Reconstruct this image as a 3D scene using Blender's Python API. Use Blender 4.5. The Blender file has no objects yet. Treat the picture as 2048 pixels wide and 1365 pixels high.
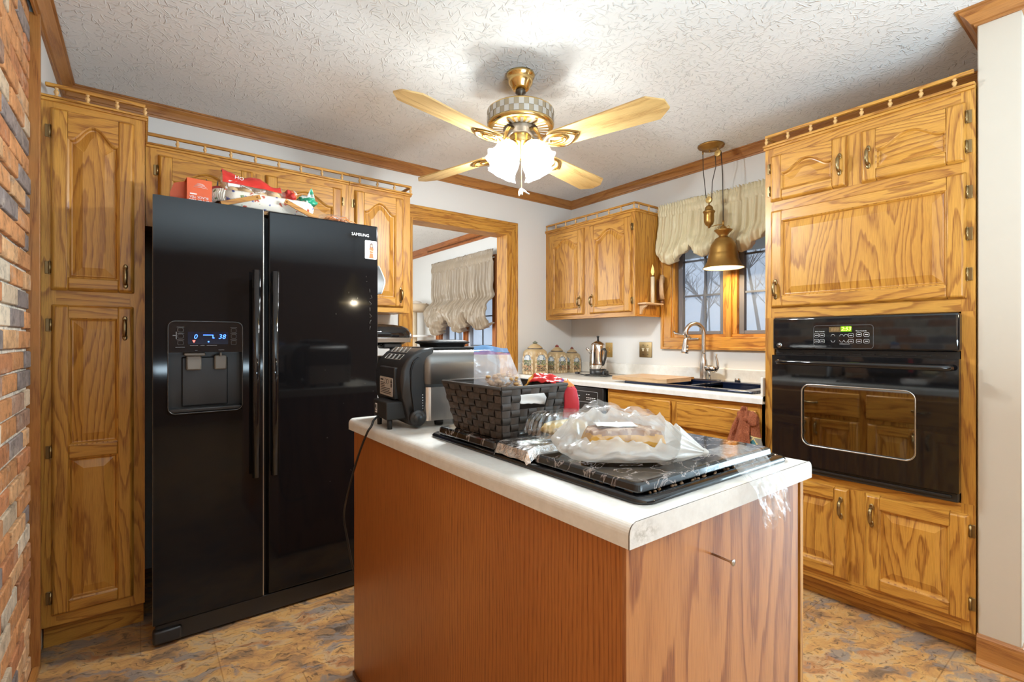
import bpy, bmesh, math, random
from mathutils import Vector, Matrix, noise as mnoise

random.seed(7)
SC = bpy.context.scene
COL = SC.collection
PI = math.pi

# ------------------------------------------------------------------ camera
FOC = 977.6
YAW = math.radians(52.767)
cam_data = bpy.data.cameras.new('camera')
cam_data.sensor_fit = 'HORIZONTAL'
cam_data.sensor_width = 36.0
cam_data.lens = FOC / 2048 * 36.0
cam_data.shift_y = -2.9 / 2048
cam_data.clip_start = 0.02
cam = bpy.data.objects.new('camera', cam_data)
COL.objects.link(cam)
cam.location = (0, 0, 1.185)
cam.rotation_euler = (PI / 2, 0, YAW - PI / 2)
SC.camera = cam

# ------------------------------------------------------------------ view and world
SC.view_settings.view_transform = 'Standard'
SC.view_settings.look = 'None'
SC.view_settings.exposure = 1.04
SC.view_settings.gamma = 1.0
SC.view_settings.use_curve_mapping = False
try:
    SC.cycles.use_denoising = True
    SC.cycles.max_bounces = 10
    SC.cycles.diffuse_bounces = 5
    SC.cycles.glossy_bounces = 4
    SC.cycles.transmission_bounces = 8
    SC.cycles.transparent_max_bounces = 12
    SC.cycles.sample_clamp_indirect = 6.0
    SC.cycles.caustics_reflective = False
    SC.cycles.caustics_refractive = False
except Exception:
    pass

world = bpy.data.worlds.new('winter_sky')
SC.world = world
world.use_nodes = True
wn = world.node_tree.nodes
bg = wn['Background']
bg.inputs[0].default_value = (0.76, 0.87, 1.0, 1)
bg.inputs[1].default_value = 0.66


# ------------------------------------------------------------------ lights
def area(name, loc, direction, sx, sy, power, color):
    L = bpy.data.lights.new(name, 'AREA')
    L.shape = 'RECTANGLE'
    L.size = sx
    L.size_y = sy
    L.energy = power
    L.color = color
    o = bpy.data.objects.new(name, L)
    COL.objects.link(o)
    o.location = loc
    o.rotation_euler = Vector(direction).to_track_quat('-Z', 'Y').to_euler()
    return o


def point(name, loc, power, color, radius):
    L = bpy.data.lights.new(name, 'POINT')
    L.energy = power
    L.color = color
    L.shadow_soft_size = radius
    o = bpy.data.objects.new(name, L)
    COL.objects.link(o)
    o.location = loc
    return o


DAY = (0.60, 0.84, 1.0)
WARM = (0.86, 0.95, 1.0)
# daylight entering by the big windows of the dining side (right and behind the viewer) and by the other windows
area('patio_daylight', (6.35, -1.6, 1.25), (-1, 0.25, 0.10), 2.6, 1.9, 150, DAY)
area('dining_daylight', (4.9, -3.42, 1.30), (-0.35, 1, 0.15), 2.8, 1.9, 26, (0.62, 0.85, 1.0))
area('next_room_daylight', (0.35, 4.4, 1.6), (1, 0.45, -0.1), 1.2, 1.3, 42, (0.90, 0.97, 1.0))
# added fill light, aimed up at the ceiling to brighten the room
area('bounced_flash', (0.75, -1.15, 0.90), (0.0, 0.0, 1), 1.3, 1.3, 84, (0.66, 0.86, 1.0))

FANW, PENDW = 16.5, 5.0
FAN = (1.386, 1.759)
PEND = (2.84, 1.600)


# ------------------------------------------------------------------ materials
def mat(name):
    m = bpy.data.materials.new(name)
    m.use_nodes = True
    nt = m.node_tree
    return m, nt, nt.nodes['Principled BSDF']


def N(nt, typ, **kw):
    n = nt.nodes.new(typ)
    for k, v in kw.items():
        setattr(n, k, v)
    return n


def L(nt, a, b):
    nt.links.new(a, b)


def ramp(nt, fac, stops, interp='LINEAR'):
    r = N(nt, 'ShaderNodeValToRGB')
    r.color_ramp.interpolation = interp
    cr = r.color_ramp
    while len(cr.elements) < len(stops):
        cr.elements.new(0.5)
    for e, (p, c) in zip(cr.elements, stops):
        e.position = p
        e.color = (c[0], c[1], c[2], 1) if not isinstance(c, (int, float)) else (c, c, c, 1)
    L(nt, fac, r.inputs[0])
    return r.outputs[0]


def math_n(nt, op, a, b=None, c=None):
    m = N(nt, 'ShaderNodeMath', operation=op)
    for i, v in enumerate((a, b, c)):
        if v is None:
            continue
        if isinstance(v, (int, float)):
            m.inputs[i].default_value = v
        else:
            L(nt, v, m.inputs[i])
    return m.outputs[0]


def mixc(nt, fac, a, b, mode='MIX'):
    m = N(nt, 'ShaderNodeMix', data_type='RGBA', blend_type=mode)
    for i, v in ((0, fac), (6, a), (7, b)):
        if isinstance(v, (int, float)):
            m.inputs[i].default_value = v
        elif isinstance(v, tuple):
            m.inputs[i].default_value = (v[0], v[1], v[2], 1)
        else:
            L(nt, v, m.inputs[i])
    return m.outputs[2]


def noise_n(nt, vec, scale, detail=2, rough=0.5, dist=0.0):
    n = N(nt, 'ShaderNodeTexNoise')
    n.inputs['Scale'].default_value = scale
    n.inputs['Detail'].default_value = detail
    n.inputs['Roughness'].default_value = rough
    n.inputs['Distortion'].default_value = dist
    if vec is not None:
        L(nt, vec, n.inputs['Vector'])
    return n


def mapping(nt, vec, scale=(1, 1, 1), loc=(0, 0, 0), rot=(0, 0, 0)):
    m = N(nt, 'ShaderNodeMapping')
    m.inputs['Scale'].default_value = scale
    m.inputs['Location'].default_value = loc
    m.inputs['Rotation'].default_value = rot
    L(nt, vec, m.inputs['Vector'])
    return m.outputs[0]


def bump(nt, height, strength, dist, bsdf):
    b = N(nt, 'ShaderNodeBump')
    b.inputs['Strength'].default_value = strength
    b.inputs['Distance'].default_value = dist
    L(nt, height, b.inputs['Height'])
    L(nt, b.outputs[0], bsdf.inputs['Normal'])


def plain(name, col, rough=0.5, metal=0.0, coat=0.0, emit=None, estr=0.0, spec=None, vary=0.0):
    m, nt, b = mat(name)
    b.inputs['Base Color'].default_value = (*col, 1)
    b.inputs['Roughness'].default_value = rough
    b.inputs['Metallic'].default_value = metal
    b.inputs['Coat Weight'].default_value = coat
    if spec is not None:
        b.inputs['Specular IOR Level'].default_value = spec
    if emit:
        b.inputs['Emission Color'].default_value = (*emit, 1)
        b.inputs['Emission Strength'].default_value = estr
    if vary:
        tc = N(nt, 'ShaderNodeTexCoord')
        n = noise_n(nt, tc.outputs['Object'], 14, 4, 0.6)
        f = math_n(nt, 'MULTIPLY_ADD', n.outputs[0], 2 * vary, 1 - vary)
        hs = N(nt, 'ShaderNodeHueSaturation')
        hs.inputs['Color'].default_value = (*col, 1)
        L(nt, f, hs.inputs['Value'])
        L(nt, hs.outputs[0], b.inputs['Base Color'])
    return m


def oak(name, light, mid, dark, rings=13.0, rough=0.42, bold=1.0, straight=1.4):
    """flat-sawn oak: contour rings of a stretched noise, dark early-wood lines with fine pores"""
    m, nt, b = mat(name)
    uv = N(nt, 'ShaderNodeUVMap').outputs[0]
    oi = N(nt, 'ShaderNodeObjectInfo')
    offs = N(nt, 'ShaderNodeCombineXYZ')
    L(nt, math_n(nt, 'MULTIPLY', oi.outputs['Random'], 37.0), offs.inputs[0])
    L(nt, math_n(nt, 'MULTIPLY', oi.outputs['Random'], 91.0), offs.inputs[1])
    add = N(nt, 'ShaderNodeVectorMath', operation='ADD')
    L(nt, uv, add.inputs[0])
    L(nt, offs.outputs[0], add.inputs[1])
    v = add.outputs[0]
    big = noise_n(nt, mapping(nt, v, (1.1, 7.0, 1)), 1.0, 1.5, 0.45)
    fine = noise_n(nt, mapping(nt, v, (7, 55, 1)), 1.0, 2, 0.5)
    t = math_n(nt, 'MULTIPLY_ADD', fine.outputs[0], 0.07, big.outputs[0])
    sp = N(nt, 'ShaderNodeSeparateXYZ')
    L(nt, v, sp.inputs[0])
    t = math_n(nt, 'MULTIPLY_ADD', sp.outputs[1], straight, t)
    ring = math_n(nt, 'FRACT', math_n(nt, 'MULTIPLY', t, rings))
    line = ramp(nt, ring, [(0.0, 0.05), (0.40, 0.10), (0.66, 0.42), (0.82, 1.0), (0.92, 0.85), (1.0, 0.05)])
    pores = noise_n(nt, mapping(nt, v, (14, 420, 1)), 1.0, 2, 0.6)
    pr = ramp(nt, pores.outputs[0], [(0.40, 1.0), (0.55, 0.0)])
    por = math_n(nt, 'MULTIPLY', pr, math_n(nt, 'MULTIPLY_ADD', line, 0.75, 0.25))
    tone = noise_n(nt, mapping(nt, v, (0.8, 5, 1)), 1.0, 1, 0.5)
    base = mixc(nt, ramp(nt, tone.outputs[0], [(0.3, 0.0), (0.7, 1.0)]), light, mid)
    c1 = mixc(nt, math_n(nt, 'MULTIPLY', line, 0.72 * bold), base, dark)
    c2 = mixc(nt, math_n(nt, 'MULTIPLY', por, 0.75), c1, (dark[0] * 0.66, dark[1] * 0.55, dark[2] * 0.5))
    L(nt, c2, b.inputs['Base Color'])
    b.inputs['Roughness'].default_value = rough
    b.inputs['Coat Weight'].default_value = 0.12
    b.inputs['Coat Roughness'].default_value = 0.22
    bump(nt, por, 0.10, 0.0006, b)
    return m


OAK = oak('golden_oak', (0.61, 0.305, 0.050), (0.53, 0.243, 0.036), (0.29, 0.100, 0.012))
OAKT = oak('oak_trim', (0.43, 0.185, 0.045), (0.38, 0.155, 0.036), (0.26, 0.09, 0.02), rings=6, bold=0.6)
OAKR = oak('red_oak_panel', (0.52, 0.225, 0.080), (0.46, 0.185, 0.062), (0.25, 0.070, 0.024), rings=7.5, rough=0.30, straight=0.1, bold=1.1)
OAKS = oak('straight_red_oak_panel', (0.50, 0.185, 0.042), (0.44, 0.152, 0.033), (0.27, 0.072, 0.014), rings=6, rough=0.32, straight=16.0, bold=0.6)
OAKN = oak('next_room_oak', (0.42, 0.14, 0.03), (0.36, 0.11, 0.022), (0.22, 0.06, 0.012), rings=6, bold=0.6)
OAKD = oak('shaded_recess_oak', (0.20, 0.08, 0.022), (0.17, 0.065, 0.018), (0.09, 0.03, 0.01))  # dark brown oak: back wall, dentils, island base, holder block
BLADE = oak('fan_blade_oak', (0.74, 0.52, 0.22), (0.68, 0.45, 0.17), (0.50, 0.29, 0.09), rings=6, bold=0.7)
PALEW = oak('pale_board_wood', (0.70, 0.50, 0.30), (0.62, 0.41, 0.22), (0.45, 0.26, 0.12), rings=8, bold=0.6)
SPIND = plain('spindle_maple', (0.62, 0.36, 0.13), 0.4)

BLACK = plain('black_gloss_enamel', (0.006, 0.006, 0.007), 0.045, coat=0.0, spec=0.62)
FRIDGE = plain('refrigerator_black', (0.006, 0.0055, 0.006), 0.065, spec=0.28)
BLACKM = plain('black_satin_plastic', (0.018, 0.017, 0.017), 0.38)
BLACKR = plain('black_rubber', (0.012, 0.012, 0.012), 0.6)
GREYB = plain('grey_button_print', (0.16, 0.16, 0.165), 0.5)
WHITEP = plain('white_print', (0.80, 0.80, 0.80), 0.5)
CHROME = plain('brushed_steel', (0.58, 0.57, 0.55), 0.24, 1.0)
STEEL = plain('stainless_panel', (0.60, 0.56, 0.52), 0.28, 1.0)
DKSTEEL = plain('dark_stainless', (0.17, 0.16, 0.15), 0.32, 1.0)
BRASS = plain('polished_brass', (0.72, 0.50, 0.20), 0.20, 1.0)
BRASSA = plain('antique_brass', (0.30, 0.21, 0.10), 0.34, 1.0, vary=0.25)
BRASSP = plain('pendant_aged_gold', (0.36, 0.20, 0.052), 0.36, 0.85, vary=0.18)
PEWTER = plain('pewter_grey', (0.36, 0.34, 0.31), 0.35, 0.9)
DKBRONZE = plain('dark_bronze', (0.10, 0.08, 0.06), 0.4, 0.6)
GLOWW = plain('lit_bulb', (1, 1, 1), 0.4, emit=(1.0, 0.86, 0.66), estr=14)
PAPER = plain('white_paper', (0.78, 0.77, 0.75), 0.7)
CORD = plain('black_cord', (0.015, 0.013, 0.012), 0.45)
TEXTW = plain('white_lettering', (0.85, 0.85, 0.85), 0.4)


def wall_paint():
    m, nt, b = mat('warm_white_paint')
    tc = N(nt, 'ShaderNodeTexCoord')
    n = noise_n(nt, tc.outputs['Object'], 90, 3, 0.6)
    b.inputs['Base Color'].default_value = (0.70, 0.685, 0.655, 1)
    b.inputs['Roughness'].default_value = 0.6
    bump(nt, n.outputs[0], 0.12, 0.002, b)
    return m


def ceiling_paint():
    """slap-brush plaster: short curved ridges thrown in all directions"""
    m, nt, b = mat('stomped_ceiling_plaster')
    tc = N(nt, 'ShaderNodeTexCoord')
    flat = mapping(nt, tc.outputs['Object'], (1, 1, 0))
    total = None
    for k, sc in enumerate((11.0, 14.0, 18.0, 23.0, 30.0)):
        v = mapping(nt, flat, (1, 1, 1), (k * 0.371, k * 0.527, 0))
        vo = N(nt, 'ShaderNodeTexVoronoi')
        vo.inputs['Scale'].default_value = sc
        L(nt, v, vo.inputs['Vector'])
        d = N(nt, 'ShaderNodeVectorMath', operation='SUBTRACT')
        L(nt, v, d.inputs[0])
        L(nt, vo.outputs['Position'], d.inputs[1])
        sepc = N(nt, 'ShaderNodeSeparateColor')
        L(nt, vo.outputs['Color'], sepc.inputs[0])
        rot = N(nt, 'ShaderNodeVectorRotate', rotation_type='Z_AXIS')
        L(nt, d.outputs[0], rot.inputs['Vector'])
        L(nt, math_n(nt, 'MULTIPLY', sepc.outputs[0], 6.283), rot.inputs['Angle'])
        sp = N(nt, 'ShaderNodeSeparateXYZ')
        L(nt, rot.outputs[0], sp.inputs[0])
        x, y = sp.outputs[0], sp.outputs[1]
        curve = math_n(nt, 'MULTIPLY', math_n(nt, 'MULTIPLY', x, x), math_n(nt, 'MULTIPLY_ADD', sepc.outputs[1], 24.0, -12.0))
        dist = math_n(nt, 'ABSOLUTE', math_n(nt, 'ADD', y, curve))
        ridge = ramp(nt, math_n(nt, 'MULTIPLY', dist, 100.0), [(0.0, 1.0), (0.12, 0.85), (0.30, 0.0)])
        ends = ramp(nt, math_n(nt, 'MULTIPLY', math_n(nt, 'ABSOLUTE', x), sc * 1.0), [(0.22, 1.0), (0.36, 0.0)])
        hgt = math_n(nt, 'MULTIPLY', ridge, math_n(nt, 'MULTIPLY', ends, math_n(nt, 'MULTIPLY_ADD', sepc.outputs[2], 0.9, 0.1)))
        total = hgt if total is None else math_n(nt, 'MAXIMUM', total, hgt)
    fine = noise_n(nt, tc.outputs['Object'], 60, 3, 0.6)
    big = noise_n(nt, flat, 9, 2, 0.5)
    hgt = math_n(nt, 'MULTIPLY_ADD', fine.outputs[0], 0.15, math_n(nt, 'MULTIPLY', total, ramp(nt, big.outputs[0], [(0.32, 0.25), (0.58, 1.0)])))
    b.inputs['Base Color'].default_value = (0.77, 0.775, 0.765, 1)
    b.inputs['Roughness'].default_value = 0.85
    bump(nt, hgt, 0.85, 0.005, b)
    return m


def slate_vinyl():
    m, nt, b = mat('slate_pattern_vinyl')
    tc = N(nt, 'ShaderNodeTexCoord')
    v = mapping(nt, tc.outputs['Object'], (1, 1, 1), (0, 0, 0), (0, 0, 0.42))
    wp = noise_n(nt, v, 7, 3, 0.6)
    sc = N(nt, 'ShaderNodeVectorMath', operation='SCALE')
    L(nt, wp.outputs['Color'], sc.inputs[0])
    sc.inputs['Scale'].default_value = 0.16
    ad = N(nt, 'ShaderNodeVectorMath', operation='ADD')
    L(nt, v, ad.inputs[0])
    L(nt, sc.outputs[0], ad.inputs[1])
    w = ad.outputs[0]
    a = noise_n(nt, mapping(nt, w, (4.2, 8, 1)), 1.0, 6, 0.64)
    col = ramp(nt, a.outputs[0], [(0.28, (0.09, 0.065, 0.05)), (0.39, (0.27, 0.16, 0.085)), (0.46, (0.46, 0.235, 0.09)),
                                  (0.53, (0.58, 0.32, 0.11)), (0.58, (0.50, 0.33, 0.17)), (0.64, (0.42, 0.19, 0.075)), (0.76, (0.24, 0.13, 0.075))])
    g = noise_n(nt, mapping(nt, w, (5, 11, 1), (4.2, 1.7, 0)), 1.0, 5, 0.66)
    gm = ramp(nt, g.outputs[0], [(0.53, 0.0), (0.60, 1.0)])
    col = mixc(nt, math_n(nt, 'MULTIPLY', gm, 0.75), col, (0.22, 0.20, 0.185))
    f = noise_n(nt, mapping(nt, w, (30, 70, 1)), 1.0, 4, 0.65)
    fl = ramp(nt, f.outputs[0], [(0.36, 1.0), (0.46, 0.0)])
    col = mixc(nt, math_n(nt, 'MULTIPLY', fl, 0.65), col, (0.06, 0.042, 0.032))
    br = N(nt, 'ShaderNodeTexBrick')
    br.offset = 0.5
    br.inputs['Scale'].default_value = 1.0
    br.inputs['Mortar Size'].default_value = 0.0022
    br.inputs['Brick Width'].default_value = 0.46
    br.inputs['Row Height'].default_value = 0.46
    br.inputs['Color1'].default_value = (1, 1, 1, 1)
    br.inputs['Color2'].default_value = (0.90, 0.91, 0.92, 1)
    br.inputs['Mortar'].default_value = (0.72, 0.68, 0.64, 1)
    L(nt, tc.outputs['Object'], br.inputs['Vector'])
    col = mixc(nt, 1.0, col, br.outputs['Color'], 'MULTIPLY')
    L(nt, col, b.inputs['Base Color'])
    b.inputs['Roughness'].default_value = 0.42
    hh = math_n(nt, 'MULTIPLY_ADD', a.outputs[0], 0.6, f.outputs[0])
    bump(nt, hh, 0.18, 0.003, b)
    return m


def brick_mat():
    m, nt, b = mat('tumbled_brick')
    at = N(nt, 'ShaderNodeAttribute', attribute_name='tint')
    tc = N(nt, 'ShaderNodeTexCoord')
    n = noise_n(nt, mapping(nt, tc.outputs['Object'], (1, 24, 24)), 1.0, 5, 0.7)
    r = ramp(nt, n.outputs[0], [(0.30, 0.45), (0.5, 1.0), (0.72, 1.25)])
    c = mixc(nt, 1.0, at.outputs['Color'], r, 'MULTIPLY')
    n2 = noise_n(nt, mapping(nt, tc.outputs['Object'], (1, 130, 40)), 1.0, 3, 0.7)
    fl = ramp(nt, n2.outputs[0], [(0.31, 1.0), (0.37, 0.0)])
    c = mixc(nt, math_n(nt, 'MULTIPLY', fl, 0.7), c, (0.05, 0.03, 0.02))
    n3 = noise_n(nt, mapping(nt, tc.outputs['Object'], (1, 9, 14), (0, 3, 1)), 1.0, 4, 0.7)
    wv = ramp(nt, n3.outputs[0], [(0.54, 0.0), (0.68, 1.0)])
    c = mixc(nt, math_n(nt, 'MULTIPLY', wv, 0.35), c, (0.62, 0.50, 0.38))
    L(nt, c, b.inputs['Base Color'])
    b.inputs['Roughness'].default_value = 0.85
    bump(nt, n.outputs[0], 0.7, 0.006, b)
    return m


def laminate():
    m, nt, b = mat('mottled_white_laminate')
    tc = N(nt, 'ShaderNodeTexCoord')
    n = noise_n(nt, tc.outputs['Object'], 26, 6, 0.7)
    c = ramp(nt, n.outputs[0], [(0.35, (0.71, 0.68, 0.62)), (0.65, (0.80, 0.78, 0.73))])
    L(nt, c, b.inputs['Base Color'])
    b.inputs['Roughness'].default_value = 0.30
    return m


def laminate_stain():
    m, nt, b = mat('stained_laminate_edge')
    tc = N(nt, 'ShaderNodeTexCoord')
    n = noise_n(nt, tc.outputs['Object'], 26, 6, 0.7)
    c = ramp(nt, n.outputs[0], [(0.35, (0.66, 0.62, 0.58)), (0.65, (0.76, 0.73, 0.69))])
    # a grey-brown smudge near the left end
    sep = N(nt, 'ShaderNodeSeparateXYZ')
    L(nt, tc.outputs['Object'], sep.inputs[0])
    d = N(nt, 'ShaderNodeVectorMath', operation='DISTANCE')
    L(nt, mapping(nt, tc.outputs['Object'], (1, 0, 2.2)), d.inputs[0])
    d.inputs[1].default_value = (0.035, 0, 0.885 * 2.2)
    sm = ramp(nt, d.outputs['Value'], [(0.006, 1.0), (0.05, 0.0)])
    n2 = noise_n(nt, tc.outputs['Object'], 90, 4, 0.7)
    k = math_n(nt, 'MULTIPLY', sm, ramp(nt, n2.outputs[0], [(0.42, 0.0), (0.6, 1.0)]))
    c = mixc(nt, math_n(nt, 'MULTIPLY', k, 0.6), c, (0.25, 0.21, 0.15))
    L(nt, c, b.inputs['Base Color'])
    b.inputs['Roughness'].default_value = 0.3
    return m


def thin_glass(name, tint=(1, 1, 1), gloss=0.08, rough=0.0):
    m = bpy.data.materials.new(name)
    m.use_nodes = True
    nt = m.node_tree
    nt.nodes.clear()
    out = N(nt, 'ShaderNodeOutputMaterial')
    tr = N(nt, 'ShaderNodeBsdfTransparent')
    tr.inputs[0].default_value = (*tint, 1)
    gl = N(nt, 'ShaderNodeBsdfGlossy')
    gl.inputs['Roughness'].default_value = rough
    mx = N(nt, 'ShaderNodeMixShader')
    mx.inputs[0].default_value = gloss
    L(nt, tr.outputs[0], mx.inputs[1])
    L(nt, gl.outputs[0], mx.inputs[2])
    L(nt, mx.outputs[0], out.inputs[0])
    return m


def film(name, col, opac, rough=0.15, gloss=0.25, wrinkle=40):
    """thin plastic film: part transparent, part milky, with sharp glints"""
    m = bpy.data.materials.new(name)
    m.use_nodes = True
    nt = m.node_tree
    nt.nodes.clear()
    out = N(nt, 'ShaderNodeOutputMaterial')
    tr = N(nt, 'ShaderNodeBsdfTransparent')
    df = N(nt, 'ShaderNodeBsdfDiffuse')
    df.inputs[0].default_value = (*col, 1)
    tl = N(nt, 'ShaderNodeBsdfTranslucent')
    tl.inputs[0].default_value = (*col, 1)
    dd = N(nt, 'ShaderNodeMixShader')
    dd.inputs[0].default_value = 0.4
    L(nt, df.outputs[0], dd.inputs[1])
    L(nt, tl.outputs[0], dd.inputs[2])
    gl = N(nt, 'ShaderNodeBsdfGlossy')
    gl.inputs['Roughness'].default_value = rough
    tc = N(nt, 'ShaderNodeTexCoord')
    n = noise_n(nt, tc.outputs['Object'], wrinkle, 3, 0.6)
    b = N(nt, 'ShaderNodeBump')
    b.inputs['Strength'].default_value = 0.6
    b.inputs['Distance'].default_value = 0.004
    L(nt, n.outputs[0], b.inputs['Height'])
    L(nt, b.outputs[0], gl.inputs['Normal'])
    m1 = N(nt, 'ShaderNodeMixShader')
    m1.inputs[0].default_value = opac
    L(nt, tr.outputs[0], m1.inputs[1])
    L(nt, dd.outputs[0], m1.inputs[2])
    m2 = N(nt, 'ShaderNodeMixShader')
    m2.inputs[0].default_value = gloss
    L(nt, m1.outputs[0], m2.inputs[1])
    L(nt, gl.outputs[0], m2.inputs[2])
    L(nt, m2.outputs[0], out.inputs[0])
    return m


def fabric(name, col, col2=None, scale=60, rough=0.8, sheen=0.2):
    m, nt, b = mat(name)
    tc = N(nt, 'ShaderNodeTexCoord')
    n = noise_n(nt, tc.outputs['Object'], scale, 4, 0.6)
    c = mixc(nt, n.outputs[0], col, col2 or tuple(x * 0.85 for x in col))
    L(nt, c, b.inputs['Base Color'])
    b.inputs['Roughness'].default_value = rough
    b.inputs['Sheen Weight'].default_value = sheen
    return m


def foil():
    m, nt, b = mat('crinkled_foil')
    tc = N(nt, 'ShaderNodeTexCoord')
    n = noise_n(nt, tc.outputs['Object'], 42, 5, 0.7, 0.6)
    b.inputs['Base Color'].default_value = (0.80, 0.78, 0.76, 1)
    b.inputs['Metallic'].default_value = 1.0
    b.inputs['Roughness'].default_value = 0.16
    bump(nt, n.outputs[0], 0.8, 0.008, b)
    return m


def marble_black():
    m, nt, b = mat('black_marble_print')
    tc = N(nt, 'ShaderNodeTexCoord')
    n = noise_n(nt, tc.outputs['Object'], 9, 5, 0.6, 1.6)
    v = math_n(nt, 'ABSOLUTE', math_n(nt, 'SUBTRACT', n.outputs[0], 0.5))
    c = ramp(nt, v, [(0.0, (0.36, 0.31, 0.28)), (0.008, (0.16, 0.13, 0.12)), (0.022, (0.010, 0.009, 0.009))])
    L(nt, c, b.inputs['Base Color'])
    b.inputs['Roughness'].default_value = 0.09
    b.inputs['Specular IOR Level'].default_value = 0.7
    return m


def floral():
    m, nt, b = mat('floral_cotton')
    tc = N(nt, 'ShaderNodeTexCoord')
    v = N(nt, 'ShaderNodeTexVoronoi')
    v.inputs['Scale'].default_value = 42
    wn_ = noise_n(nt, tc.outputs['Object'], 55, 3, 0.6)
    vs = N(nt, 'ShaderNodeVectorMath', operation='SCALE')
    L(nt, wn_.outputs['Color'], vs.inputs[0])
    vs.inputs['Scale'].default_value = 0.035
    va = N(nt, 'ShaderNodeVectorMath', operation='ADD')
    L(nt, tc.outputs['Object'], va.inputs[0])
    L(nt, vs.outputs[0], va.inputs[1])
    L(nt, va.outputs[0], v.inputs['Vector'])
    dot = ramp(nt, v.outputs['Distance'], [(0.26, 1.0), (0.40, 0.0)])
    sep = N(nt, 'ShaderNodeSeparateColor')
    L(nt, v.outputs['Color'], sep.inputs[0])
    pick = ramp(nt, sep.outputs[0], [(0.0, (0.50, 0.10, 0.06)), (0.25, (0.10, 0.12, 0.36)), (0.5, (0.16, 0.25, 0.12)),
                                     (0.75, (0.75, 0.68, 0.58))], 'CONSTANT')
    c = mixc(nt, dot, (0.78, 0.73, 0.64), pick)
    L(nt, c, b.inputs['Base Color'])
    b.inputs['Roughness'].default_value = 0.85
    return m


def terry():
    m, nt, b = mat('rust_terry_cloth')
    tc = N(nt, 'ShaderNodeTexCoord')
    n = noise_n(nt, tc.outputs['Object'], 220, 3, 0.7)
    c = ramp(nt, n.outputs[0], [(0.3, (0.22, 0.055, 0.022)), (0.7, (0.45, 0.14, 0.06))])
    L(nt, c, b.inputs['Base Color'])
    b.inputs['Roughness'].default_value = 0.95
    bump(nt, n.outputs[0], 1.0, 0.006, b)
    return m


def weave_mat():
    m, nt, b = mat('brown_woven_strap')
    tc = N(nt, 'ShaderNodeTexCoord')
    n = noise_n(nt, mapping(nt, tc.outputs['Object'], (1, 1, 1)), 400, 2, 0.6)
    w = N(nt, 'ShaderNodeTexWave')
    w.inputs['Scale'].default_value = 120
    L(nt, tc.outputs['Object'], w.inputs['Vector'])
    at = N(nt, 'ShaderNodeAttribute', attribute_name='tint')
    k = math_n(nt, 'MULTIPLY_ADD', w.outputs[0], 0.25, 0.8)
    c = mixc(nt, 1.0, at.outputs['Color'], k, 'MULTIPLY')
    L(nt, c, b.inputs['Base Color'])
    b.inputs['Roughness'].default_value = 0.6
    bump(nt, n.outputs[0], 0.3, 0.001, b)
    return m


def checker_band():
    m, nt, b = mat('pewter_check_band')
    uv = N(nt, 'ShaderNodeUVMap').outputs[0]
    ch = N(nt, 'ShaderNodeTexChecker')
    ch.inputs['Scale'].default_value = 1.0
    ch.inputs['Color1'].default_value = (0.62, 0.60, 0.56, 1)
    ch.inputs['Color2'].default_value = (0.44, 0.37, 0.26, 1)
    L(nt, mapping(nt, uv, (1, 1, 1)), ch.inputs['Vector'])
    L(nt, ch.outputs[0], b.inputs['Base Color'])
    b.inputs['Metallic'].default_value = 0.8
    b.inputs['Roughness'].default_value = 0.38
    return m


def shade_glass():
    m = bpy.data.materials.new('lit_frosted_shade_glass')
    m.use_nodes = True
    nt = m.node_tree
    nt.nodes.clear()
    out = N(nt, 'ShaderNodeOutputMaterial')
    tr = N(nt, 'ShaderNodeBsdfTransparent')
    tr.inputs[0].default_value = (1, 0.97, 0.92, 1)
    em = N(nt, 'ShaderNodeEmission')
    em.inputs[0].default_value = (1.0, 0.93, 0.80, 1)
    em.inputs[1].default_value = 1.7
    tl = N(nt, 'ShaderNodeBsdfTranslucent')
    tl.inputs[0].default_value = (0.9, 0.88, 0.84, 1)
    ad = N(nt, 'ShaderNodeMixShader')
    ad.inputs[0].default_value = 0.5
    L(nt, tl.outputs[0], ad.inputs[1])
    L(nt, em.outputs[0], ad.inputs[2])
    mx = N(nt, 'ShaderNodeMixShader')
    mx.inputs[0].default_value = 0.80
    L(nt, tr.outputs[0], mx.inputs[1])
    L(nt, ad.outputs[0], mx.inputs[2])
    L(nt, mx.outputs[0], out.inputs[0])
    return m


def tint_mat(name, rough=0.7, metal=0.0):
    m, nt, b = mat(name)
    at = N(nt, 'ShaderNodeAttribute', attribute_name='tint')
    L(nt, at.outputs['Color'], b.inputs['Base Color'])
    b.inputs['Roughness'].default_value = rough
    b.inputs['Metallic'].default_value = metal
    return m


WALL = wall_paint()
WALLS = plain('darkened_beige_wall_paint', (0.52, 0.455, 0.375), 0.6, vary=0.02)  # beige, darkened in colour to offset strong fan light on the wall end
CEIL = ceiling_paint()
FLOOR = slate_vinyl()
BRICK = brick_mat()
LAM = laminate()
LAMS = laminate_stain()
GLASS = thin_glass('window_pane_glass', (0.93, 0.96, 1.0), 0.05)
SCREEN = film('insect_screen_mesh', (0.36, 0.41, 0.50), 0.30, 0.5, 0.0)
OVENGLASS = thin_glass('oven_window_glass', (0.42, 0.36, 0.30), 0.30, 0.03)
CLEARP = thin_glass('clear_plastic', (0.95, 0.97, 0.97), 0.20, 0.06)
FOIL = foil()
MARB = marble_black()
FLORAL = floral()
TERRY = terry()
WEAVE = weave_mat()
CHECK = checker_band()
SHADE = shade_glass()
TINT = tint_mat('painted_colours', 0.65)
TINTG = tint_mat('glossy_packaging', 0.28)


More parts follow.
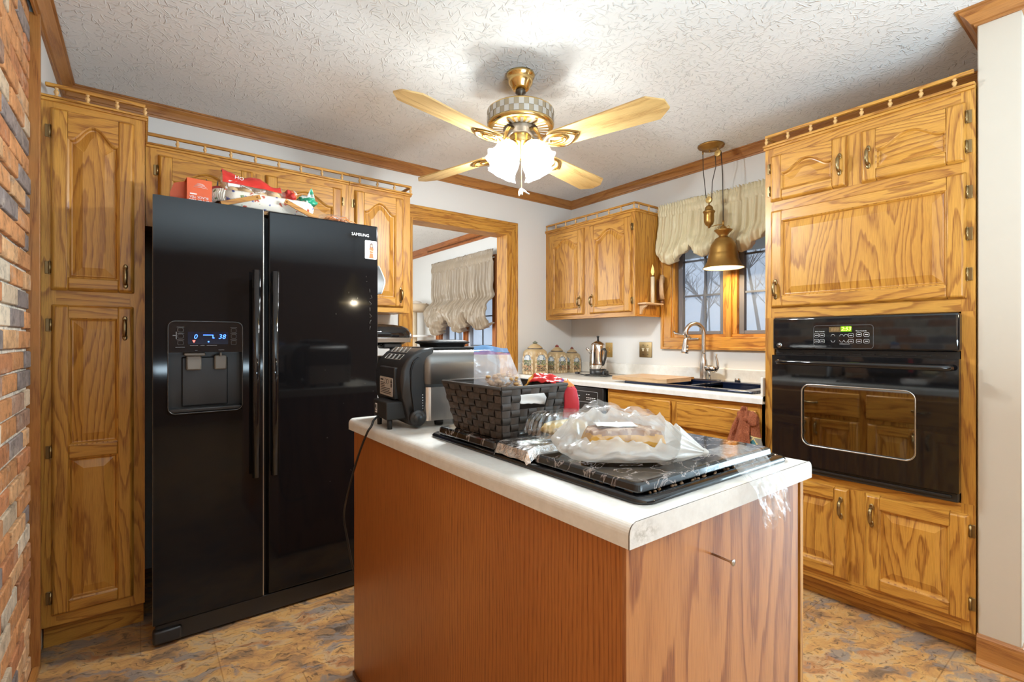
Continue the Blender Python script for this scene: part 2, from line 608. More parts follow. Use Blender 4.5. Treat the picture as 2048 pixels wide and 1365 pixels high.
# ------------------------------------------------------------------ mesh builder
class MB:
    def __init__(s):
        s.bm = bmesh.new()
        s.uv = s.bm.loops.layers.uv.new('UVMap')
        s.gl = s.bm.faces.layers.int.new('g')
        s.ol = s.bm.faces.layers.float.new('o')
        s.ml = s.bm.faces.layers.int.new('m')
        s.cl = s.bm.loops.layers.float_color.new('tint')
        s.g = 2
        s.m = 0
        s.c = (1, 1, 1)
        s.keepuv = False

    def face(s, vs, smooth=False):
        try:
            f = s.bm.faces.new(vs)
        except ValueError:
            return None
        f[s.gl] = s.g
        f.smooth = smooth
        f[s.ml] = s.m
        f[s.ol] = s.off
        for l in f.loops:
            l[s.cl] = (*s.c, 1)
        return f

    off = 0.0

    def newpiece(s):
        s.off = random.random() * 9

    def box(s, x0, x1, y0, y1, z0, z1, g=None, bevel=0.0, seg=2):
        if g is not None:
            s.g = g
        s.newpiece()
        x0, x1 = min(x0, x1), max(x0, x1)
        y0, y1 = min(y0, y1), max(y0, y1)
        z0, z1 = min(z0, z1), max(z0, z1)
        v = [s.bm.verts.new((x, y, z)) for x in (x0, x1) for y in (y0, y1) for z in (z0, z1)]
        q = [(0, 1, 3, 2), (4, 6, 7, 5), (0, 4, 5, 1), (2, 3, 7, 6), (0, 2, 6, 4), (1, 5, 7, 3)]
        fs = [s.face([v[i] for i in f]) for f in q]
        if bevel > 0:
            es = list({e for f in fs for e in f.edges})
            r = bmesh.ops.bevel(s.bm, geom=es, offset=bevel, segments=seg, affect='EDGES', profile=0.5)
            for f in r['faces']:
                f[s.gl] = s.g
                f[s.ml] = s.m
                f[s.ol] = s.off
                f.smooth = True
                for l in f.loops:
                    l[s.cl] = (*s.c, 1)
        return s

    def ring(s, pts):
        return [s.bm.verts.new(p) for p in pts]

    def skin(s, r0, r1, closed=True, smooth=True):
        n = len(r0)
        for i in range(n if closed else n - 1):
            j = (i + 1) % n
            s.face([r0[i], r0[j], r1[j], r1[i]], smooth)

    def cap(s, r, rev=False):
        s.face(list(reversed(r)) if rev else list(r))

    def lathe(s, prof, c=(0, 0, 0), seg=24, cap0=False, cap1=False, sharp=(), flute=None, axis=2):
        s.newpiece()
        rs = []
        for k, (r, z) in enumerate(prof):
            pts = []
            for i in range(seg):
                a = 2 * PI * i / seg
                rr = r * (flute(a, k) if flute else 1)
                p = (rr * math.cos(a), rr * math.sin(a), z)
                if axis == 0:
                    p = (p[2], p[0], p[1])
                elif axis == 1:
                    p = (p[1], p[2], p[0])
                pts.append((c[0] + p[0], c[1] + p[1], c[2] + p[2]))
            rs.append(s.ring(pts))
        for a, b in zip(rs, rs[1:]):
            s.skin(a, b)
        if cap0:
            s.cap(rs[0], True)
        if cap1:
            s.cap(rs[-1])
        return rs

    def tube(s, pts, r, seg=8, caps=True, flat=1.0):
        s.newpiece()
        pts = [Vector(p) for p in pts]
        n = len(pts)
        rad = r if callable(r) else (lambda t: r)
        up = None
        rs = []
        for i, p in enumerate(pts):
            d = (pts[min(i + 1, n - 1)] - pts[max(i - 1, 0)]).normalized()
            if up is None:
                up = Vector((0, 0, 1)) if abs(d.z) < 0.9 else Vector((1, 0, 0))
            a = d.cross(up)
            if a.length < 1e-6:
                a = d.orthogonal()
            a.normalize()
            b = a.cross(d).normalized()
            up = b
            rr = rad(i / (n - 1))
            rs.append(s.ring([p + a * (rr * math.cos(2 * PI * k / seg)) + b * (rr * flat * math.sin(2 * PI * k / seg)) for k in range(seg)]))
        for a, b in zip(rs, rs[1:]):
            s.skin(a, b)
        if caps:
            s.cap(rs[0], True)
            s.cap(rs[-1])
        return s

    def ellipsoid(s, c, r, seg=16, rings=10, fn=None):
        prof = []
        rs = []
        for k in range(1, rings):
            t = PI * k / rings
            pts = []
            for i in range(seg):
                a = 2 * PI * i / seg
                p = Vector((math.sin(t) * math.cos(a), math.sin(t) * math.sin(a), -math.cos(t)))
                q = 1 + (fn(p) if fn else 0)
                pts.append((c[0] + r[0] * p.x * q, c[1] + r[1] * p.y * q, c[2] + r[2] * p.z * q))
            rs.append(s.ring(pts))
        for a, b in zip(rs, rs[1:]):
            s.skin(a, b)
        lo = s.bm.verts.new((c[0], c[1], c[2] - r[2]))
        hi = s.bm.verts.new((c[0], c[1], c[2] + r[2]))
        for i in range(seg):
            j = (i + 1) % seg
            s.face([lo, rs[0][j], rs[0][i]], True)
            s.face([hi, rs[-1][i], rs[-1][j]], True)
        return s

    def grid(s, nu, nv, fn, smooth=True, uvs=False, closed_u=False):
        """fn(u, v) -> point, u and v in 0..1"""
        s.newpiece()
        V = [[s.bm.verts.new(fn(i / nu, j / nv)) for j in range(nv + 1)] for i in range(nu if closed_u else nu + 1)]
        for i in range(nu):
            i2 = (i + 1) % nu if closed_u else i + 1
            for j in range(nv):
                s.face([V[i][j], V[i2][j], V[i2][j + 1], V[i][j + 1]], smooth)
        return V

    def prism(s, poly, axis, a0, a1, smooth=False, g=None):
        """poly of 2-D points, extruded along axis (0 x, 1 y, 2 z); 2-D order is the remaining axes in xyz order"""
        if g is not None:
            s.g = g
        s.newpiece()

        def P(p, a):
            q = [p[0], p[1]]
            q.insert(axis, a)
            return q
        r0 = s.ring([P(p, a0) for p in poly])
        r1 = s.ring([P(p, a1) for p in poly])
        s.skin(r0, r1, smooth=smooth)
        s.cap(r0, True)
        s.cap(r1)
        return s

    def build(s, name, mats, parent=None, M=None, smooth=None, world=True, solid=0.0, subsurf=0):
        bm = s.bm
        bmesh.ops.recalc_face_normals(bm, faces=bm.faces[:])
        if not s.keepuv:
            for f in bm.faces:
                g = f[s.gl]
                n = f.normal
                ax = [a for a in (0, 1, 2) if a != g]
                if abs(n[g]) > 0.8:
                    ua, va = ax
                else:
                    ua = g
                    va = ax[0] if abs(n[ax[0]]) < abs(n[ax[1]]) else ax[1]
                o = f[s.ol]
                for l in f.loops:
                    l[s.uv].uv = (l.vert.co[ua] + o * 3.7, l.vert.co[va] + o * 1.3)
        if M is not None:
            bm.transform(M)
        if world and parent is not None:
            bm.transform(Matrix.Translation(-Vector(ORG.get(parent.name, (0, 0, 0)))))
        me = bpy.data.meshes.new(name)
        if not isinstance(mats, (list, tuple)):
            mats = [mats]
        for f in bm.faces:
            f.material_index = min(f[s.ml], len(mats) - 1)
            if smooth is not None:
                f.smooth = smooth
        bm.to_mesh(me)
        bm.free()
        for m in mats:
            me.materials.append(m)
        o = bpy.data.objects.new(name, me)
        COL.objects.link(o)
        if parent is not None:
            o.parent = parent
            ORG[o.name] = ORG.get(parent.name, (0, 0, 0)) if world else (0, 0, 0)
        if solid:
            md = o.modifiers.new('thickness', 'SOLIDIFY')
            md.thickness = solid
            md.offset = 0
        if subsurf:
            md = o.modifiers.new('smooth', 'SUBSURF')
            md.levels = subsurf
            md.render_levels = subsurf
        return o


ORG = {}


def thing(name, label, cat, loc=(0, 0, 0), group=None, rot=0.0):
    o = bpy.data.objects.new(name, None)
    o.empty_display_size = 0.05
    COL.objects.link(o)
    o.location = loc
    o.rotation_euler = (0, 0, rot)
    o['label'] = label
    o['category'] = cat
    if group:
        o['group'] = group
    ORG[o.name] = loc
    return o


def tag(o, label, cat, group=None, kind=None):
    o['label'] = label
    o['category'] = cat
    if group:
        o['group'] = group
    if kind:
        o['kind'] = kind
    return o


def struct(o, label=None):
    o['kind'] = 'structure'
    if label:
        o['label'] = label
        o['category'] = o.name.split('_')[0].split('.')[0]
    return o


def FA(x, y, z):
    """local frame of something on the far wall: +X right, front towards -Y"""
    return Matrix.Translation((x, y, z))


def FB(x, y, z):
    """local frame of something on the window wall: local +X runs to -Y, front towards -X"""
    return Matrix.Translation((x, y, z)) @ Matrix.Rotation(-PI / 2, 4, 'Z')


def FI(x, y, z):
    """front towards +X"""
    return Matrix.Translation((x, y, z)) @ Matrix.Rotation(PI / 2, 4, 'Z')


def text_mesh(body, size, M, material, name, parent, extrude=0.0006, align='CENTER', shear=0.0, xs=1.0):
    """lettering as flat letters facing local -Y, standing in the local XZ plane"""
    cu = bpy.data.curves.new(name, 'FONT')
    cu.body = body
    cu.size = size
    cu.extrude = extrude
    cu.align_x = align
    cu.align_y = 'CENTER'
    cu.shear = shear
    cu.resolution_u = 2
    tmp = bpy.data.objects.new(name + '_tmp', cu)
    COL.objects.link(tmp)
    bpy.context.view_layer.update()
    dg = bpy.context.evaluated_depsgraph_get()
    me = bpy.data.meshes.new_from_object(tmp.evaluated_get(dg))
    bpy.data.objects.remove(tmp)
    me.transform(Matrix.Scale(xs, 4, (1, 0, 0)))
    me.transform(M @ Matrix.Rotation(PI / 2, 4, 'X'))
    me.transform(Matrix.Translation(-Vector(ORG.get(parent.name, (0, 0, 0)))))
    me.materials.clear()
    me.materials.append(material)
    o = bpy.data.objects.new(name, me)
    COL.objects.link(o)
    o.parent = parent
    return o


def fbm(x, y=0.0, z=0.0, o=3):
    return mnoise.fractal(Vector((x, y, z)), 1.0, 2.0, o)


# ------------------------------------------------------------------ room shell
CH = 2.40
XL, YA, XB = -0.30, 3.15, 3.06

mb = MB()
mb.box(-0.6, 6.6, -3.6, 7.4, -0.06, 0.0)
struct(mb.build('floor', FLOOR), 'mottled ochre and grey slate pattern vinyl floor')
mb = MB()
mb.box(-0.6, 6.6, -3.6, 7.4, CH, CH + 0.05)
struct(mb.build('ceiling', CEIL), 'white ceiling with stomped brush texture')

D0, D1, DH = 1.498, 2.352, 2.040            # cased opening in the far wall
mb = MB()
mb.box(XL, D0, YA, YA + 0.12, 0, CH)
mb.box(D1, XB, YA, YA + 0.12, 0, CH)
mb.box(D0, D1, YA, YA + 0.12, DH, CH)
struct(mb.build('wall_far', WALL), 'warm white painted wall around the doorway')

W1 = (1.25, 2.11, 1.20, 2.03)
W2 = (4.36, 5.55, 0.98, 2.03)
mb = MB()
x0, x1 = XB, XB + 0.14
for a, b, lo, hi in ((0.283, W1[0], 0, CH), (W1[0], W1[1], 0, W1[2]), (W1[0], W1[1], W1[3], CH), (W1[1], W2[0], 0, CH),
                     (W2[0], W2[1], 0, W2[2]), (W2[0], W2[1], W2[3], CH), (W2[1], 7.4, 0, CH)):
    mb.box(x0, x1, a, b, lo, hi)
struct(mb.build('wall_window', WALL), 'warm white painted wall with the sink window')

mb = MB()
mb.box(-0.50, XL, 2.44, 7.4, 0, CH)
mb.box(-0.50, -0.36, -3.6, 2.44, 0, CH)
struct(mb.build('wall_left', WALL), 'white painted strip of wall beside the pantry')

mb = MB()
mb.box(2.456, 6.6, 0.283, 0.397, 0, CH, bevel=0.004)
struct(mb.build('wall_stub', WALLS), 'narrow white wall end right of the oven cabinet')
mb = MB()
mb.box(-0.5, 6.6, -3.6, -3.5, 0, CH)
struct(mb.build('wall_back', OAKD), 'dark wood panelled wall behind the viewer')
mb = MB()
mb.box(6.5, 6.6, -3.5, -2.95, 0, CH)
mb.box(6.5, 6.6, -0.25, 0.283, 0, CH)
mb.box(6.5, 6.6, -2.95, -0.25, 0, 0.25)
mb.box(6.5, 6.6, -2.95, -0.25, 2.15, CH)
struct(mb.build('wall_right', WALL), 'dining side wall with the patio window')
mb = MB()
mb.box(-0.3, XB, 7.3, 7.4, 0, CH)
struct(mb.build('wall_next', WALL), 'end wall of the room beyond the doorway')

# brick facing on the left: every brick modelled, with mortar behind
mb = MB()
BX = -0.312
mb.c = (0.74, 0.67, 0.56)
mb.box(-0.36, BX - 0.010, -2.4, 2.412, 0, CH)
rowh, bl = 0.0676, 0.2135
BR_COL = [((0.56, 0.255, 0.10), 5), ((0.48, 0.195, 0.08), 3), ((0.62, 0.35, 0.17), 2), ((0.25, 0.20, 0.18), 2), ((0.58, 0.44, 0.30), 2),
          ((0.36, 0.21, 0.14), 1), ((0.66, 0.54, 0.40), 1)]
pool = [c for c, n in BR_COL for _ in range(n)]
r = random.Random(5)
for k in range(36):
    z0 = k * rowh + 0.006
    if z0 + 0.06 > CH:
        break
    y = 2.410 - (0 if k % 2 else bl / 2)
    y1 = 2.410
    while y1 > -2.35:
        y0 = y - 0.0 if y < y1 else y1 - bl
        a, b = y0 + 0.0105, y1
        if b - a > 0.03:
            c = r.choice(pool)
            v = 0.85 + 0.3 * r.random()
            mb.c = tuple(min(1, q * v) for q in c)
            dz = r.uniform(-0.002, 0.002)
            mb.box(BX - 0.012, BX + r.uniform(-0.003, 0.004), a, b, z0 + dz, z0 + 0.0575 + dz, bevel=0.0035, seg=1)
        y1 = y0
        y = y0 - bl
struct(mb.build('wall_brick', BRICK), 'tumbled red and grey brick facing at the left edge')

# oak board that ends the brick, and shoe strip along its foot
mb = MB()
mb.box(-0.36, -0.286, 2.414, 2.436, 0.0, CH - 0.05, g=2, bevel=0.002)
struct(mb.build('trim_1', OAKT), 'tall oak edge board between brick and pantry')
mb = MB()
mb.box(BX + 0.004, BX + 0.026, -2.4, 2.413, 0.0, 0.020, g=1, bevel=0.004)
struct(mb.build('trim_2', OAKT), 'oak shoe strip along the foot of the brick')

# crown moulding, one mitred run round the kitchen
PROF = [(0.0, -0.060), (0.007, -0.060), (0.009, -0.052), (0.016, -0.050), (0.020, -0.042), (0.030, -0.026), (0.042, -0.013), (0.045, -0.008),
        (0.053, -0.007), (0.053, -0.0005), (0.0, -0.0005)]


def sweep(path, normals, prof, ztop, name, m, label):
    mb = MB()
    rs = []
    for i, p in enumerate(path):
        n0 = Vector(normals[max(i - 1, 0)])
        n1 = Vector(normals[min(i, len(normals) - 1)])
        mv = n0 if (n0 - n1).length < 1e-6 else n0 + n1
        rs.append([Vector((p[0] + mv.x * o, p[1] + mv.y * o, ztop + z)) for o, z in prof])
    for i in range(len(path) - 1):
        mb.newpiece()
        mb.g = 0 if abs(path[i + 1][0] - path[i][0]) > abs(path[i + 1][1] - path[i][1]) else 1
        a, b = mb.ring(rs[i]), mb.ring(rs[i + 1])
        mb.skin(a, b, smooth=False)
        mb.cap(a, True)
        mb.cap(b)
    return struct(mb.build(name, m), label)


sweep([(XL, -3.5), (XL, YA), (XB, YA), (XB, 0.397), (2.456, 0.397), (2.456, 0.283), (6.5, 0.283)],
      [(1, 0), (0, -1), (-1, 0), (0, 1), (-1, 0), (0, -1)], PROF, CH, 'trim_3', OAKT, 'oak crown moulding round the kitchen ceiling')

# dentil crown of the next room
P2 = [(0.0, -0.085), (0.010, -0.085), (0.014, -0.066), (0.022, -0.060), (0.024, -0.046), (0.040, -0.030), (0.060, -0.010), (0.066, -0.008),
      (0.066, -0.0005), (0.0, -0.0005)]
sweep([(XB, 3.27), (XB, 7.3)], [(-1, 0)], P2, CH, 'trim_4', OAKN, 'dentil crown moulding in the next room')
mb = MB()
for k in range(88):
    y = 3.75 + k * 0.024
    mb.box(XB - 0.030, XB - 0.021, y, y + 0.012, CH - 0.060, CH - 0.047)
struct(mb.build('trim_5', OAKD), 'dark dentil row on the next room crown')

# casing and jambs of the doorway
mb = MB()
cw = 0.089
for s in (-1, 1):
    xe = D0 if s < 0 else D1
    a, b = (xe - cw, xe) if s < 0 else (xe, xe + cw)
    mb.box(a, b, YA - 0.014, YA, 0, DH + cw, g=2, bevel=0.003)
    mb.box(b - 0.022 if s > 0 else a, b if s > 0 else a + 0.022, YA - 0.021, YA - 0.013, 0, DH + cw, g=2, bevel=0.004)
    mb.box(a + 0.03, b - 0.03, YA - 0.018, YA - 0.013, 0, DH + cw - 0.03, g=2, bevel=0.002)
mb.box(D0 - cw, D1 + cw, YA - 0.0145, YA, DH, DH + cw, g=0, bevel=0.003)
mb.box(D0 - cw, D1 + cw, YA - 0.0215, YA - 0.013, DH + cw - 0.022, DH + cw, g=0, bevel=0.004)
mb.box(D0 - cw + 0.03, D1 + cw - 0.03, YA - 0.0185, YA - 0.013, DH + 0.03, DH + cw - 0.03, g=0, bevel=0.002)
mb.box(D0, D0 + 0.016, YA - 0.012, YA + 0.13, 0, DH, g=2)
mb.box(D1 - 0.016, D1, YA - 0.012, YA + 0.13, 0, DH, g=2)
mb.box(D0 + 0.016, D1 - 0.016, YA - 0.012, YA + 0.13, DH - 0.016, DH, g=0)
struct(mb.build('trim_6', OAK), 'golden oak casing of the doorway beside the fridge')

# baseboard round the wall end, with shoe
BP = [(0.0, 0.0), (0.030, 0.0), (0.030, 0.006), (0.024, 0.016), (0.016, 0.020), (0.015, 0.084), (0.012, 0.094), (0.005, 0.104), (0.0, 0.104)]
sweep([(2.456, 0.397), (2.456, 0.283), (6.5, 0.283)], [(-1, 0), (0, -1)], BP, 0.0, 'baseboard_stub', OAKT, 'oak baseboard along the narrow wall end')


# ------------------------------------------------------------------ windows
PVC = plain('bluish_sash_vinyl', (0.50, 0.54, 0.62), 0.4)
SASHG = plain('grey_screen_frame', (0.13, 0.13, 0.145), 0.45)
MUNT = plain('grey_muntin', (0.10, 0.11, 0.13), 0.4)


def window(name, label, ya, yb, za, zb, cas, oakm, sashes, vbar, hbars, post, sash_m, muntin_m):
    root = struct(bpy.data.objects.new(name, None), label)
    COL.objects.link(root)
    root.location = (XB, (ya + yb) / 2, za)
    ORG[root.name] = tuple(root.location)
    mb = MB()
    x0, x1 = XB - 0.018, XB
    mb.box(x0, x1, ya - cas, ya, za - cas, zb + cas, g=2, bevel=0.003)
    mb.box(x0, x1, yb, yb + cas, za - cas, zb + cas, g=2, bevel=0.003)
    mb.box(x0 - 0.0005, x1, ya - cas, yb + cas, za - cas, za, g=1, bevel=0.003)
    mb.box(x0 - 0.0005, x1, ya - cas, yb + cas, zb, zb + cas, g=1, bevel=0.003)
    for e in (0, 1):
        q = cas - 0.02
        mb.box(x0 - 0.008, x0 + 0.001, (ya - cas, yb + q)[e], (ya - q, yb + cas)[e], za - cas, zb + cas, g=2, bevel=0.003)
        mb.box(x0 - 0.0085, x0 + 0.001, ya - cas, yb + cas, (za - cas, zb + q)[e], (za - q, zb + cas)[e], g=1, bevel=0.003)
    mb.box(XB, XB + 0.12, ya, ya + 0.02, za, zb, g=2)
    mb.box(XB, XB + 0.12, yb - 0.02, yb, za, zb, g=2)
    mb.box(XB, XB + 0.12, ya + 0.02, yb - 0.02, za, za + 0.02, g=1)
    mb.box(XB, XB + 0.12, ya + 0.02, yb - 0.02, zb - 0.02, zb, g=1)
    for a, b in post:
        mb.box(XB + 0.002, XB + 0.10, a, b, za + 0.02, zb - 0.02, g=2, bevel=0.003)
        mb.box(XB - 0.016, XB + 0.002, a + 0.030, b - 0.030, za - 0.010, zb - 0.02, g=2, bevel=0.004)
    mb.build('casing', oakm, root)
    for a, b in sashes:
        mb = MB()
        f = 0.034
        xs, xe = XB + 0.028, XB + 0.062
        mb.box(xs, xe, a, a + f, za + 0.02, zb - 0.02, bevel=0.003)
        mb.box(xs, xe, b - f, b, za + 0.02, zb - 0.02, bevel=0.003)
        mb.box(xs, xe, a + f, b - f, za + 0.02, za + 0.02 + f * 0.7, bevel=0.003)
        mb.box(xs, xe, a + f, b - f, zb - 0.02 - f, zb - 0.02, bevel=0.003)
        sa = mb.build('sash', sash_m, root)
        mb = MB()
        t = 0.006
        yc = a + (b - a) * vbar
        mb.box(XB + 0.040, XB + 0.052, yc - t, yc + t, za + 0.04, zb - 0.05)
        for z in hbars:
            mb.box(XB + 0.0405, XB + 0.0515, a + f, b - f, z - t, z + t)
        mb.build('muntins', muntin_m, sa)
        mb = MB()
        mb.box(XB + 0.064, XB + 0.067, a + f * 0.5, b - f * 0.5, za + 0.03, zb - 0.03)
        mb.build('pane', GLASS, sa)
        mb = MB()
        mb.box(XB + 0.0600, XB + 0.0606, a + f * 0.6, b - f * 0.6, za + 0.03, zb - 0.04)
        mb.build('insect_screen', SCREEN, sa)
    return root


w1 = window('window_1', 'double casement window with golden oak casing over the sink', W1[0], W1[1], W1[2], W1[3], 0.085, OAK,
            [(1.728, 2.080), (1.285, 1.632)], 0.43, (1.492, 1.738), [(1.632, 1.728)], SASHG, MUNT)
# casement crank on the left sash
mb = MB()
mb.box(3.030, 3.042, 1.975, 1.885, 1.184, 1.196, bevel=0.003)
mb.tube([(3.036, 1.945, 1.192), (3.022, 1.95, 1.205), (3.012, 1.96, 1.216), (3.006, 2.01, 1.224), (3.004, 2.055, 1.230), (3.004, 2.06, 1.246)], 0.006, 8)
mb.build('crank_handle', CHROME, w1)
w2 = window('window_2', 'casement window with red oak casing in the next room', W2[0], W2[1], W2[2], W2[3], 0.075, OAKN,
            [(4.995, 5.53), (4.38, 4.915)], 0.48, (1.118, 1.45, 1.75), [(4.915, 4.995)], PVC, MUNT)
mb = MB()
mb.box(2.995, 3.025, 4.945, 4.962, 1.05, 1.16, bevel=0.004)
mb.build('latch', DKBRONZE, w2)

# outside: pale ground and bare trees seen hazily through the panes
GROUND = plain('frosty_lawn', (0.50, 0.50, 0.46), 0.9, vary=0.2)
BARK = plain('pale_winter_bark', (0.30, 0.29, 0.28), 0.9, vary=0.2)
mb = MB()
mb.box(7.2, 60, -40, 60, -0.65, -0.6)
mb.box(3.25, 7.2, 0.6, 60, -0.65, -0.6)
struct(mb.build('ground', GROUND), 'frosty lawn outside the windows')


def tree(x, y, h, r0, seed, label):
    rr = random.Random(seed)
    root = thing('bare_tree', label, 'tree', (x, y, -0.6), 'bare trees outside the windows')
    mb = MB()

    def branch(p, d, ln, rad, lev):
        pts = [p]
        q = p.copy()
        n = 5
        for i in range(n):
            d = (d + Vector((rr.uniform(-1, 1), rr.uniform(-1, 1), rr.uniform(-0.2, 0.5))) * 0.14).normalized()
            q = q + d * ln / n
            pts.append(q.copy())
        mb.tube(pts, lambda t: rad * (1 - 0.75 * t) + 0.002, 5 if lev else 8, caps=False)
        if lev < 3:
            for k in range((16, 6, 4)[lev]):
                i = rr.randint(2 if lev == 0 else 1, n)
                a = rr.uniform(0, 2 * PI)
                nd = (d * 0.55 + Vector((math.cos(a), math.sin(a), 0.35)) * 0.8).normalized()
                branch(pts[i], nd, ln * rr.uniform(0.18, 0.34) * (1.5 if lev else 1), rad * 0.36 * (1 - 0.1 * i), lev + 1)
    branch(Vector((0, 0, 0)), Vector((0, 0, 1)), h, r0, 0)
    mb.build('trunk_and_branches', BARK, root, world=False)


for i, (x, y, h, rad, lab) in enumerate((
        (9.5, 6.0, 5.5, 0.040, 'bare tree seen through the left sink window sash'),
        (17.0, 10.6, 8.0, 0.10, 'bare tree far behind the left sink window sash'),
        (13.5, 6.6, 6.5, 0.045, 'thin bare tree behind the pendant lamp'),
        (23.0, 10.9, 8.5, 0.10, 'slender bare tree at the right sink window sash'),
        (7.0, 11.4, 5.5, 0.055, 'bare tree outside the right half of the next room window'),
        (11.0, 19.5, 8.0, 0.10, 'bare tree outside the left half of the next room window'),
        (28.5, 17.6, 9.5, 0.07, 'distant bare tree low in the left sink window sash'),
        (37.0, 22.0, 10.5, 0.08, 'most distant bare tree in the left sink window sash'),
        (34.0, 16.0, 10.0, 0.08, 'distant bare tree low in the right sink window sash'),
        (44.0, 24.5, 11.0, 0.09, 'far bare tree beyond the middle post of the sink window'))):
    tree(x, y, h, rad, 40 + i, lab)


# ------------------------------------------------------------------ cabinet kit
def bumpf(t):
    s = 1 - abs(2 * t - 1)
    q = max(0.0, min(1.0, (s - 0.10) / 0.90))
    return 0.5 - 0.5 * math.cos(PI * q ** 0.85)


def door_mb(w, h, arch=0.0, panel_g=2, t=0.020, st=0.055, rl=0.055, mid=None, slab=False, inset=0.040):
    mb = MB()
    e = 0.0045
    if slab:
        mb.box(0, w, -t, 0, 0, h, g=panel_g, bevel=0.007, seg=2)
        return mb
    mb.box(0, st, -t, 0, 0, h, g=2, bevel=e, seg=2)
    mb.box(w - st, w, -t, 0, 0, h, g=2, bevel=e, seg=2)
    mb.box(st, w - st, -t + 0.0003, 0, 0, rl, g=0, bevel=e, seg=2)
    ops = []
    if mid:
        mb.box(st, w - st, -t + 0.0003, 0, mid - rl / 2, mid + rl / 2, g=0, bevel=e, seg=2)
        ops.append((st, w - st, rl, mid - rl / 2, 0.0))
        ops.append((st, w - st, mid + rl / 2, h - rl, arch))
    else:
        ops.append((st, w - st, rl, h - rl, arch))
    M = 20
    zt = h - rl
    poly = [(st + 0.0005, h - 0.001), (w - st - 0.0005, h - 0.001)] + \
           [(st + (w - 2 * st) * (1 - i / M), zt - arch + arch * bumpf(i / M)) for i in range(M + 1)]
    mb.prism(poly, 1, -t + 0.0003, 0, g=0)
    for (a, b, lo, hi, ar) in ops:
        def outline(d, y):
            pts = [(a + d + (b - a - 2 * d) * i / M, y, lo + d) for i in range(M + 1)]
            pts += [(b - d - (b - a - 2 * d) * i / M, y, hi - ar + ar * bumpf(i / M) - d) for i in range(M + 1)]
            return pts
        mb.newpiece()
        mb.g = panel_g
        seq = [(-0.001, -t + 0.001), (0.004, -t + 0.004), (0.009, -t + 0.0115), (0.013, -t + 0.0125), (inset, -t + 0.004), (inset + 0.002, -t + 0.0032)]
        rs = [mb.ring(outline(d, y)) for d, y in seq]
        for r0, r1 in zip(rs, rs[1:]):
            mb.skin(r0, r1, smooth=False)
        last = rs[-1]
        for i in range(M):
            mb.face([last[i], last[i + 1], last[2 * M - i], last[2 * M + 1 - i]])
    # sloped outer lip all round
    for v in mb.bm.verts:
        if v.co.y < -t * 0.55:
            k = min(1.0, (-v.co.y - t * 0.55) / (t * 0.3))
            for ax, lim in ((0, w), (2, h)):
                if v.co[ax] < 0.0075:
                    v.co[ax] += 0.0085 * k
                elif v.co[ax] > lim - 0.0075:
                    v.co[ax] -= 0.0085 * k
    return mb


def pull_mb(cx, cz, y0, ln=0.088, vertical=True):
    """curved antique pull with two leaf-shaped feet"""
    mb = MB()
    h = ln / 2

    def P(a, y, b=0.0):
        return (cx + b, y, cz + a) if vertical else (cx + a, y, cz + b)
    mb.tube([P(-h * 0.72, y0 - 0.004), P(-h * 0.66, y0 - 0.016), P(-h * 0.45, y0 - 0.022), P(0, y0 - 0.025), P(h * 0.45, y0 - 0.022),
             P(h * 0.66, y0 - 0.016), P(h * 0.72, y0 - 0.004)], lambda t: 0.0050 + 0.0028 * math.sin(PI * t), 10)
    for s in (-1, 1):
        mb.ellipsoid(P(s * h * 0.80, y0 - 0.002), (0.0085, 0.0035, 0.014) if vertical else (0.014, 0.0035, 0.0085), 10, 6)
        mb.ellipsoid(P(s * h * 0.70, y0 - 0.007), (0.0065, 0.006, 0.006), 8, 6)
    return mb


def hinge_mb(x, z, s, y0):
    mb = MB()
    mb.box(x, x + s * 0.016, y0 - 0.0025, y0, z - 0.024, z + 0.024, bevel=0.001, seg=1)
    mb.lathe([(0.0, -0.021), (0.0045, -0.021), (0.0045, 0.021), (0.0, 0.021)], (x + s * 0.002, y0 - 0.006, z), 8)
    mb.lathe([(0.0, 0.021), (0.0032, 0.022), (0.0, 0.027)], (x + s * 0.002, y0 - 0.006, z), 8)
    mb.lathe([(0.0, -0.027), (0.0032, -0.022), (0.0, -0.021)], (x + s * 0.002, y0 - 0.006, z), 8)
    return mb


def make_door(cab, M, w, h, handle=None, hinge=None, hz=(), name='door', material=None, hlabel=None, vertical=True, **kw):
    d = door_mb(w, h, **kw).build(name, material or OAK, cab, M)
    if handle:
        pull_mb(handle[0], handle[1], -0.020, vertical=vertical).build('handle', BRASSA, d, M)
    for z in hz:
        s = -1 if hinge == 'L' else 1
        hinge_mb(0.0 if hinge == 'L' else w, z, s, -0.001).build('hinge', BRASSA, d, M)
    return d


def spindle_mesh():
    mb = MB()
    mb.lathe([(0.0, 0.0), (0.0075, 0.0), (0.0075, 0.003), (0.004, 0.006), (0.0075, 0.013), (0.0085, 0.018), (0.006, 0.023), (0.0035, 0.026),
              (0.006, 0.029), (0.007, 0.033), (0.0, 0.033)], (0, 0, 0), 10)
    o = mb.build('spindle_proto', SPIND)
    me = o.data
    bpy.data.objects.remove(o)
    return me


SPME = spindle_mesh()


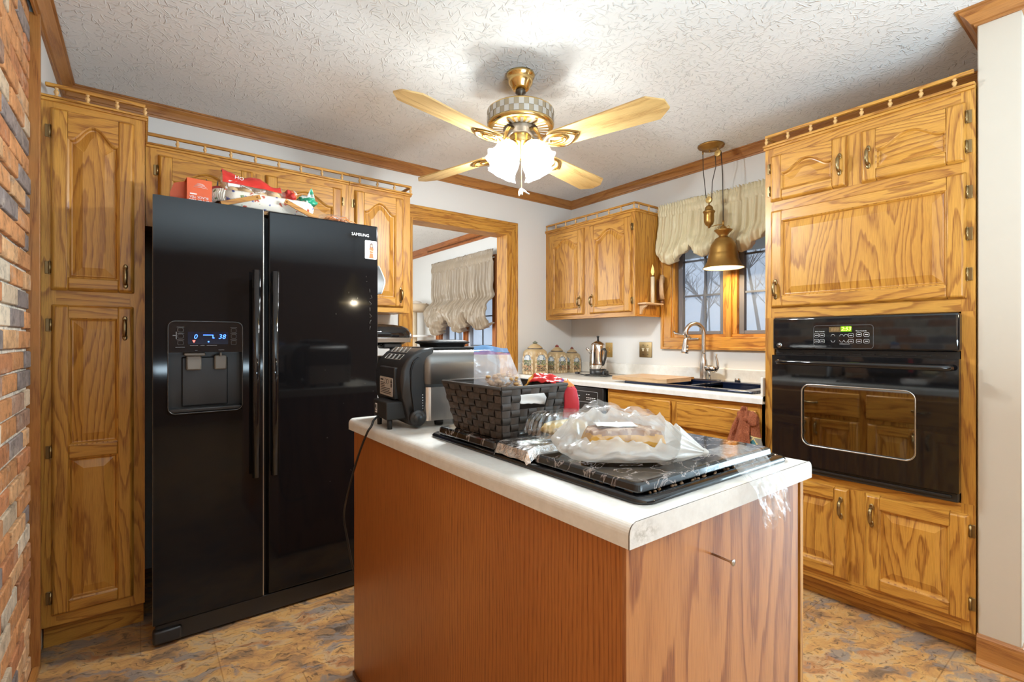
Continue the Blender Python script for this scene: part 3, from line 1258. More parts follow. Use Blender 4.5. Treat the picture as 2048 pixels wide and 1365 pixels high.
def gallery(cab, p0, p1, n, z0, ends=(1, 1), inset0=0.006, inset1=0.006):
    """little rail on turned spindles along a cabinet top"""
    dx, dy = p1[0] - p0[0], p1[1] - p0[1]
    g = 0 if abs(dx) > abs(dy) else 1
    t = 0.008
    mb = MB()
    mb.box(min(p0[0], p1[0]) - (t if g else 0), max(p0[0], p1[0]) + (t if g else 0), min(p0[1], p1[1]) - (0 if g else t),
           max(p0[1], p1[1]) + (0 if g else t), z0 + 0.033, z0 + 0.047, g=g, bevel=0.003)
    rail = mb.build('gallery_rail', OAK, cab)
    org = ORG[cab.name]
    for k in range(n):
        f = (k + inset0) / (n - 1 + inset0 + inset1) if n > 1 else 0.5
        s = bpy.data.objects.new('spindle', SPME)
        COL.objects.link(s)
        s.parent = rail
        s.location = (p0[0] + dx * f - org[0], p0[1] + dy * f - org[1], z0 - org[2])
    return rail


# ------------------------------------------------------------------ pantry
pan = thing('pantry_cabinet', 'tall narrow oak pantry cabinet between the brick and the black fridge', 'cabinet', (-0.14, 2.83, 0))
FY = 2.522
mb = MB()
mb.box(-0.296, 0.014, FY, 3.148, 0.100, 2.085, g=2)
mb.box(-0.255, -0.035, FY - 0.0008, FY + 0.01, 1.315, 1.372, g=0)
mb.box(-0.255, -0.035, FY - 0.0008, FY + 0.01, 2.055, 2.085, g=0)
mb.box(-0.255, -0.035, FY - 0.0008, FY + 0.01, 0.100, 0.140, g=0)
mb.box(-0.296, 0.010, FY + 0.055, 3.14, 0.0, 0.100, g=0)
mb.build('body', OAK, pan)
mb = MB()
mb.box(-0.297, 0.022, FY - 0.010, 3.148, 2.085, 2.097, g=0, bevel=0.003)
mb.box(-0.297, 0.026, FY - 0.014, 3.148, 2.097, 2.106, g=0, bevel=0.003)
mb.build('top_moulding', OAK, pan)
make_door(pan, FA(-0.270, FY, 1.372), 0.250, 0.690, (0.222, 0.066), 'L', (0.60, 0.085), arch=0.060, st=0.050, rl=0.050)
make_door(pan, FA(-0.268, FY, 0.140), 0.246, 1.178, (0.218, 1.090), 'L', (1.10, 0.62, 0.07), arch=0.0, st=0.050, rl=0.050, mid=0.615)
gallery(pan, (-0.285, FY - 0.002), (0.016, FY - 0.002), 4, 2.106, inset0=0.35, inset1=0.02)

# ------------------------------------------------------------------ cabinets over the fridge and beside it
FY = 2.845
ov = thing('wall_cabinet', 'oak wall cabinet with two arched doors above the black fridge', 'cabinet', (0.49, 3.0, 1.72))
mb = MB()
mb.box(0.018, 0.966, FY, 3.148, 1.715, 2.085, g=2)
mb.box(0.06, 0.93, FY - 0.0008, FY + 0.01, 2.052, 2.085, g=0)
mb.box(0.06, 0.93, FY - 0.0008, FY + 0.01, 1.715, 1.750, g=0)
mb.build('body', OAK, ov)
mb = MB()
mb.box(0.016, 0.9665, FY - 0.010, 3.148, 2.085, 2.097, g=0, bevel=0.003)
mb.box(0.016, 0.9665, FY - 0.014, 3.148, 2.097, 2.106, g=0, bevel=0.003)
mb.build('top_moulding', OAK, ov)
make_door(ov, FA(0.065, FY, 1.748), 0.400, 0.308, (0.370, 0.06), 'L', (0.235, 0.06), arch=0.060, panel_g=0)
make_door(ov, FA(0.525, FY, 1.748), 0.400, 0.308, (0.030, 0.06), 'R', (0.235, 0.06), arch=0.060, panel_g=0)
gallery(ov, (0.018, FY - 0.002), (0.966, FY - 0.002), 8, 2.106, inset0=1.1, inset1=0.35)

rc = thing('wall_cabinet', 'single door oak wall cabinet between the fridge and the doorway', 'cabinet', (1.16, 3.0, 1.35))
mb = MB()
mb.box(0.968, 1.354, FY, 3.148, 1.352, 2.085, g=2)
mb.box(0.998, 1.31, FY - 0.0008, FY + 0.01, 2.06, 2.085, g=0)
mb.box(0.998, 1.31, FY - 0.0008, FY + 0.01, 1.352, 1.385, g=0)
mb.build('body', OAK, rc)
mb = MB()
mb.box(0.967, 1.362, FY - 0.010, 3.148, 2.085, 2.097, g=0, bevel=0.003)
mb.box(0.967, 1.366, FY - 0.014, 3.148, 2.097, 2.106, g=0, bevel=0.003)
mb.build('top_moulding', OAK, rc)
make_door(rc, FA(0.998, FY, 1.383), 0.308, 0.680, (0.284, 0.078), 'L', (0.60, 0.085), arch=0.060)
gallery(rc, (0.966, FY - 0.002), (1.362, FY - 0.002), 4, 2.106, inset0=0.6, inset1=0.05)
gallery(rc, (1.358, FY + 0.005), (1.358, 3.135), 3, 2.106, inset0=0.8, inset1=0.2)

# ------------------------------------------------------------------ wall cabinet left of the window
FX = 2.757
lc = thing('wall_cabinet', 'two door oak wall cabinet in the corner left of the sink window', 'cabinet', (2.91, 2.68, 1.35))
mb = MB()
mb.box(FX, 3.058, 2.203, 3.148, 1.362, 2.085, g=2)
mb.box(FX - 0.0008, FX + 0.01, 2.24, 3.12, 2.058, 2.085, g=1)
mb.box(FX - 0.0008, FX + 0.01, 2.24, 3.12, 1.350, 1.383, g=1)
mb.box(FX, FX + 0.018, 2.203, 3.148, 1.350, 1.3625, g=1)
mb.box(FX + 0.018, 3.058, 2.203, 2.218, 1.350, 1.3625, g=0)
mb.build('body', OAK, lc)
mb = MB()
mb.box(FX - 0.010, 3.058, 2.195, 3.148, 2.085, 2.097, g=1, bevel=0.003)
mb.box(FX - 0.014, 3.058, 2.191, 3.148, 2.097, 2.106, g=1, bevel=0.003)
mb.build('top_moulding', OAK, lc)
make_door(lc, FB(FX, 3.092, 1.381), 0.396, 0.677, (0.362, 0.100), 'L', (0.60, 0.08), arch=0.060)
make_door(lc, FB(FX, 2.632, 1.381), 0.400, 0.679, (0.034, 0.100), 'R', (0.60, 0.08), arch=0.060)
gallery(lc, (FX - 0.002, 3.14), (FX - 0.002, 2.198), 9, 2.106, inset0=0.05, inset1=0.12)
gallery(lc, (FX + 0.008, 2.199), (3.050, 2.199), 3, 2.106, inset0=0.25, inset1=0.3)

# ------------------------------------------------------------------ oven tower
TX = 2.449
tw = thing('oven_cabinet', 'tall oak cabinet housing the black wall oven', 'cabinet', (2.75, 0.78, 0))
mb = MB()
mb.box(TX, 3.05, 0.401, 1.161, 0.096, 0.572, g=2)
mb.box(TX, 3.05, 0.401, 1.161, 1.290, 2.112, g=2)
mb.box(TX, 3.05, 0.401, 0.440, 0.572, 1.290, g=2)
mb.box(TX, 3.05, 1.118, 1.161, 0.572, 1.290, g=2)
mb.box(3.03, 3.05, 0.440, 1.118, 0.572, 1.290, g=2)
mb.box(TX + 0.07, 3.04, 0.405, 1.158, 0, 0.096, g=1)
e = 0.0008
mb.box(TX - e, TX + 0.01, 0.440, 1.118, 1.290, 1.338, g=1)
mb.box(TX - e, TX + 0.01, 0.440, 1.118, 1.806, 1.852, g=1)
mb.box(TX - e, TX + 0.01, 0.440, 1.118, 2.070, 2.112, g=1)
mb.box(TX - e, TX + 0.01, 0.440, 1.118, 0.535, 0.572, g=1)
mb.box(TX - e, TX + 0.01, 0.440, 1.118, 0.096, 0.138, g=1)
mb.build('body', OAK, tw)
mb = MB()
mb.box(TX - 0.010, 3.05, 0.4005, 1.166, 2.112, 2.124, g=1, bevel=0.003)
mb.box(TX - 0.014, 3.05, 0.4005, 1.170, 2.124, 2.136, g=1, bevel=0.003)
mb.build('top_moulding', OAK, tw)
make_door(tw, FB(TX, 1.134, 1.852), 0.325, 0.223, (0.300, 0.098), 'L', (0.165, 0.055), arch=0.045, panel_g=0, rl=0.048)
make_door(tw, FB(TX, 0.758, 1.848), 0.332, 0.223, (0.030, 0.102), 'R', (0.165, 0.055), arch=0.045, panel_g=0, rl=0.048)
make_door(tw, FB(TX, 1.132, 1.338), 0.708, 0.470, (0.028, 0.088), 'R', (0.395, 0.24, 0.09), arch=0.0, panel_g=2, name='door')
make_door(tw, FB(TX, 1.131, 0.136), 0.329, 0.400, (0.302, 0.315), 'L', (0.34, 0.07), arch=0.0)
make_door(tw, FB(TX, 0.744, 0.136), 0.328, 0.400, (0.028, 0.315), 'R', (0.34, 0.07), arch=0.0)
gallery(tw, (TX - 0.002, 1.160), (TX - 0.002, 0.404), 8, 2.136, inset0=0.05, inset1=0.55)
gallery(tw, (TX + 0.008, 1.160), (3.04, 1.160), 5, 2.136, inset0=0.9, inset1=0.2)

# wall oven
ovn = thing('wall_oven', 'black built-in wall oven with green lit clock', 'oven', (2.7, 0.776, 0.58))
mb = MB()
mb.box(2.455, 2.46, 0.446, 1.112, 0.592, 0.605)
mb.box(2.46, 3.02, 0.446, 0.466, 0.580, 1.282)
mb.box(2.46, 3.02, 1.092, 1.112, 0.580, 1.282)
mb.box(2.46, 3.02, 0.466, 1.092, 0.580, 0.600)
mb.box(2.46, 3.02, 0.466, 1.092, 1.105, 1.282)
mb.box(3.00, 3.02, 0.466, 1.092, 0.600, 1.105)
mb.build('body', BLACKM, ovn)
mb = MB()
for z in (0.80, 0.92):
    for k in range(16):
        y = 0.49 + k * 0.0385
        mb.box(2.48, 2.98, y, y + 0.004, z, z + 0.004)
    mb.box(2.48, 2.486, 0.468, 1.090, z - 0.002, z + 0.006)
    mb.box(2.972, 2.98, 0.468, 1.090, z - 0.002, z + 0.006)
mb.build('rack', CHROME, ovn)
mb = MB()
mb.box(2.412, 2.462, 0.438, 1.110, 1.138, 1.287, bevel=0.010, seg=3)
cp = mb.build('control_panel', BLACK, ovn)
mb = MB()
for k in range(14):
    y = 0.48 + k * 0.046
    mb.box(2.440, 2.446, y, y + 0.03, 1.119, 1.124)
mb.box(2.447, 2.47, 0.443, 1.108, 1.108, 1.142)
mb.build('vent_slot', BLACKM, ovn)
mb = MB()
y0, y1, z0, z1 = 0.439, 1.110, 0.612, 1.112
wy0, wy1, wz0, wz1 = 0.567, 0.979, 0.706, 0.982
X0, X1 = 2.408, 2.444
mb.box(X0, X1, y0, wy0, z0, z1)
mb.box(X0, X1, wy1, y1, z0, z1)
mb.box(X0, X1, wy0, wy1, z0, wz0)
mb.box(X0, X1, wy0, wy1, wz1, z1)
for cy, cz, sy, sz in ((wy0, wz0, 1, 1), (wy1, wz0, -1, 1), (wy0, wz1, 1, -1), (wy1, wz1, -1, -1)):
    R = 0.035
    pts = [(cy - 0.001 * sy, cz - 0.001 * sz)] + [(cy + sy * (R - R * math.sin(a)), cz + sz * (R - R * math.cos(a))) for a in [PI / 2 * i / 8 for i in range(9)]]
    mb.prism(pts, 0, X0 + 0.0002, X1 - 0.0002)
od = mb.build('door', BLACK, ovn)
mb = MB()
mb.box(X0 + 0.010, X0 + 0.013, wy0 - 0.002, wy1 + 0.002, wz0 - 0.002, wz1 + 0.002)
mb.build('window_glass', OVENGLASS, od)
mb = MB()


def rrect(y0, y1, z0, z1, R, n=6):
    pts = []
    for cy, cz, a0 in ((y1 - R, z0 + R, -PI / 2), (y1 - R, z1 - R, 0), (y0 + R, z1 - R, PI / 2), (y0 + R, z0 + R, PI)):
        for i in range(n + 1):
            a = a0 + PI / 2 * i / n
            pts.append((cy + R * math.cos(a), cz + R * math.sin(a)))
    return pts


pts = [(X0 + 0.002, p[0], p[1]) for p in rrect(wy0, wy1, wz0, wz1, 0.035)]
mb.tube(pts + [pts[0]], 0.0035, 6, caps=False)
mb.build('window_bead', CHROME, od)
mb = MB()
mb.tube([(2.384, 1.072, 1.082), (2.366, 1.066, 1.081), (2.362, 1.045, 1.081), (2.360, 0.77, 1.080), (2.362, 0.485, 1.079), (2.366, 0.464, 1.079), (2.384, 0.458, 1.079)],
        0.0115, 12)
for y in (1.058, 0.472):
    mb.box(2.366, 2.409, y - 0.010, y + 0.010, 1.072, 1.090, bevel=0.004)
mb.build('handle', BLACK, od)
mb = MB()
mb.box(2.425, 2.449, 0.443, 1.108, 0.575, 0.608, bevel=0.003)
mb.box(2.418, 2.426, 0.462, 1.092, 0.590, 0.600, bevel=0.002)
mb.build('bottom_trim', BLACKM, ovn)
# panel print, clock and badge
PX = 2.4115


def rect_line(mb, y0, y1, z0, z1, t, x, R=0.004):
    pts = [(x, p[0], p[1]) for p in rrect(y0, y1, z0, z1, R, 3)]
    mb.tube(pts + [pts[0]], t, 4, caps=False)


mb = MB()
rect_line(mb, 0.705, 0.930, 1.147, 1.247, 0.0007, PX, 0.012)
mb.build('keypad_outline', GREYB, cp)
LITG = plain('lit_green_digits', (0.1, 0.3, 0.02), 0.5, emit=(0.55, 1.0, 0.05), estr=5.0)
LITGD = plain('lit_green_panel', (0.02, 0.05, 0.0), 0.3, emit=(0.14, 0.34, 0.0), estr=0.8)
DIMA = plain('dim_amber_panel', (0.13, 0.085, 0.035), 0.3)
DIMB = plain('dim_amber_digits', (0.32, 0.20, 0.09), 0.4)
mb = MB()
mb.box(PX - 0.0005, PX + 0.002, 0.783, 0.823, 1.219, 1.242)
mb.build('clock_window', LITGD, cp)
mb = MB()
mb.box(PX - 0.0004, PX + 0.002, 0.823, 0.868, 1.217, 1.240)
mb.build('temperature_window', DIMA, cp)
text_mesh('2:53', 0.022, FB(PX - 0.001, 0.803, 1.2305), LITG, 'clock_digits', cp, shear=0.2)
text_mesh('888', 0.020, FB(PX - 0.001, 0.846, 1.2285), DIMB, 'temperature_digits', cp, shear=0.2)
mb = MB()
for yb, zb in ((0.918, 1.204), (0.896, 1.204), (0.918, 1.178), (0.896, 1.178), (0.785, 1.203), (0.785, 1.178), (0.756, 1.206), (0.729, 1.206), (0.756, 1.178), (0.729, 1.178)):
    rect_line(mb, yb - 0.0095, yb + 0.0095, zb - 0.008, zb + 0.008, 0.0005, PX, 0.004)
    mb.box(PX - 0.0004, PX + 0.001, yb - 0.0055, yb + 0.0055, zb - 0.0012, zb + 0.0012)
for yb in (0.853, 0.820, 0.803):
    for zb, s in ((1.199, 1), (1.182, -1)):
        pts = [(PX, yb - 0.008, zb), (PX, yb - 0.004, zb + s * 0.008), (PX, yb + 0.004, zb + s * 0.008), (PX, yb + 0.008, zb)]
        mb.tube(pts, 0.0005, 4)
mb.box(PX - 0.0004, PX + 0.001, 0.790, 0.828, 1.1655, 1.1665)
mb.build('keypad_print', WHITEP, cp)
text_mesh('Oven Controls', 0.0062, FB(PX - 0.0006, 0.905, 1.2205), WHITEP, 'keypad_lettering', cp, xs=1.0)
text_mesh('Timer Controls', 0.0062, FB(PX - 0.0006, 0.748, 1.2215), WHITEP, 'keypad_lettering', cp, xs=1.0)
mb = MB()
mb.lathe([(0.0, 0.0), (0.0115, 0.0), (0.0115, 0.002), (0.0, 0.002)], (0, 0, 0), 24, axis=0)
bd = mb.build('badge', CHROME, cp, Matrix.Translation((PX - 0.0012, 1.078, 1.158)))
mb = MB()
pts = [(PX - 0.0016, 1.078 + 0.0088 * math.cos(a), 1.158 + 0.0088 * math.sin(a)) for a in [2 * PI * i / 20 for i in range(21)]]
mb.tube(pts, 0.0006, 4, caps=False)
mb.build('badge_ring', BLACKM, bd)
text_mesh('GE', 0.0115, FB(PX - 0.0018, 1.078, 1.158), BLACKM, 'badge_monogram', bd, shear=0.25)

# ------------------------------------------------------------------ base cabinets under the window
BXF = 2.449
sb = thing('sink_base_cabinet', 'oak base cabinet with two false drawer fronts under the sink', 'cabinet', (2.75, 1.68, 0))
mb = MB()
mb.box(BXF, BXF + 0.018, 1.1615, 2.196, 0.100, 0.866, g=2)
mb.box(BXF, 3.05, 1.1615, 1.178, 0.100, 0.866, g=2)
mb.box(BXF, 3.05, 2.178, 2.196, 0.100, 0.866, g=2)
mb.box(BXF, 3.05, 1.1615, 2.196, 0.100, 0.118, g=1)
mb.box(BXF - 0.0008, BXF + 0.01, 1.20, 2.16, 0.828, 0.866, g=1)
mb.box(BXF - 0.0008, BXF + 0.01, 1.20, 2.16, 0.655, 0.695, g=1)
mb.box(BXF + 0.07, BXF + 0.09, 1.165, 2.194, 0, 0.100, g=1)
mb.build('body', OAK, sb)
make_door(sb, FB(BXF, 2.152, 0.692), 0.458, 0.138, slab=True, panel_g=0, name='false_drawer_front')
make_door(sb, FB(BXF, 1.650, 0.692), 0.452, 0.138, slab=True, panel_g=0, name='false_drawer_front')
make_door(sb, FB(BXF, 2.152, 0.135), 0.458, 0.525, (0.430, 0.46), arch=0.0)
make_door(sb, FB(BXF, 1.650, 0.135), 0.452, 0.525, (0.028, 0.46), arch=0.0)

cb = thing('corner_base_cabinet', 'oak base cabinet in the far corner left of the dishwasher', 'cabinet', (2.75, 2.98, 0))
mb = MB()
mb.box(BXF, 3.05, 2.812, 3.147, 0.100, 0.866, g=2)
mb.box(BXF + 0.07, 3.05, 2.814, 3.146, 0, 0.100, g=1)
mb.build('body', OAK, cb)
make_door(cb, FB(BXF, 3.10, 0.692), 0.255, 0.138, slab=True, panel_g=0, name='drawer_front')
make_door(cb, FB(BXF, 3.10, 0.135), 0.255, 0.525, (0.03, 0.46), arch=0.0)

dw = thing('dishwasher', 'black dishwasher under the counter left of the sink', 'dishwasher', (2.75, 2.504, 0))
mb = MB()
mb.box(2.47, 3.04, 2.202, 2.806, 0.08, 0.864)
mb.build('body', BLACKM, dw)
mb = MB()
mb.box(2.432, 2.47, 2.206, 2.802, 0.705, 0.860, bevel=0.006)
pn = mb.build('control_panel', BLACKM, dw)
mb = MB()
mb.box(2.436, 2.47, 2.206, 2.802, 0.105, 0.690, bevel=0.004)
mb.build('door', BLACK, dw)
mb = MB()
mb.box(2.50, 2.52, 2.206, 2.802, 0.0, 0.10)
mb.build('kick_plate', BLACKM, dw)
mb = MB()
rect_line(mb, 2.255, 2.47, 0.757, 0.830, 0.0007, 2.4318, 0.006)
for k in range(5):
    mb.box(2.4312, 2.433, 2.275 + k * 0.018, 2.287 + k * 0.018, 0.785, 0.789)
    mb.box(2.4312, 2.433, 2.275 + k * 0.018, 2.285 + k * 0.018, 0.773, 0.777)
for k in range(2):
    mb.box(2.4312, 2.433, 2.33 + k * 0.02, 2.34 + k * 0.02, 0.808, 0.812)
mb.box(2.4312, 2.433, 2.42, 2.44, 0.795, 0.799)
mb.box(2.4312, 2.433, 2.425, 2.435, 0.775, 0.779)
mb.build('button_print', WHITEP, pn)
mb = MB()
mb.box(2.430, 2.434, 2.42, 2.60, 0.715, 0.738, bevel=0.001)
mb.build('latch_recess', BLACK, pn)

# ------------------------------------------------------------------ worktops
CT, CBT = 0.906, 0.867


def nose(x_front, x_back, z0, z1, R, side=-1):
    """cross-section with a rolled front edge, in (x, z)"""
    pts = [(x_back, z0), (x_front, z0)]
    for i in range(7):
        a = PI / 2 * i / 6
        pts.append((x_front - side * (R - R * math.cos(a)), z1 - R + R * math.sin(a)))
    pts.append((x_back, z1))
    return pts


ct = thing('countertop', 'white laminate countertop with backsplash under the sink window', 'countertop', (2.74, 2.15, CBT))
SX0, SX1, SY0, SY1 = 2.505, 2.93, 1.285, 2.025
mb = MB()
mb.prism(nose(2.425, SX0, CBT, CT, 0.016), 1, 1.164, 3.148, smooth=False)
mb.box(SX0, SX1, 1.164, SY0, CBT, CT)
mb.box(SX0, SX1, SY1, 3.148, CBT, CT)
mb.box(SX1, 3.040, 1.164, 3.148, CBT, CT)
mb.build('top', LAM, ct)
mb = MB()
mb.box(3.040, 3.0595, 1.164, 3.149, CT, 0.996, bevel=0.006)
mb.box(2.432, 3.041, 3.130, 3.149, CT, 0.996, bevel=0.006)
mb.box(2.430, 3.041, 1.164, 1.176, CT - 0.03, 0.998, bevel=0.003)
mb.build('backsplash', LAM, ct)

ca = thing('countertop', 'short white countertop between the fridge and the doorway', 'countertop', (1.17, 2.83, CBT))
mb = MB()
mb.g = 0
pts = [(2.512, CBT), (2.512, CT - 0.016), (2.517, CT - 0.005), (2.528, CT), (3.13, CT), (3.13, CBT)]
mb.prism(pts, 0, 0.945, 1.400)
mb.build('top', LAM, ca)
mb = MB()
mb.box(0.945, 1.400, 3.130, 3.149, CT, 0.996, bevel=0.005)
mb.build('backsplash', LAM, ca)
cc = thing('base_cabinet', 'oak base cabinet under the stand mixer beside the doorway', 'cabinet', (1.17, 2.83, 0))
mb = MB()
mb.box(0.948, 1.395, 2.536, 3.148, 0.100, 0.866, g=2)
mb.box(0.950, 1.390, 2.60, 3.146, 0, 0.100, g=0)
mb.build('body', OAK, cc)
make_door(cc, FA(0.975, 2.536, 0.692), 0.392, 0.138, slab=True, panel_g=0, name='drawer_front')
make_door(cc, FA(0.975, 2.536, 0.135), 0.392, 0.525, (0.36, 0.46), arch=0.0)

# ------------------------------------------------------------------ island
IX0, IX1, IY0, IY1 = 0.587, 1.232, 0.479, 1.728
isl = thing('kitchen_island', 'oak panelled kitchen island with a screw in its near end', 'island', (0.91, 1.1, 0))
mb = MB()
mb.box(0.612, 1.205, 0.512, 1.705, 0.012, 0.866, g=2)
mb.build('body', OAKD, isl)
mb = MB()
mb.box(0.602, 0.6118, 0.506, 1.715, 0.012, 0.866, g=2)
mb.build('side_panel', OAKS, isl)
mb = MB()
mb.box(0.6018, 1.205, 0.498, 0.5058, 0.012, 0.866, g=2)
mb.build('end_panel', OAKR, isl)
mb = MB()
mb.box(0.612, 1.205, 1.7055, 1.715, 0.012, 0.866, g=2)
mb.build('end_panel', OAKR, isl)
mb = MB()
mb.box(1.214, 1.232 - 0.004, 0.496, 0.545, 0.100, 0.866, g=2)
mb.box(1.205, 1.228, 0.520, 1.715, 0.100, 0.866, g=2)
mb.build('face_frame', OAK, isl)
mb = MB()
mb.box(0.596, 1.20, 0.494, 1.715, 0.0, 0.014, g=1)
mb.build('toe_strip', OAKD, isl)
for (a, w) in ((0.545, 0.545), (1.125, 0.560)):
    make_door(isl, FI(1.228, a, 0.690), w, 0.150, (w / 2, 0.075), slab=True, panel_g=0, name='drawer_front', vertical=False)
    make_door(isl, FI(1.228, a, 0.135), w / 2 - 0.006, 0.530, (w / 2 - 0.035, 0.46), arch=0.0)
    make_door(isl, FI(1.228, a + w / 2 + 0.003, 0.135), w / 2 - 0.006, 0.530, (0.030, 0.46), arch=0.0)

it = thing('countertop', 'white laminate island countertop with rolled edges and a smudged corner', 'countertop', (IX0, IY0, 0))
R = 0.018


def isl_prof(g=0.0):
    pts = [(IX0 - g, CBT - g), (IX1 + g, CBT - g)]
    for i in range(8):
        a = PI / 2 * i / 7
        pts.append((IX1 + g - R + R * math.cos(a), CT + g - R + R * math.sin(a)))
    for i in range(8):
        a = PI / 2 * (1 - i / 7)
        pts.append((IX0 - g + R - R * math.cos(a), CT + g - R + R * math.sin(a)))
    return pts


mb = MB()
mb.prism(isl_prof(), 1, IY0 + 0.002, IY1 - 0.002, smooth=False)
mb.build('top', LAM, it)
mb = MB()
mb.prism(isl_prof(0.0004), 1, IY0 + 0.0010, IY0 + 0.0022)
mb.build('edge_seam', DKBRONZE, it)
mb = MB()
mb.prism(isl_prof(0.0), 1, IY0, IY0 + 0.0010)
mb.build('end_cap', LAMS, it)
mb = MB()
mb.prism(isl_prof(0.0), 1, IY1 - 0.002, IY1)
mb.build('end_cap', LAM, it)

sc_ = thing('screw', 'steel screw sticking out of the island end panel', 'screw', (0.86, 0.485, 0.80))
mb = MB()
mb.lathe([(0.0, 0.0), (0.0022, 0.0), (0.0022, 0.034), (0.0058, 0.040), (0.0058, 0.0415), (0.0, 0.0415)], (0, 0, 0), 12, axis=1)
o = mb.build('shank', CHROME, sc_, Matrix.Translation((0.845, 0.4975, 0.787)) @ Matrix.Rotation(PI, 4, 'Z') @ Matrix.Rotation(-0.05, 4, 'X'))

# ------------------------------------------------------------------ refrigerator
fr = thing('refrigerator', 'black side by side refrigerator with ice and water dispenser', 'refrigerator', (0.48, 2.68, 0))
mb = MB()
mb.box(0.045, 0.922, 2.372, 3.05, 0.035, 1.722, bevel=0.004)
mb.box(0.06, 0.91, 2.40, 3.0, 0.0, 0.035)
for x in (0.10, 0.86):
    mb.box(x - 0.05, x + 0.05, 2.34, 2.46, 1.722, 1.740, bevel=0.004)
mb.build('body', BLACKM, fr)
FD = 2.300
# left door with dispenser recess
dx0, dx1, dz0, dz1 = 0.086, 0.336, 0.897, 1.255
mb = MB()


def slab(mb, x0, x1, z0, z1, b=0.006):
    mb.box(x0, x1, FD, FD + 0.066, z0, z1, bevel=b, seg=3)


X0, X1, Z0, Z1 = 0.037, 0.4185, 0.094, 1.738
poly_o = [(X0, Z0), (X1, Z0), (X1, Z1), (X0, Z1)]
mb.newpiece()
inn = rrect(dx0, dx1, dz0, dz1, 0.022, 4)
# front face around the recess: four strips meeting the recess rectangle
mb.box(X0, dx0, FD, FD + 0.066, Z0, Z1)
mb.box(dx1, X1, FD, FD + 0.066, Z0, Z1)
mb.box(dx0, dx1, FD, FD + 0.066, Z0, dz0)
mb.box(dx0, dx1, FD, FD + 0.066, dz1, Z1)
bmesh.ops.remove_doubles(mb.bm, verts=mb.bm.verts[:], dist=1e-5)
ld = mb.build('freezer_door', FRIDGE, fr)
mb = MB()
slab(mb, 0.4365, 0.925, Z0, Z1)
rd = mb.build('fresh_food_door', FRIDGE, fr)
mb = MB()
mb.box(X0 - 0.001, X0 + 0.004, FD + 0.001, FD + 0.006, Z0, Z1, bevel=0.0015)
mb.build('edge_bead', PEWTER, ld)
mb = MB()
mb.box(0.4145, 0.4190, FD - 0.0012, FD + 0.004, Z0, Z1, bevel=0.0012)
mb.build('edge_bead', PEWTER, ld)
# dispenser
BEZEL = plain('dark_grey_bezel', (0.085, 0.082, 0.080), 0.25, 0.8)
mb = MB()
pts = [(p[0], FD - 0.002, p[1]) for p in rrect(dx0 - 0.002, dx1 + 0.002, dz0 - 0.002, dz1 + 0.002, 0.024, 6)]
mb.tube(pts + [pts[0]], 0.0024, 6, caps=False)
mb.build('dispenser_bezel', BEZEL, ld)
mb = MB()
zc = 1.134
mb.box(dx0, dx1, FD + 0.001, FD + 0.05, zc, dz1)
dp = mb.build('dispenser_panel', BLACK, ld)
mb = MB()
# recess: back, sides, sloped floor
mb.face(mb.ring([(dx0, FD + 0.062, dz0), (dx1, FD + 0.062, dz0), (dx1, FD + 0.062, zc), (dx0, FD + 0.062, zc)]))
mb.box(dx0 + 0.045, dx1 - 0.045, FD + 0.050, FD + 0.061, dz0 + 0.02, zc - 0.02, bevel=0.004)
mb.box(dx0, dx1, FD + 0.004, FD + 0.062, dz0, dz0 + 0.016, bevel=0.004)
mb.build('dispenser_recess', BLACKM, ld)
TAUPE = plain('taupe_plastic', (0.17, 0.15, 0.125), 0.4)
for x, w in ((0.170, 0.052), (0.262, 0.044)):
    mb = MB()
    mb.box(x - w / 2, x + w / 2, FD + 0.020, FD + 0.040, zc - 0.072, zc - 0.012, bevel=0.006)
    if w > 0.05:
        mb.box(x - w / 2 - 0.008, x + w / 2 + 0.012, FD + 0.008, FD + 0.050, zc - 0.014, zc - 0.001, bevel=0.004)
    else:
        mb.box(x - 0.004, x + 0.004, FD + 0.012, FD + 0.03, zc - 0.016, zc - 0.001, bevel=0.002)
    mb.build('dispenser_paddle', TAUPE, ld)
BLUE = plain('lit_blue_digits', (0.02, 0.05, 0.3), 0.4, emit=(0.05, 0.18, 1.0), estr=2.2)
RED = plain('lit_red_mark', (0.3, 0.02, 0.02), 0.4, emit=(1.0, 0.08, 0.06), estr=3.0)
BLUEP = plain('display_window', (0.004, 0.006, 0.02), 0.1)
mb = MB()
mb.box(0.148, 0.286, FD - 0.0004, FD + 0.002, 1.166, 1.216)
mb.build('display', BLUEP, dp)
text_mesh('0', 0.026, FA(0.173, FD - 0.0012, 1.196), BLUE, 'temperature_digits', dp, shear=0.2)
text_mesh('38', 0.026, FA(0.264, FD - 0.0012, 1.196), BLUE, 'temperature_digits', dp, shear=0.2)
mb = MB()
mb.box(0.199, 0.232, FD - 0.0012, FD + 0.001, 1.2015, 1.2045)
mb.box(0.231, 0.234, FD - 0.0012, FD + 0.001, 1.190, 1.2045)
mb.box(0.231, 0.238, FD - 0.0012, FD + 0.001, 1.190, 1.193)
mb.box(0.215, 0.220, FD - 0.0012, FD + 0.001, 1.174, 1.179)
mb.build('status_light', BLUE, dp)
mb = MB()
mb.prism([(0.163, 1.182), (0.173, 1.182), (0.168, 1.172)], 1, FD - 0.0012, FD + 0.001)
mb.build('warning_light', RED, dp)
mb = MB()
for x in (0.124, 0.306):
    for z in (1.222, 1.198, 1.172):
        pts = [(p[0], FD - 0.0003, p[1]) for p in rrect(x - 0.009, x + 0.009, z - 0.008, z + 0.008, 0.004, 3)]
        mb.tube(pts + [pts[0]], 0.0005, 4, caps=False)
        mb.box(x - 0.012, x + 0.012, FD - 0.0006, FD + 0.001, z + 0.0112, z + 0.0124)
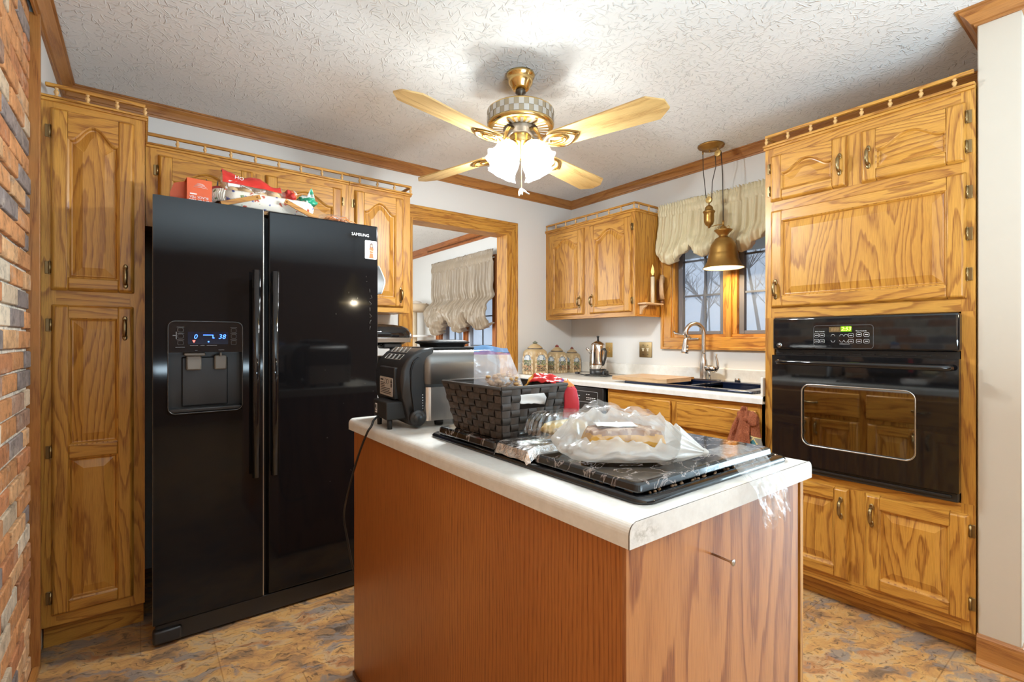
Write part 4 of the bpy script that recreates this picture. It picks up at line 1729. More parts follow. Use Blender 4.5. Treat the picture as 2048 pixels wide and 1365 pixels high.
mb.box(0.099, 0.111, FD - 0.0006, FD + 0.001, 1.199, 1.203)
mb.box(0.109, 0.112, FD - 0.0006, FD + 0.001, 1.187, 1.215)
mb.box(0.108, 0.138, FD - 0.0006, FD + 0.001, 1.154, 1.1555)
for a, b in ((0.155, 0.182), (0.190, 0.204), (0.211, 0.246)):
    mb.box(a, b, FD - 0.0006, FD + 0.001, 1.1605, 1.1620)
mb.box(0.172, 0.180, FD - 0.0006, FD + 0.001, 1.1415, 1.1430)
mb.box(0.252, 0.272, FD - 0.0006, FD + 0.001, 1.1425, 1.1440)
mb.build('button_print', GREYB, dp)
# handles
for door, x in ((ld, 0.3835), (rd, 0.4545)):
    mb = MB()
    pr = [(-0.015, -0.040), (-0.013, -0.048), (-0.006, -0.053), (0.006, -0.053), (0.013, -0.048), (0.015, -0.040), (0.012, -0.034), (-0.012, -0.034)]
    mb.prism([(x + a, FD + b) for a, b in pr], 2, 0.612, 1.474, smooth=True)
    for z in (0.66, 1.42):
        mb.box(x - 0.009, x + 0.009, FD - 0.036, FD + 0.001, z - 0.02, z + 0.02, bevel=0.003)
    mb.build('handle', BLACK, door)
# grille and foot
mb = MB()
mb.box(0.045, 0.918, FD + 0.022, FD + 0.06, 0.008, 0.082, bevel=0.004)
mb.box(0.036, 0.13, FD + 0.006, FD + 0.05, 0.012, 0.066, bevel=0.010)
mb.build('base_grille', BLACKM, fr)
text_mesh('SAMSUNG', 0.0200, FA(0.837, FD - 0.001, 1.686), WHITEP, 'maker_lettering', rd, xs=0.93)
# scuffs on the right door
mb = MB()
rr = random.Random(3)
for k in range(16):
    x = rr.uniform(0.60, 0.91)
    z = rr.uniform(0.5, 1.5)
    mb.tube([(x, FD - 0.0002, z), (x + rr.uniform(-0.004, 0.004), FD - 0.0002, z + rr.uniform(-0.008, 0.008))], 0.0005, 4)
for k in range(7):
    z = 1.43 - k * 0.03
    mb.tube([(0.885 + rr.uniform(-0.006, 0.006), FD - 0.0002, z), (0.889 + rr.uniform(-0.006, 0.006), FD - 0.0002, z - 0.012), (0.884, FD - 0.0002, z - 0.018)], 0.0007, 4)
mb.build('scratch_marks', PEWTER, rd)

# photo card on the door, person in a rust dress
pc = thing('photo_magnet', 'small photo magnet of a person in a rust dress on the fridge door', 'magnet', (0.888, FD - 0.001, 1.62))
DXM, DZM = -0.0075, 0.0145
mb = MB()
mb.prism(rrect(0.866, 0.9245, 1.560, 1.649, 0.005), 1, FD - 0.0030, FD - 0.0008)
mb.build('card', PAPER, pc, Matrix.Translation((DXM, 0, DZM)))
mb = MB()
mb.c = (0.62, 0.14, 0.04)
y = FD - 0.0034
mb.prism([(0.886, 1.5645), (0.9085, 1.5645), (0.905, 1.588), (0.891, 1.588)], 1, y, y + 0.0006)
mb.prism([(0.8915, 1.589), (0.9055, 1.589), (0.909, 1.612), (0.903, 1.619), (0.893, 1.618), (0.887, 1.610)], 1, y, y + 0.0006)
mb.c = (0.55, 0.33, 0.22)
mb.prism([(0.8885, 1.600), (0.909, 1.593), (0.9115, 1.597), (0.890, 1.605)], 1, y - 0.0002, y + 0.0004)
mb.prism([(0.8945, 1.618), (0.9005, 1.618), (0.9015, 1.628), (0.8975, 1.631), (0.8935, 1.628)], 1, y - 0.0002, y + 0.0004)
mb.c = (0.10, 0.06, 0.05)
mb.prism([(0.890, 1.612), (0.894, 1.612), (0.8945, 1.630), (0.901, 1.630), (0.903, 1.614), (0.907, 1.612), (0.904, 1.634), (0.8975, 1.638), (0.891, 1.633)], 1, y - 0.0001, y + 0.0005)
mb.build('printed_figure', TINT, pc, Matrix.Translation((DXM, 0, DZM)))


# ------------------------------------------------------------------ ceiling fan
fx, fy = FAN
fan = thing('ceiling_fan', 'brass four blade ceiling fan with lit tulip shades', 'fan', (fx, fy, CH))
mb = MB()
mb.lathe([(0.0, CH), (0.064, CH), (0.066, CH - 0.006), (0.064, CH - 0.013), (0.058, CH - 0.018), (0.057, CH - 0.030), (0.054, CH - 0.045),
          (0.042, CH - 0.060), (0.040, CH - 0.066), (0.034, CH - 0.072), (0.024, CH - 0.074), (0.0, CH - 0.074)], (fx, fy, 0), 32)
mb.build('canopy', BRASS, fan)
mb = MB()
mb.lathe([(0.022, CH - 0.072), (0.024, CH - 0.086), (0.013, CH - 0.092), (0.013, CH - 0.172), (0.0, CH - 0.172)], (fx, fy, 0), 20)
mb.build('downrod', DKBRONZE, fan)
mb = MB()
mb.lathe([(0.0, 2.236), (0.10, 2.236), (0.145, 2.232), (0.153, 2.226), (0.153, 2.222)], (fx, fy, 0), 40)
mb.lathe([(0.152, 2.168), (0.153, 2.160), (0.146, 2.150), (0.135, 2.148), (0.0, 2.148)], (fx, fy, 0), 40)
mot = mb.build('motor_housing', BRASS, fan)
# woven check band
mb = MB()
mb.keepuv = True
seg = 44
for i in range(seg):
    a0, a1 = 2 * PI * i / seg, 2 * PI * (i + 1) / seg
    for j, (z0, z1) in enumerate(((2.168, 2.195), (2.195, 2.222))):
        rr_ = 0.1525 + (0.0012 if (i + j) % 2 else 0)
        vs = mb.ring([(fx + rr_ * math.cos(a0), fy + rr_ * math.sin(a0), z0), (fx + rr_ * math.cos(a1), fy + rr_ * math.sin(a1), z0),
                      (fx + rr_ * math.cos(a1), fy + rr_ * math.sin(a1), z1), (fx + rr_ * math.cos(a0), fy + rr_ * math.sin(a0), z1)])
        f = mb.face(vs)
        for l in f.loops:
            l[mb.uv].uv = (i + 0.5, j + 0.5)
mb.build('check_band', CHECK, mot)
# vents under the motor
mb = MB()
for k in range(26):
    a = 2 * PI * k / 26
    q = []
    for rr_, hw in ((0.080, 0.0045), (0.128, 0.0085)):
        q.append((rr_, -hw))
        q.append((rr_, hw))
    P = [(fx + rr_ * math.cos(a) - w * math.sin(a), fy + rr_ * math.sin(a) + w * math.cos(a), 2.1474) for rr_, w in (q[0], q[1], q[3], q[2])]
    mb.face(mb.ring(P))
mb.build('vent_slots', PEWTER, mot)
mb = MB()
mb.lathe([(0.078, 2.149), (0.080, 2.143), (0.062, 2.136), (0.060, 2.120), (0.050, 2.116), (0.0, 2.116)], (fx, fy, 0), 32)
mb.build('flywheel', DKBRONZE, fan)
mb = MB()
mb.lathe([(0.0, 2.124), (0.048, 2.124), (0.049, 2.118), (0.049, 2.082), (0.046, 2.074), (0.030, 2.066), (0.028, 2.052), (0.016, 2.046), (0.018, 2.034),
          (0.010, 2.026), (0.012, 2.016), (0.006, 2.008), (0.0, 2.006)], (fx, fy, 0), 32)
kit = mb.build('light_kit', BRASS, fan)

BZ = 2.052
for k in range(4):
    ang = math.radians(13.2 + 90 * k)
    MR = Matrix.Translation((fx, fy, BZ)) @ Matrix.Rotation(ang, 4, 'Z')
    MP = MR @ Matrix.Rotation(math.radians(-11), 4, 'X')
    mb = MB()
    mb.g = 0
    w0, w1, x0, x1 = 0.056, 0.074, 0.175, 0.690
    poly = [(x0, -w0 + 0.012), (x0 + 0.012, -w0), (x1 - 0.055, -w1), (x1, -w1 + 0.048), (x1, w1 - 0.048), (x1 - 0.055, w1), (x0 + 0.012, w0), (x0, w0 - 0.012)]
    mb.prism(poly, 2, 0.0, 0.006, g=0)
    bl = mb.build('blade', BLADE, fan, MP)
    # scrolled iron under the blade
    mb = MB()
    zt = -0.004

    def arc(cx, cy, rx, ry, a0, a1, n=14):
        return [(cx + rx * math.cos(a0 + (a1 - a0) * i / n), cy + ry * math.sin(a0 + (a1 - a0) * i / n), zt) for i in range(n + 1)]
    lo = [(0.135 + 0.16 * t, 0.050 * math.sin(PI * t) ** 0.8, zt) for t in [i / 14 for i in range(15)]]
    mb.tube(lo, 0.0062, 8)
    mb.tube([(p[0], -p[1], p[2]) for p in lo], 0.0062, 8)
    mb.tube(arc(0.205, 0.0, 0.040, 0.026, 0, 2 * PI, 20), 0.0052, 8, caps=False)
    mb.tube(arc(0.200, 0.0, 0.026, 0.012, 0.3, PI, 10), 0.0040, 8)
    mb.tube([(0.290, 0, zt), (0.300, 0, zt), (0.312, 0, zt)], lambda t: 0.006 * (1 - t) + 0.001, 8)
    mb.build('blade_iron_scroll', BRASS, bl, MP)
    mb = MB()
    mb.tube([(0.060, 0, 0.082), (0.085, 0, 0.074), (0.105, 0, 0.045), (0.120, 0, 0.012), (0.150, 0, -0.004), (0.172, 0, -0.003)], lambda t: 0.014 - 0.006 * t, 10, flat=0.6)
    mb.build('blade_iron', BRASS, bl, MR)

# tulip shades with frilled mouths, one bulb in each
for k in range(4):
    ang = math.radians(7 + 90 * k)
    MS = Matrix.Translation((fx, fy, 2.070)) @ Matrix.Rotation(ang, 4, 'Z') @ Matrix.Translation((0.046, 0, 0)) @ Matrix.Rotation(math.radians(180 - 38), 4, 'Y')
    mb = MB()
    mb.lathe([(0.0, -0.012), (0.016, -0.010), (0.020, 0.0), (0.022, 0.022), (0.0, 0.022)], (0, 0, 0), 16)
    so = mb.build('socket_cup', BRASS, kit, MS)

    def fl(a, i):
        return 1 + (0.0, 0, 0, 0.01, 0.03, 0.06, 0.085)[min(i, 6)] * math.sin(8 * a)
    mb = MB()
    mb.lathe([(0.023, 0.018), (0.040, 0.026), (0.052, 0.045), (0.056, 0.070), (0.055, 0.095), (0.060, 0.116), (0.071, 0.130)], (0, 0, 0), 48, flute=fl)
    mb.build('glass_shade', SHADE, so, MS, smooth=True)
    mb = MB()
    mb.lathe([(0.0, 0.022), (0.012, 0.024), (0.013, 0.040), (0.022, 0.062), (0.025, 0.078), (0.019, 0.096), (0.0, 0.104)], (0, 0, 0), 16)
    mb.build('bulb', GLOWW, so, MS)
    p = MS @ Vector((0, 0, 0.112))
    point('fan_bulb_light', p, FANW, WARM, 0.028)

mb = MB()
rr = random.Random(2)
cx, cy = fx - 0.012, fy - 0.022
for i in range(46):
    mb.ellipsoid((cx, cy, 2.060 - i * 0.0042), (0.0016, 0.0016, 0.0019), 6, 4)
mb.build('pull_chain', BRASS, fan)
mb = MB()
for a, b, ln in ((-0.25, 0.02, 0.036), (0.9, -0.01, 0.040), (0.1, 0.0, 0.030)):
    pts = []
    mb.grid(4, 6, lambda u, v: (cx + (u - 0.5) * 0.018 * math.sin(PI * min(1, v + 0.12)) + math.sin(a) * ln * v, cy + 0.004 * math.cos(6 * u) - math.sin(a) * 0.02 * v, 1.868 - math.cos(a) * ln * v + 0.002), True)
mb.build('pull_ornament', plain('white_porcelain', (0.8, 0.78, 0.72), 0.3), fan, solid=0.003)

# ------------------------------------------------------------------ pendant lamp on pulleys
px, py = 2.84, 1.680
pd = thing('pendant_lamp', 'aged gold pulley pendant lamp with bell shade over the sink', 'lamp', (px, py, CH))
mb = MB()
mb.lathe([(0.0, CH), (0.076, CH), (0.079, CH - 0.005), (0.077, CH - 0.010), (0.060, CH - 0.016), (0.054, CH - 0.026), (0.0, CH - 0.028)], (px, py, 0), 32)
mb.build('canopy', BRASSP, pd)
ya, yp, yl = py + 0.056, py - 0.036, PEND[1]
mb = MB()
for y, r_ in ((ya, 0.005), (py + 0.010, 0.005), (yp - 0.010, 0.005)):
    mb.lathe([(0.0, CH - 0.020), (r_, CH - 0.022), (r_, CH - 0.040), (0.0, CH - 0.042)], (px, y, 0), 10)
mb.build('canopy_stub', BRASSP, pd)


def pulley(cy, cz):
    mb = MB()
    mb.lathe([(0.0, -0.007), (0.018, -0.007), (0.021, -0.005), (0.016, 0.0), (0.021, 0.005), (0.018, 0.007), (0.0, 0.007)], (px, cy, cz), 24, axis=0)
    mb.lathe([(0.0, -0.010), (0.004, -0.009), (0.004, 0.009), (0.0, 0.010)], (px, cy, cz), 8, axis=0)
    mb.build('pulley', plain('pale_gold_pulley', (0.62, 0.42, 0.15), 0.4, 0.6), pd)


pulley(yp - 0.010, CH - 0.062)
wy = (ya + yp + 0.008) / 2
wz = 2.062
pulley(wy, wz)
mb = MB()
mb.tube([(px, ya, CH - 0.04), (px + 0.002, ya - 0.002, 2.25), (px, wy + 0.018, wz + 0.004), (px, wy + 0.010, wz - 0.016), (px, wy - 0.010, wz - 0.016), (px, wy - 0.018, wz + 0.004),
         (px, wy - 0.022, 2.17), (px, yp + 0.004, 2.26), (px, yp + 0.009, CH - 0.062)], 0.0026, 8)
mb.tube([(px, yp - 0.030, CH - 0.062), (px, yl + 0.004, 2.2), (px, yl, 1.905)], 0.0030, 8)
mb.build('cord', plain('brown_cord', (0.035, 0.025, 0.018), 0.6), pd)
mb = MB()
mb.lathe([(0.0, 2.045), (0.004, 2.042), (0.004, 2.030), (0.012, 2.026), (0.022, 2.016), (0.025, 2.004), (0.026, 1.996), (0.034, 1.992), (0.037, 1.986), (0.034, 1.980),
          (0.030, 1.976), (0.031, 1.950), (0.030, 1.925), (0.024, 1.908), (0.012, 1.897), (0.006, 1.893), (0.007, 1.886), (0.0, 1.883)], (px, wy, 0), 24)
mb.build('counterweight', BRASSP, pd)
mb = MB()
mb.tube([(px, wy, 1.890), (px, (wy + yl) / 2, 1.894), (px, yl + 0.004, 1.894)], 0.0026, 8)
mb.lathe([(0.0, 1.915), (0.006, 1.914), (0.006, 1.884), (0.0, 1.883)], (px, yl, 0), 12)
mb.build('guide_arm', BRASSP, pd)
mb = MB()
prof = [(0.0, 1.884), (0.010, 1.882), (0.018, 1.872), (0.020, 1.862), (0.024, 1.858), (0.050, 1.857), (0.053, 1.853), (0.046, 1.846), (0.034, 1.834), (0.025, 1.822), (0.025, 1.816),
        (0.036, 1.808), (0.046, 1.804), (0.047, 1.800), (0.051, 1.797), (0.052, 1.792), (0.062, 1.782), (0.072, 1.764), (0.078, 1.742), (0.081, 1.716), (0.083, 1.708), (0.085, 1.704),
        (0.087, 1.690), (0.094, 1.665), (0.104, 1.645), (0.116, 1.628), (0.119, 1.623), (0.117, 1.621), (0.112, 1.630), (0.098, 1.648), (0.088, 1.668), (0.080, 1.700), (0.076, 1.742), (0.066, 1.766),
        (0.048, 1.786), (0.0, 1.790)]
mb.lathe(prof[:27], (px, yl, 0), 40)
sh = mb.build('shade', BRASSP, pd)
mb = MB()
mb.lathe(prof[26:], (px, yl, 0), 40)
mb.build('shade_lining', plain('cream_enamel', (0.80, 0.68, 0.44), 0.45), sh)
mb = MB()
mb.lathe([(0.0, 1.786), (0.016, 1.780), (0.016, 1.745), (0.027, 1.720), (0.030, 1.695), (0.022, 1.672), (0.0, 1.664)], (px, yl, 0), 20)
mb.build('bulb', GLOWW, sh)
point('pendant_bulb_light', (px, yl, 1.652), PENDW, (1.0, 0.78, 0.50), 0.025)
# ring eyes on the gathered neck
mb = MB()
for s in (-1, 1):
    pts = [(px - 0.006, yl - s * 0.034 + 0.008 * math.cos(a), 1.867 + 0.008 * math.sin(a)) for a in [2 * PI * i / 12 for i in range(13)]]
    mb.tube(pts, 0.002, 6, caps=False)
mb.build('neck_ring', BRASSP, sh)


# ------------------------------------------------------------------ curtains
def balloon(name, label, cat, x, y0, y1, ztop, hdr, ruff, bottom, tiez, n_fold, m, pouf, seed, bulge=0.05, amp=1.3):
    """gathered balloon valance hanging in front of a wall at depth x, folds along y"""
    root = thing(name, label, cat, (x, (y0 + y1) / 2, ztop))
    rr = random.Random(seed)
    ph = [rr.uniform(0, 6) for _ in range(8)]

    def fold(s, k=1.0):
        return math.sin(2 * PI * n_fold * s + ph[0] + 1.4 * math.sin(7 * s + ph[1])) * 0.6 + 0.4 * math.sin(2 * PI * n_fold * 2.3 * s + ph[2])

    def fine(s):
        return math.sin(2 * PI * n_fold * 3.1 * s + ph[3] + 2 * math.sin(9 * s)) * 0.6 + 0.4 * math.sin(2 * PI * n_fold * 5.7 * s + ph[4])

    def pt(u, v):
        y = y1 + (y0 - y1) * u
        zb = bottom(y)
        r_ = v
        # v: 0..0.06 ruffle, ..0.2 casing, then body
        if r_ < 0.10:
            q = r_ / 0.10
            z = ztop + 0.009 * fine(u) * (1 - q) - ruff * q
            xx = x - 0.010 - (0.016 * (1 - q) + 0.003) * fine(u * 1.07 + 0.1)
        elif r_ < 0.25:
            q = (r_ - 0.10) / 0.15
            z = ztop - ruff - hdr * q
            xx = x - 0.010 - 0.008 * math.sin(PI * q) - 0.0045 * fine(u) - (0 if 0.02 < q < 0.98 else -0.002)
        else:
            q = (r_ - 0.25) / 0.75
            zt = ztop - ruff - hdr
            # material hangs past its bottom and tucks back under
            qq = min(1.0, q / 0.86)
            z = zt + (zb - zt) * (qq ** 0.95)
            puff = math.exp(-((qq - 0.83) / 0.22) ** 2)
            xx = x - 0.014 - bulge * (0.30 * qq + pouf(y) * puff) - 0.017 * amp * fold(u + 0.012 * qq * math.sin(9 * u)) * (0.45 + 0.6 * qq) * (1 - 0.5 * puff) - 0.004 * fine(u) * (1 - qq)
            xx -= 0.020 * fbm(y * 11, z * 9, seed) * (0.15 + qq)
            z += 0.006 * fbm(y * 18 + 4, 3.0, seed) * qq
            if tiez and qq > 0.1:
                d = math.exp(-((z - tiez) / 0.05) ** 2)
                xx += 0.030 * d
                lowp = max(0.0, min(1.0, (tiez - z) / 0.06))
                xx -= lowp * (0.045 * math.sin(PI * max(0, min(1, (tiez - z) / (tiez - zb + 1e-4)))) + 0.022 * fbm(y * 9, z * 11, seed + 3) * 1.2)
                y = y + lowp * 0.02 * fbm(y * 7 + 2, z * 9, seed)
            if q > 0.86:
                w = (q - 0.86) / 0.14
                xx += w * bulge * 0.9
                z += 0.018 * w
        return (xx, y, z)
    mb = MB()
    mb.grid(260, 64, pt)
    mb.build('cloth', m, root, solid=0.0015)
    mb = MB()
    mb.tube([(x + 0.004, y0 - 0.005, ztop - ruff - hdr * 0.5), (x + 0.004, y1 + 0.005, ztop - ruff - hdr * 0.5)], 0.006, 8)
    mb.build('curtain_rod', PEWTER, root)
    return root


def bot1(y):
    t = (2.19 - y) / 0.262
    f = t - math.floor(t)
    return 1.836 - 0.105 * math.sin(PI * f) ** 0.7 - (0.012 if t < 1 else -0.014) + 0.014 * math.sin(23 * y) + 0.008 * math.sin(51 * y + 1)


def pf1(y):
    t = (2.19 - y) / 0.262
    return 0.35 + 0.65 * math.sin(PI * (t - math.floor(t)))


CREAM = fabric('cream_chintz', (0.68, 0.60, 0.40), (0.56, 0.47, 0.28), 6, 0.45, 0.1)
balloon('valance', 'cream gathered balloon valance over the sink window', 'curtain', 3.022, 1.185, 2.192, 2.156, 0.060, 0.032, bot1, None, 15, CREAM, pf1, 11, 0.062)


def bot2(y):
    t = (5.66 - y) / 0.50
    f = t - math.floor(t)
    return 1.46 - 0.20 * math.sin(PI * f) ** 0.8 + 0.03 * math.sin(9 * y)


TAUPEF = fabric('taupe_taffeta', (0.36, 0.275, 0.185), (0.25, 0.20, 0.15), 5, 0.38, 0.2)
balloon('valance', 'taupe balloon curtain tied up over the next room window', 'curtain', 2.985, 4.250, 5.620, 2.150, 0.085, 0.045, bot2, 1.66, 17, TAUPEF,
        lambda y: 0.6, 23, 0.085, 2.2)


# lamp over the dining side, seen in the photo as a reflection in the right fridge door
dx_, dy_ = 1.98, -1.05
dl = thing('pendant_lamp', 'lit bell pendant lamp that shows only as a reflection in the fridge door', 'lamp', (dx_, dy_, CH))
mb = MB()
mb.lathe([(0.0, CH), (0.07, CH), (0.07, CH - 0.012), (0.02, CH - 0.03), (0.0, CH - 0.03)], (dx_, dy_, 0), 28)
mb.build('canopy', BRASSP, dl)
mb = MB()
mb.tube([(dx_, dy_, CH - 0.03), (dx_, dy_, 2.2), (dx_, dy_, 1.94)], 0.004, 8)
mb.build('cord', CORD, dl)
mb = MB()
LP_ = [(0.0, 1.95), (0.03, 1.94), (0.05, 1.90), (0.035, 1.87), (0.06, 1.84), (0.09, 1.80), (0.105, 1.74), (0.115, 1.68), (0.14, 1.64), (0.165, 1.615)]
mb.lathe(LP_, (dx_, dy_, 0), 36)
s2 = mb.build('shade', BRASSP, dl)
mb = MB()
mb.lathe([(r_ - 0.003, z - 0.003) for r_, z in LP_[3:]], (dx_, dy_, 0), 36)
mb.build('shade_lining', plain('cream_shade_lining', (0.85, 0.74, 0.50), 0.5), s2)
mb = MB()
mb.ellipsoid((dx_, dy_, 1.70), (0.032, 0.032, 0.05), 18, 12)
mb.build('bulb', GLOWW, s2)
point('dining_bulb_light', (dx_, dy_, 1.625), 7.0, (1.0, 0.86, 0.62), 0.03)


# ------------------------------------------------------------------ sink, tap and counter things
NAVY = plain('navy_enamel', (0.008, 0.013, 0.032), 0.14)
sk = thing('kitchen_sink', 'navy enamel double bowl sink set in the white counter', 'sink', (2.72, 1.655, CT))
mb = MB()
RZ = 0.921
a0, a1, b0, b1 = 2.470, 3.000, 1.235, 2.062
mb.box(a0, SX0 + 0.016, b0, b1, CT, RZ, bevel=0.006, seg=3)
mb.box(2.905, a1, b0, b1, CT, RZ, bevel=0.006, seg=3)
mb.box(SX0 + 0.012, 2.910, b0, SY0 + 0.016, CT, RZ, bevel=0.005, seg=3)
mb.box(SX0 + 0.012, 2.910, SY1 - 0.016, b1, CT, RZ, bevel=0.005, seg=3)
mb.box(SX0 + 0.012, 2.910, 1.640, 1.672, 0.80, RZ - 0.012, bevel=0.006, seg=3)
mb.build('rim', NAVY, sk)
for (p, q) in ((SY0 + 0.010, 1.648), (1.664, SY1 - 0.010)):
    mb = MB()
    x0, x1, zf = SX0 + 0.010, 2.915, 0.715
    mb.box(x0, x0 + 0.008, p, q, zf, RZ - 0.004)
    mb.box(x1 - 0.008, x1, p, q, zf, RZ - 0.004)
    mb.box(x0 + 0.008, x1 - 0.008, p, p + 0.008, zf, RZ - 0.004)
    mb.box(x0 + 0.008, x1 - 0.008, q - 0.008, q, zf, RZ - 0.004)
    mb.box(x0, x1, p, q, zf - 0.008, zf)
    mb.build('basin', NAVY, sk)

TX_, TY_ = 2.955, 1.800
fc = thing('faucet', 'brushed steel gooseneck faucet behind the sink', 'faucet', (TX_, TY_, RZ))
mb = MB()
mb.lathe([(0.0, RZ + 0.006), (0.024, RZ + 0.006), (0.027, RZ), (0.0, RZ)], (TX_, TY_, 0), 24)
pts = rrect(TY_ - 0.125, TY_ + 0.125, TX_ - 0.028, TX_ + 0.028, 0.027, 6)
mb.prism([(p[1], p[0]) for p in pts], 2, RZ, RZ + 0.006)
mb.build('base_plate', CHROME, fc)
mb = MB()
mb.lathe([(0.026, RZ + 0.006), (0.024, RZ + 0.02), (0.026, RZ + 0.05), (0.025, RZ + 0.10), (0.020, RZ + 0.125), (0.015, RZ + 0.14), (0.014, RZ + 0.17)], (TX_, TY_, 0), 24)
mb.build('body', CHROME, fc)
mb = MB()
dirx, diry = -0.86, 0.50
Rg = 0.062
zc_ = 1.228
pts = [(TX_, TY_, RZ + 0.16), (TX_, TY_, 1.10), (TX_, TY_, 1.18)]
for i in range(0, 15):
    a = PI * i / 14
    d = Rg - Rg * math.cos(a)
    pts.append((TX_ + dirx * d, TY_ + diry * d, zc_ + Rg * math.sin(a)))
ex, ey = TX_ + dirx * 2 * Rg, TY_ + diry * 2 * Rg
pts.append((ex, ey, 1.19))
mb.tube(pts, 0.0135, 16)
mb.build('gooseneck', CHROME, fc)
mb = MB()
q0 = Vector((ex, ey, 1.192))
dd = Vector((dirx * 0.10, diry * 0.10, -1)).normalized()
mb.tube([q0 + dd * s for s in (0.0, 0.006, 0.03, 0.06, 0.085, 0.098)], lambda t: 0.0145 + 0.010 * t ** 1.3, 18)
mb.build('spray_head', CHROME, fc)
mb = MB()
for z in (1.140, 1.118):
    mb.ellipsoid((ex - 0.010 + (1.14 - z) * -0.12, ey - 0.018, z), (0.008, 0.007, 0.010), 10, 6)
mb.build('spray_button', PEWTER, fc)
mb = MB()
hx, hy = TX_ - 0.006, TY_
mb.tube([(TX_, TY_ - 0.01, 1.000), (TX_ - 0.006, TY_ - 0.05, 0.998), (TX_ - 0.008, TY_ - 0.09, 0.990)], lambda t: 0.020 - 0.003 * t, 14)
mb.tube([(TX_ - 0.008, TY_ - 0.088, 0.985), (TX_ - 0.008, TY_ - 0.104, 1.005), (TX_ - 0.008, TY_ - 0.100, 1.04), (TX_ - 0.008, TY_ - 0.090, 1.075), (TX_ - 0.008, TY_ - 0.094, 1.092)],
        lambda t: 0.011 - 0.006 * t, 12)
mb.tube([(TX_ - 0.004, TY_ - 0.040, 0.990), (TX_ - 0.004, TY_ - 0.044, 0.96), (TX_ - 0.004, TY_ - 0.046, RZ + 0.004)], 0.008, 10)
mb.build('lever', CHROME, fc)
mb = MB()
mb.lathe([(0.0, RZ + 0.022), (0.014, RZ + 0.021), (0.017, RZ + 0.016), (0.017, RZ), (0.0, RZ)], (2.972, 1.580, 0), 20)
tag(mb.build('hole_cover', CHROME), 'small round steel cap on the sink rim right of the faucet', 'cap')

bd1 = thing('cutting_board', 'pale wood cutting board laid over the left sink bowl', 'cutting board', (2.68, 1.95, RZ))
mb = MB()
mb.g = 1
mb.prism([(2.478, 2.168), (2.478, 1.815), (2.515, 1.775), (2.77, 1.775), (2.80, 1.80), (2.80, 2.168)], 2, RZ + 0.001, RZ + 0.026, g=1)
mb.build('board', PALEW, bd1)
bd2 = thing('cutting_board', 'golden wood board with a dark hand hole behind the pale cutting board', 'cutting board', (2.88, 1.98, RZ))
mb = MB()
mb.g = 1
x0, x1, y0, y1 = 2.806, 2.922, 1.850, 2.12
hx0, hx1, hy0, hy1 = 2.838, 2.886, 1.880, 1.985
mb.box(x0, hx0, y0, y1, RZ + 0.001, RZ + 0.016, g=1)
mb.box(hx1, x1, y0, y1, RZ + 0.001, RZ + 0.016, g=1)
mb.box(hx0, hx1, y0, hy0, RZ + 0.001, RZ + 0.016, g=1)
mb.box(hx0, hx1, hy1, y1, RZ + 0.001, RZ + 0.016, g=1)
mb.build('board', OAK, bd2)

rag = thing('dish_cloth', 'white striped dish cloth bunched in the right sink bowl', 'cloth', (2.60, 1.70, 0.80))
mb = MB()
mb.c = (0.62, 0.66, 0.74)


def ragp(u, v):
    x, y = 2.53 + 0.20 * u, 1.555 + 0.20 * v
    z = 0.885 + 0.018 * math.sin(PI * u) * math.sin(PI * v) + 0.014 * fbm(u * 4, v * 4, 2.2) - 0.13 * max(0, 0.45 - v) - 0.10 * max(0, u - 0.6)
    return (x, y, z)


V = mb.grid(26, 26, ragp)
for f in mb.bm.faces:
    if int(f.calc_center_median().y * 190) % 4 == 0:
        for l in f.loops:
            l[mb.cl] = (0.16, 0.20, 0.34, 1)
mb.build('cloth', TINT, rag, solid=0.002)

# three canisters in the corner
CAN_B = plain('canister_stoneware', (0.47, 0.34, 0.18), 0.35, vary=0.25)
CAN_D = plain('canister_dark_glaze', (0.12, 0.10, 0.085), 0.3)


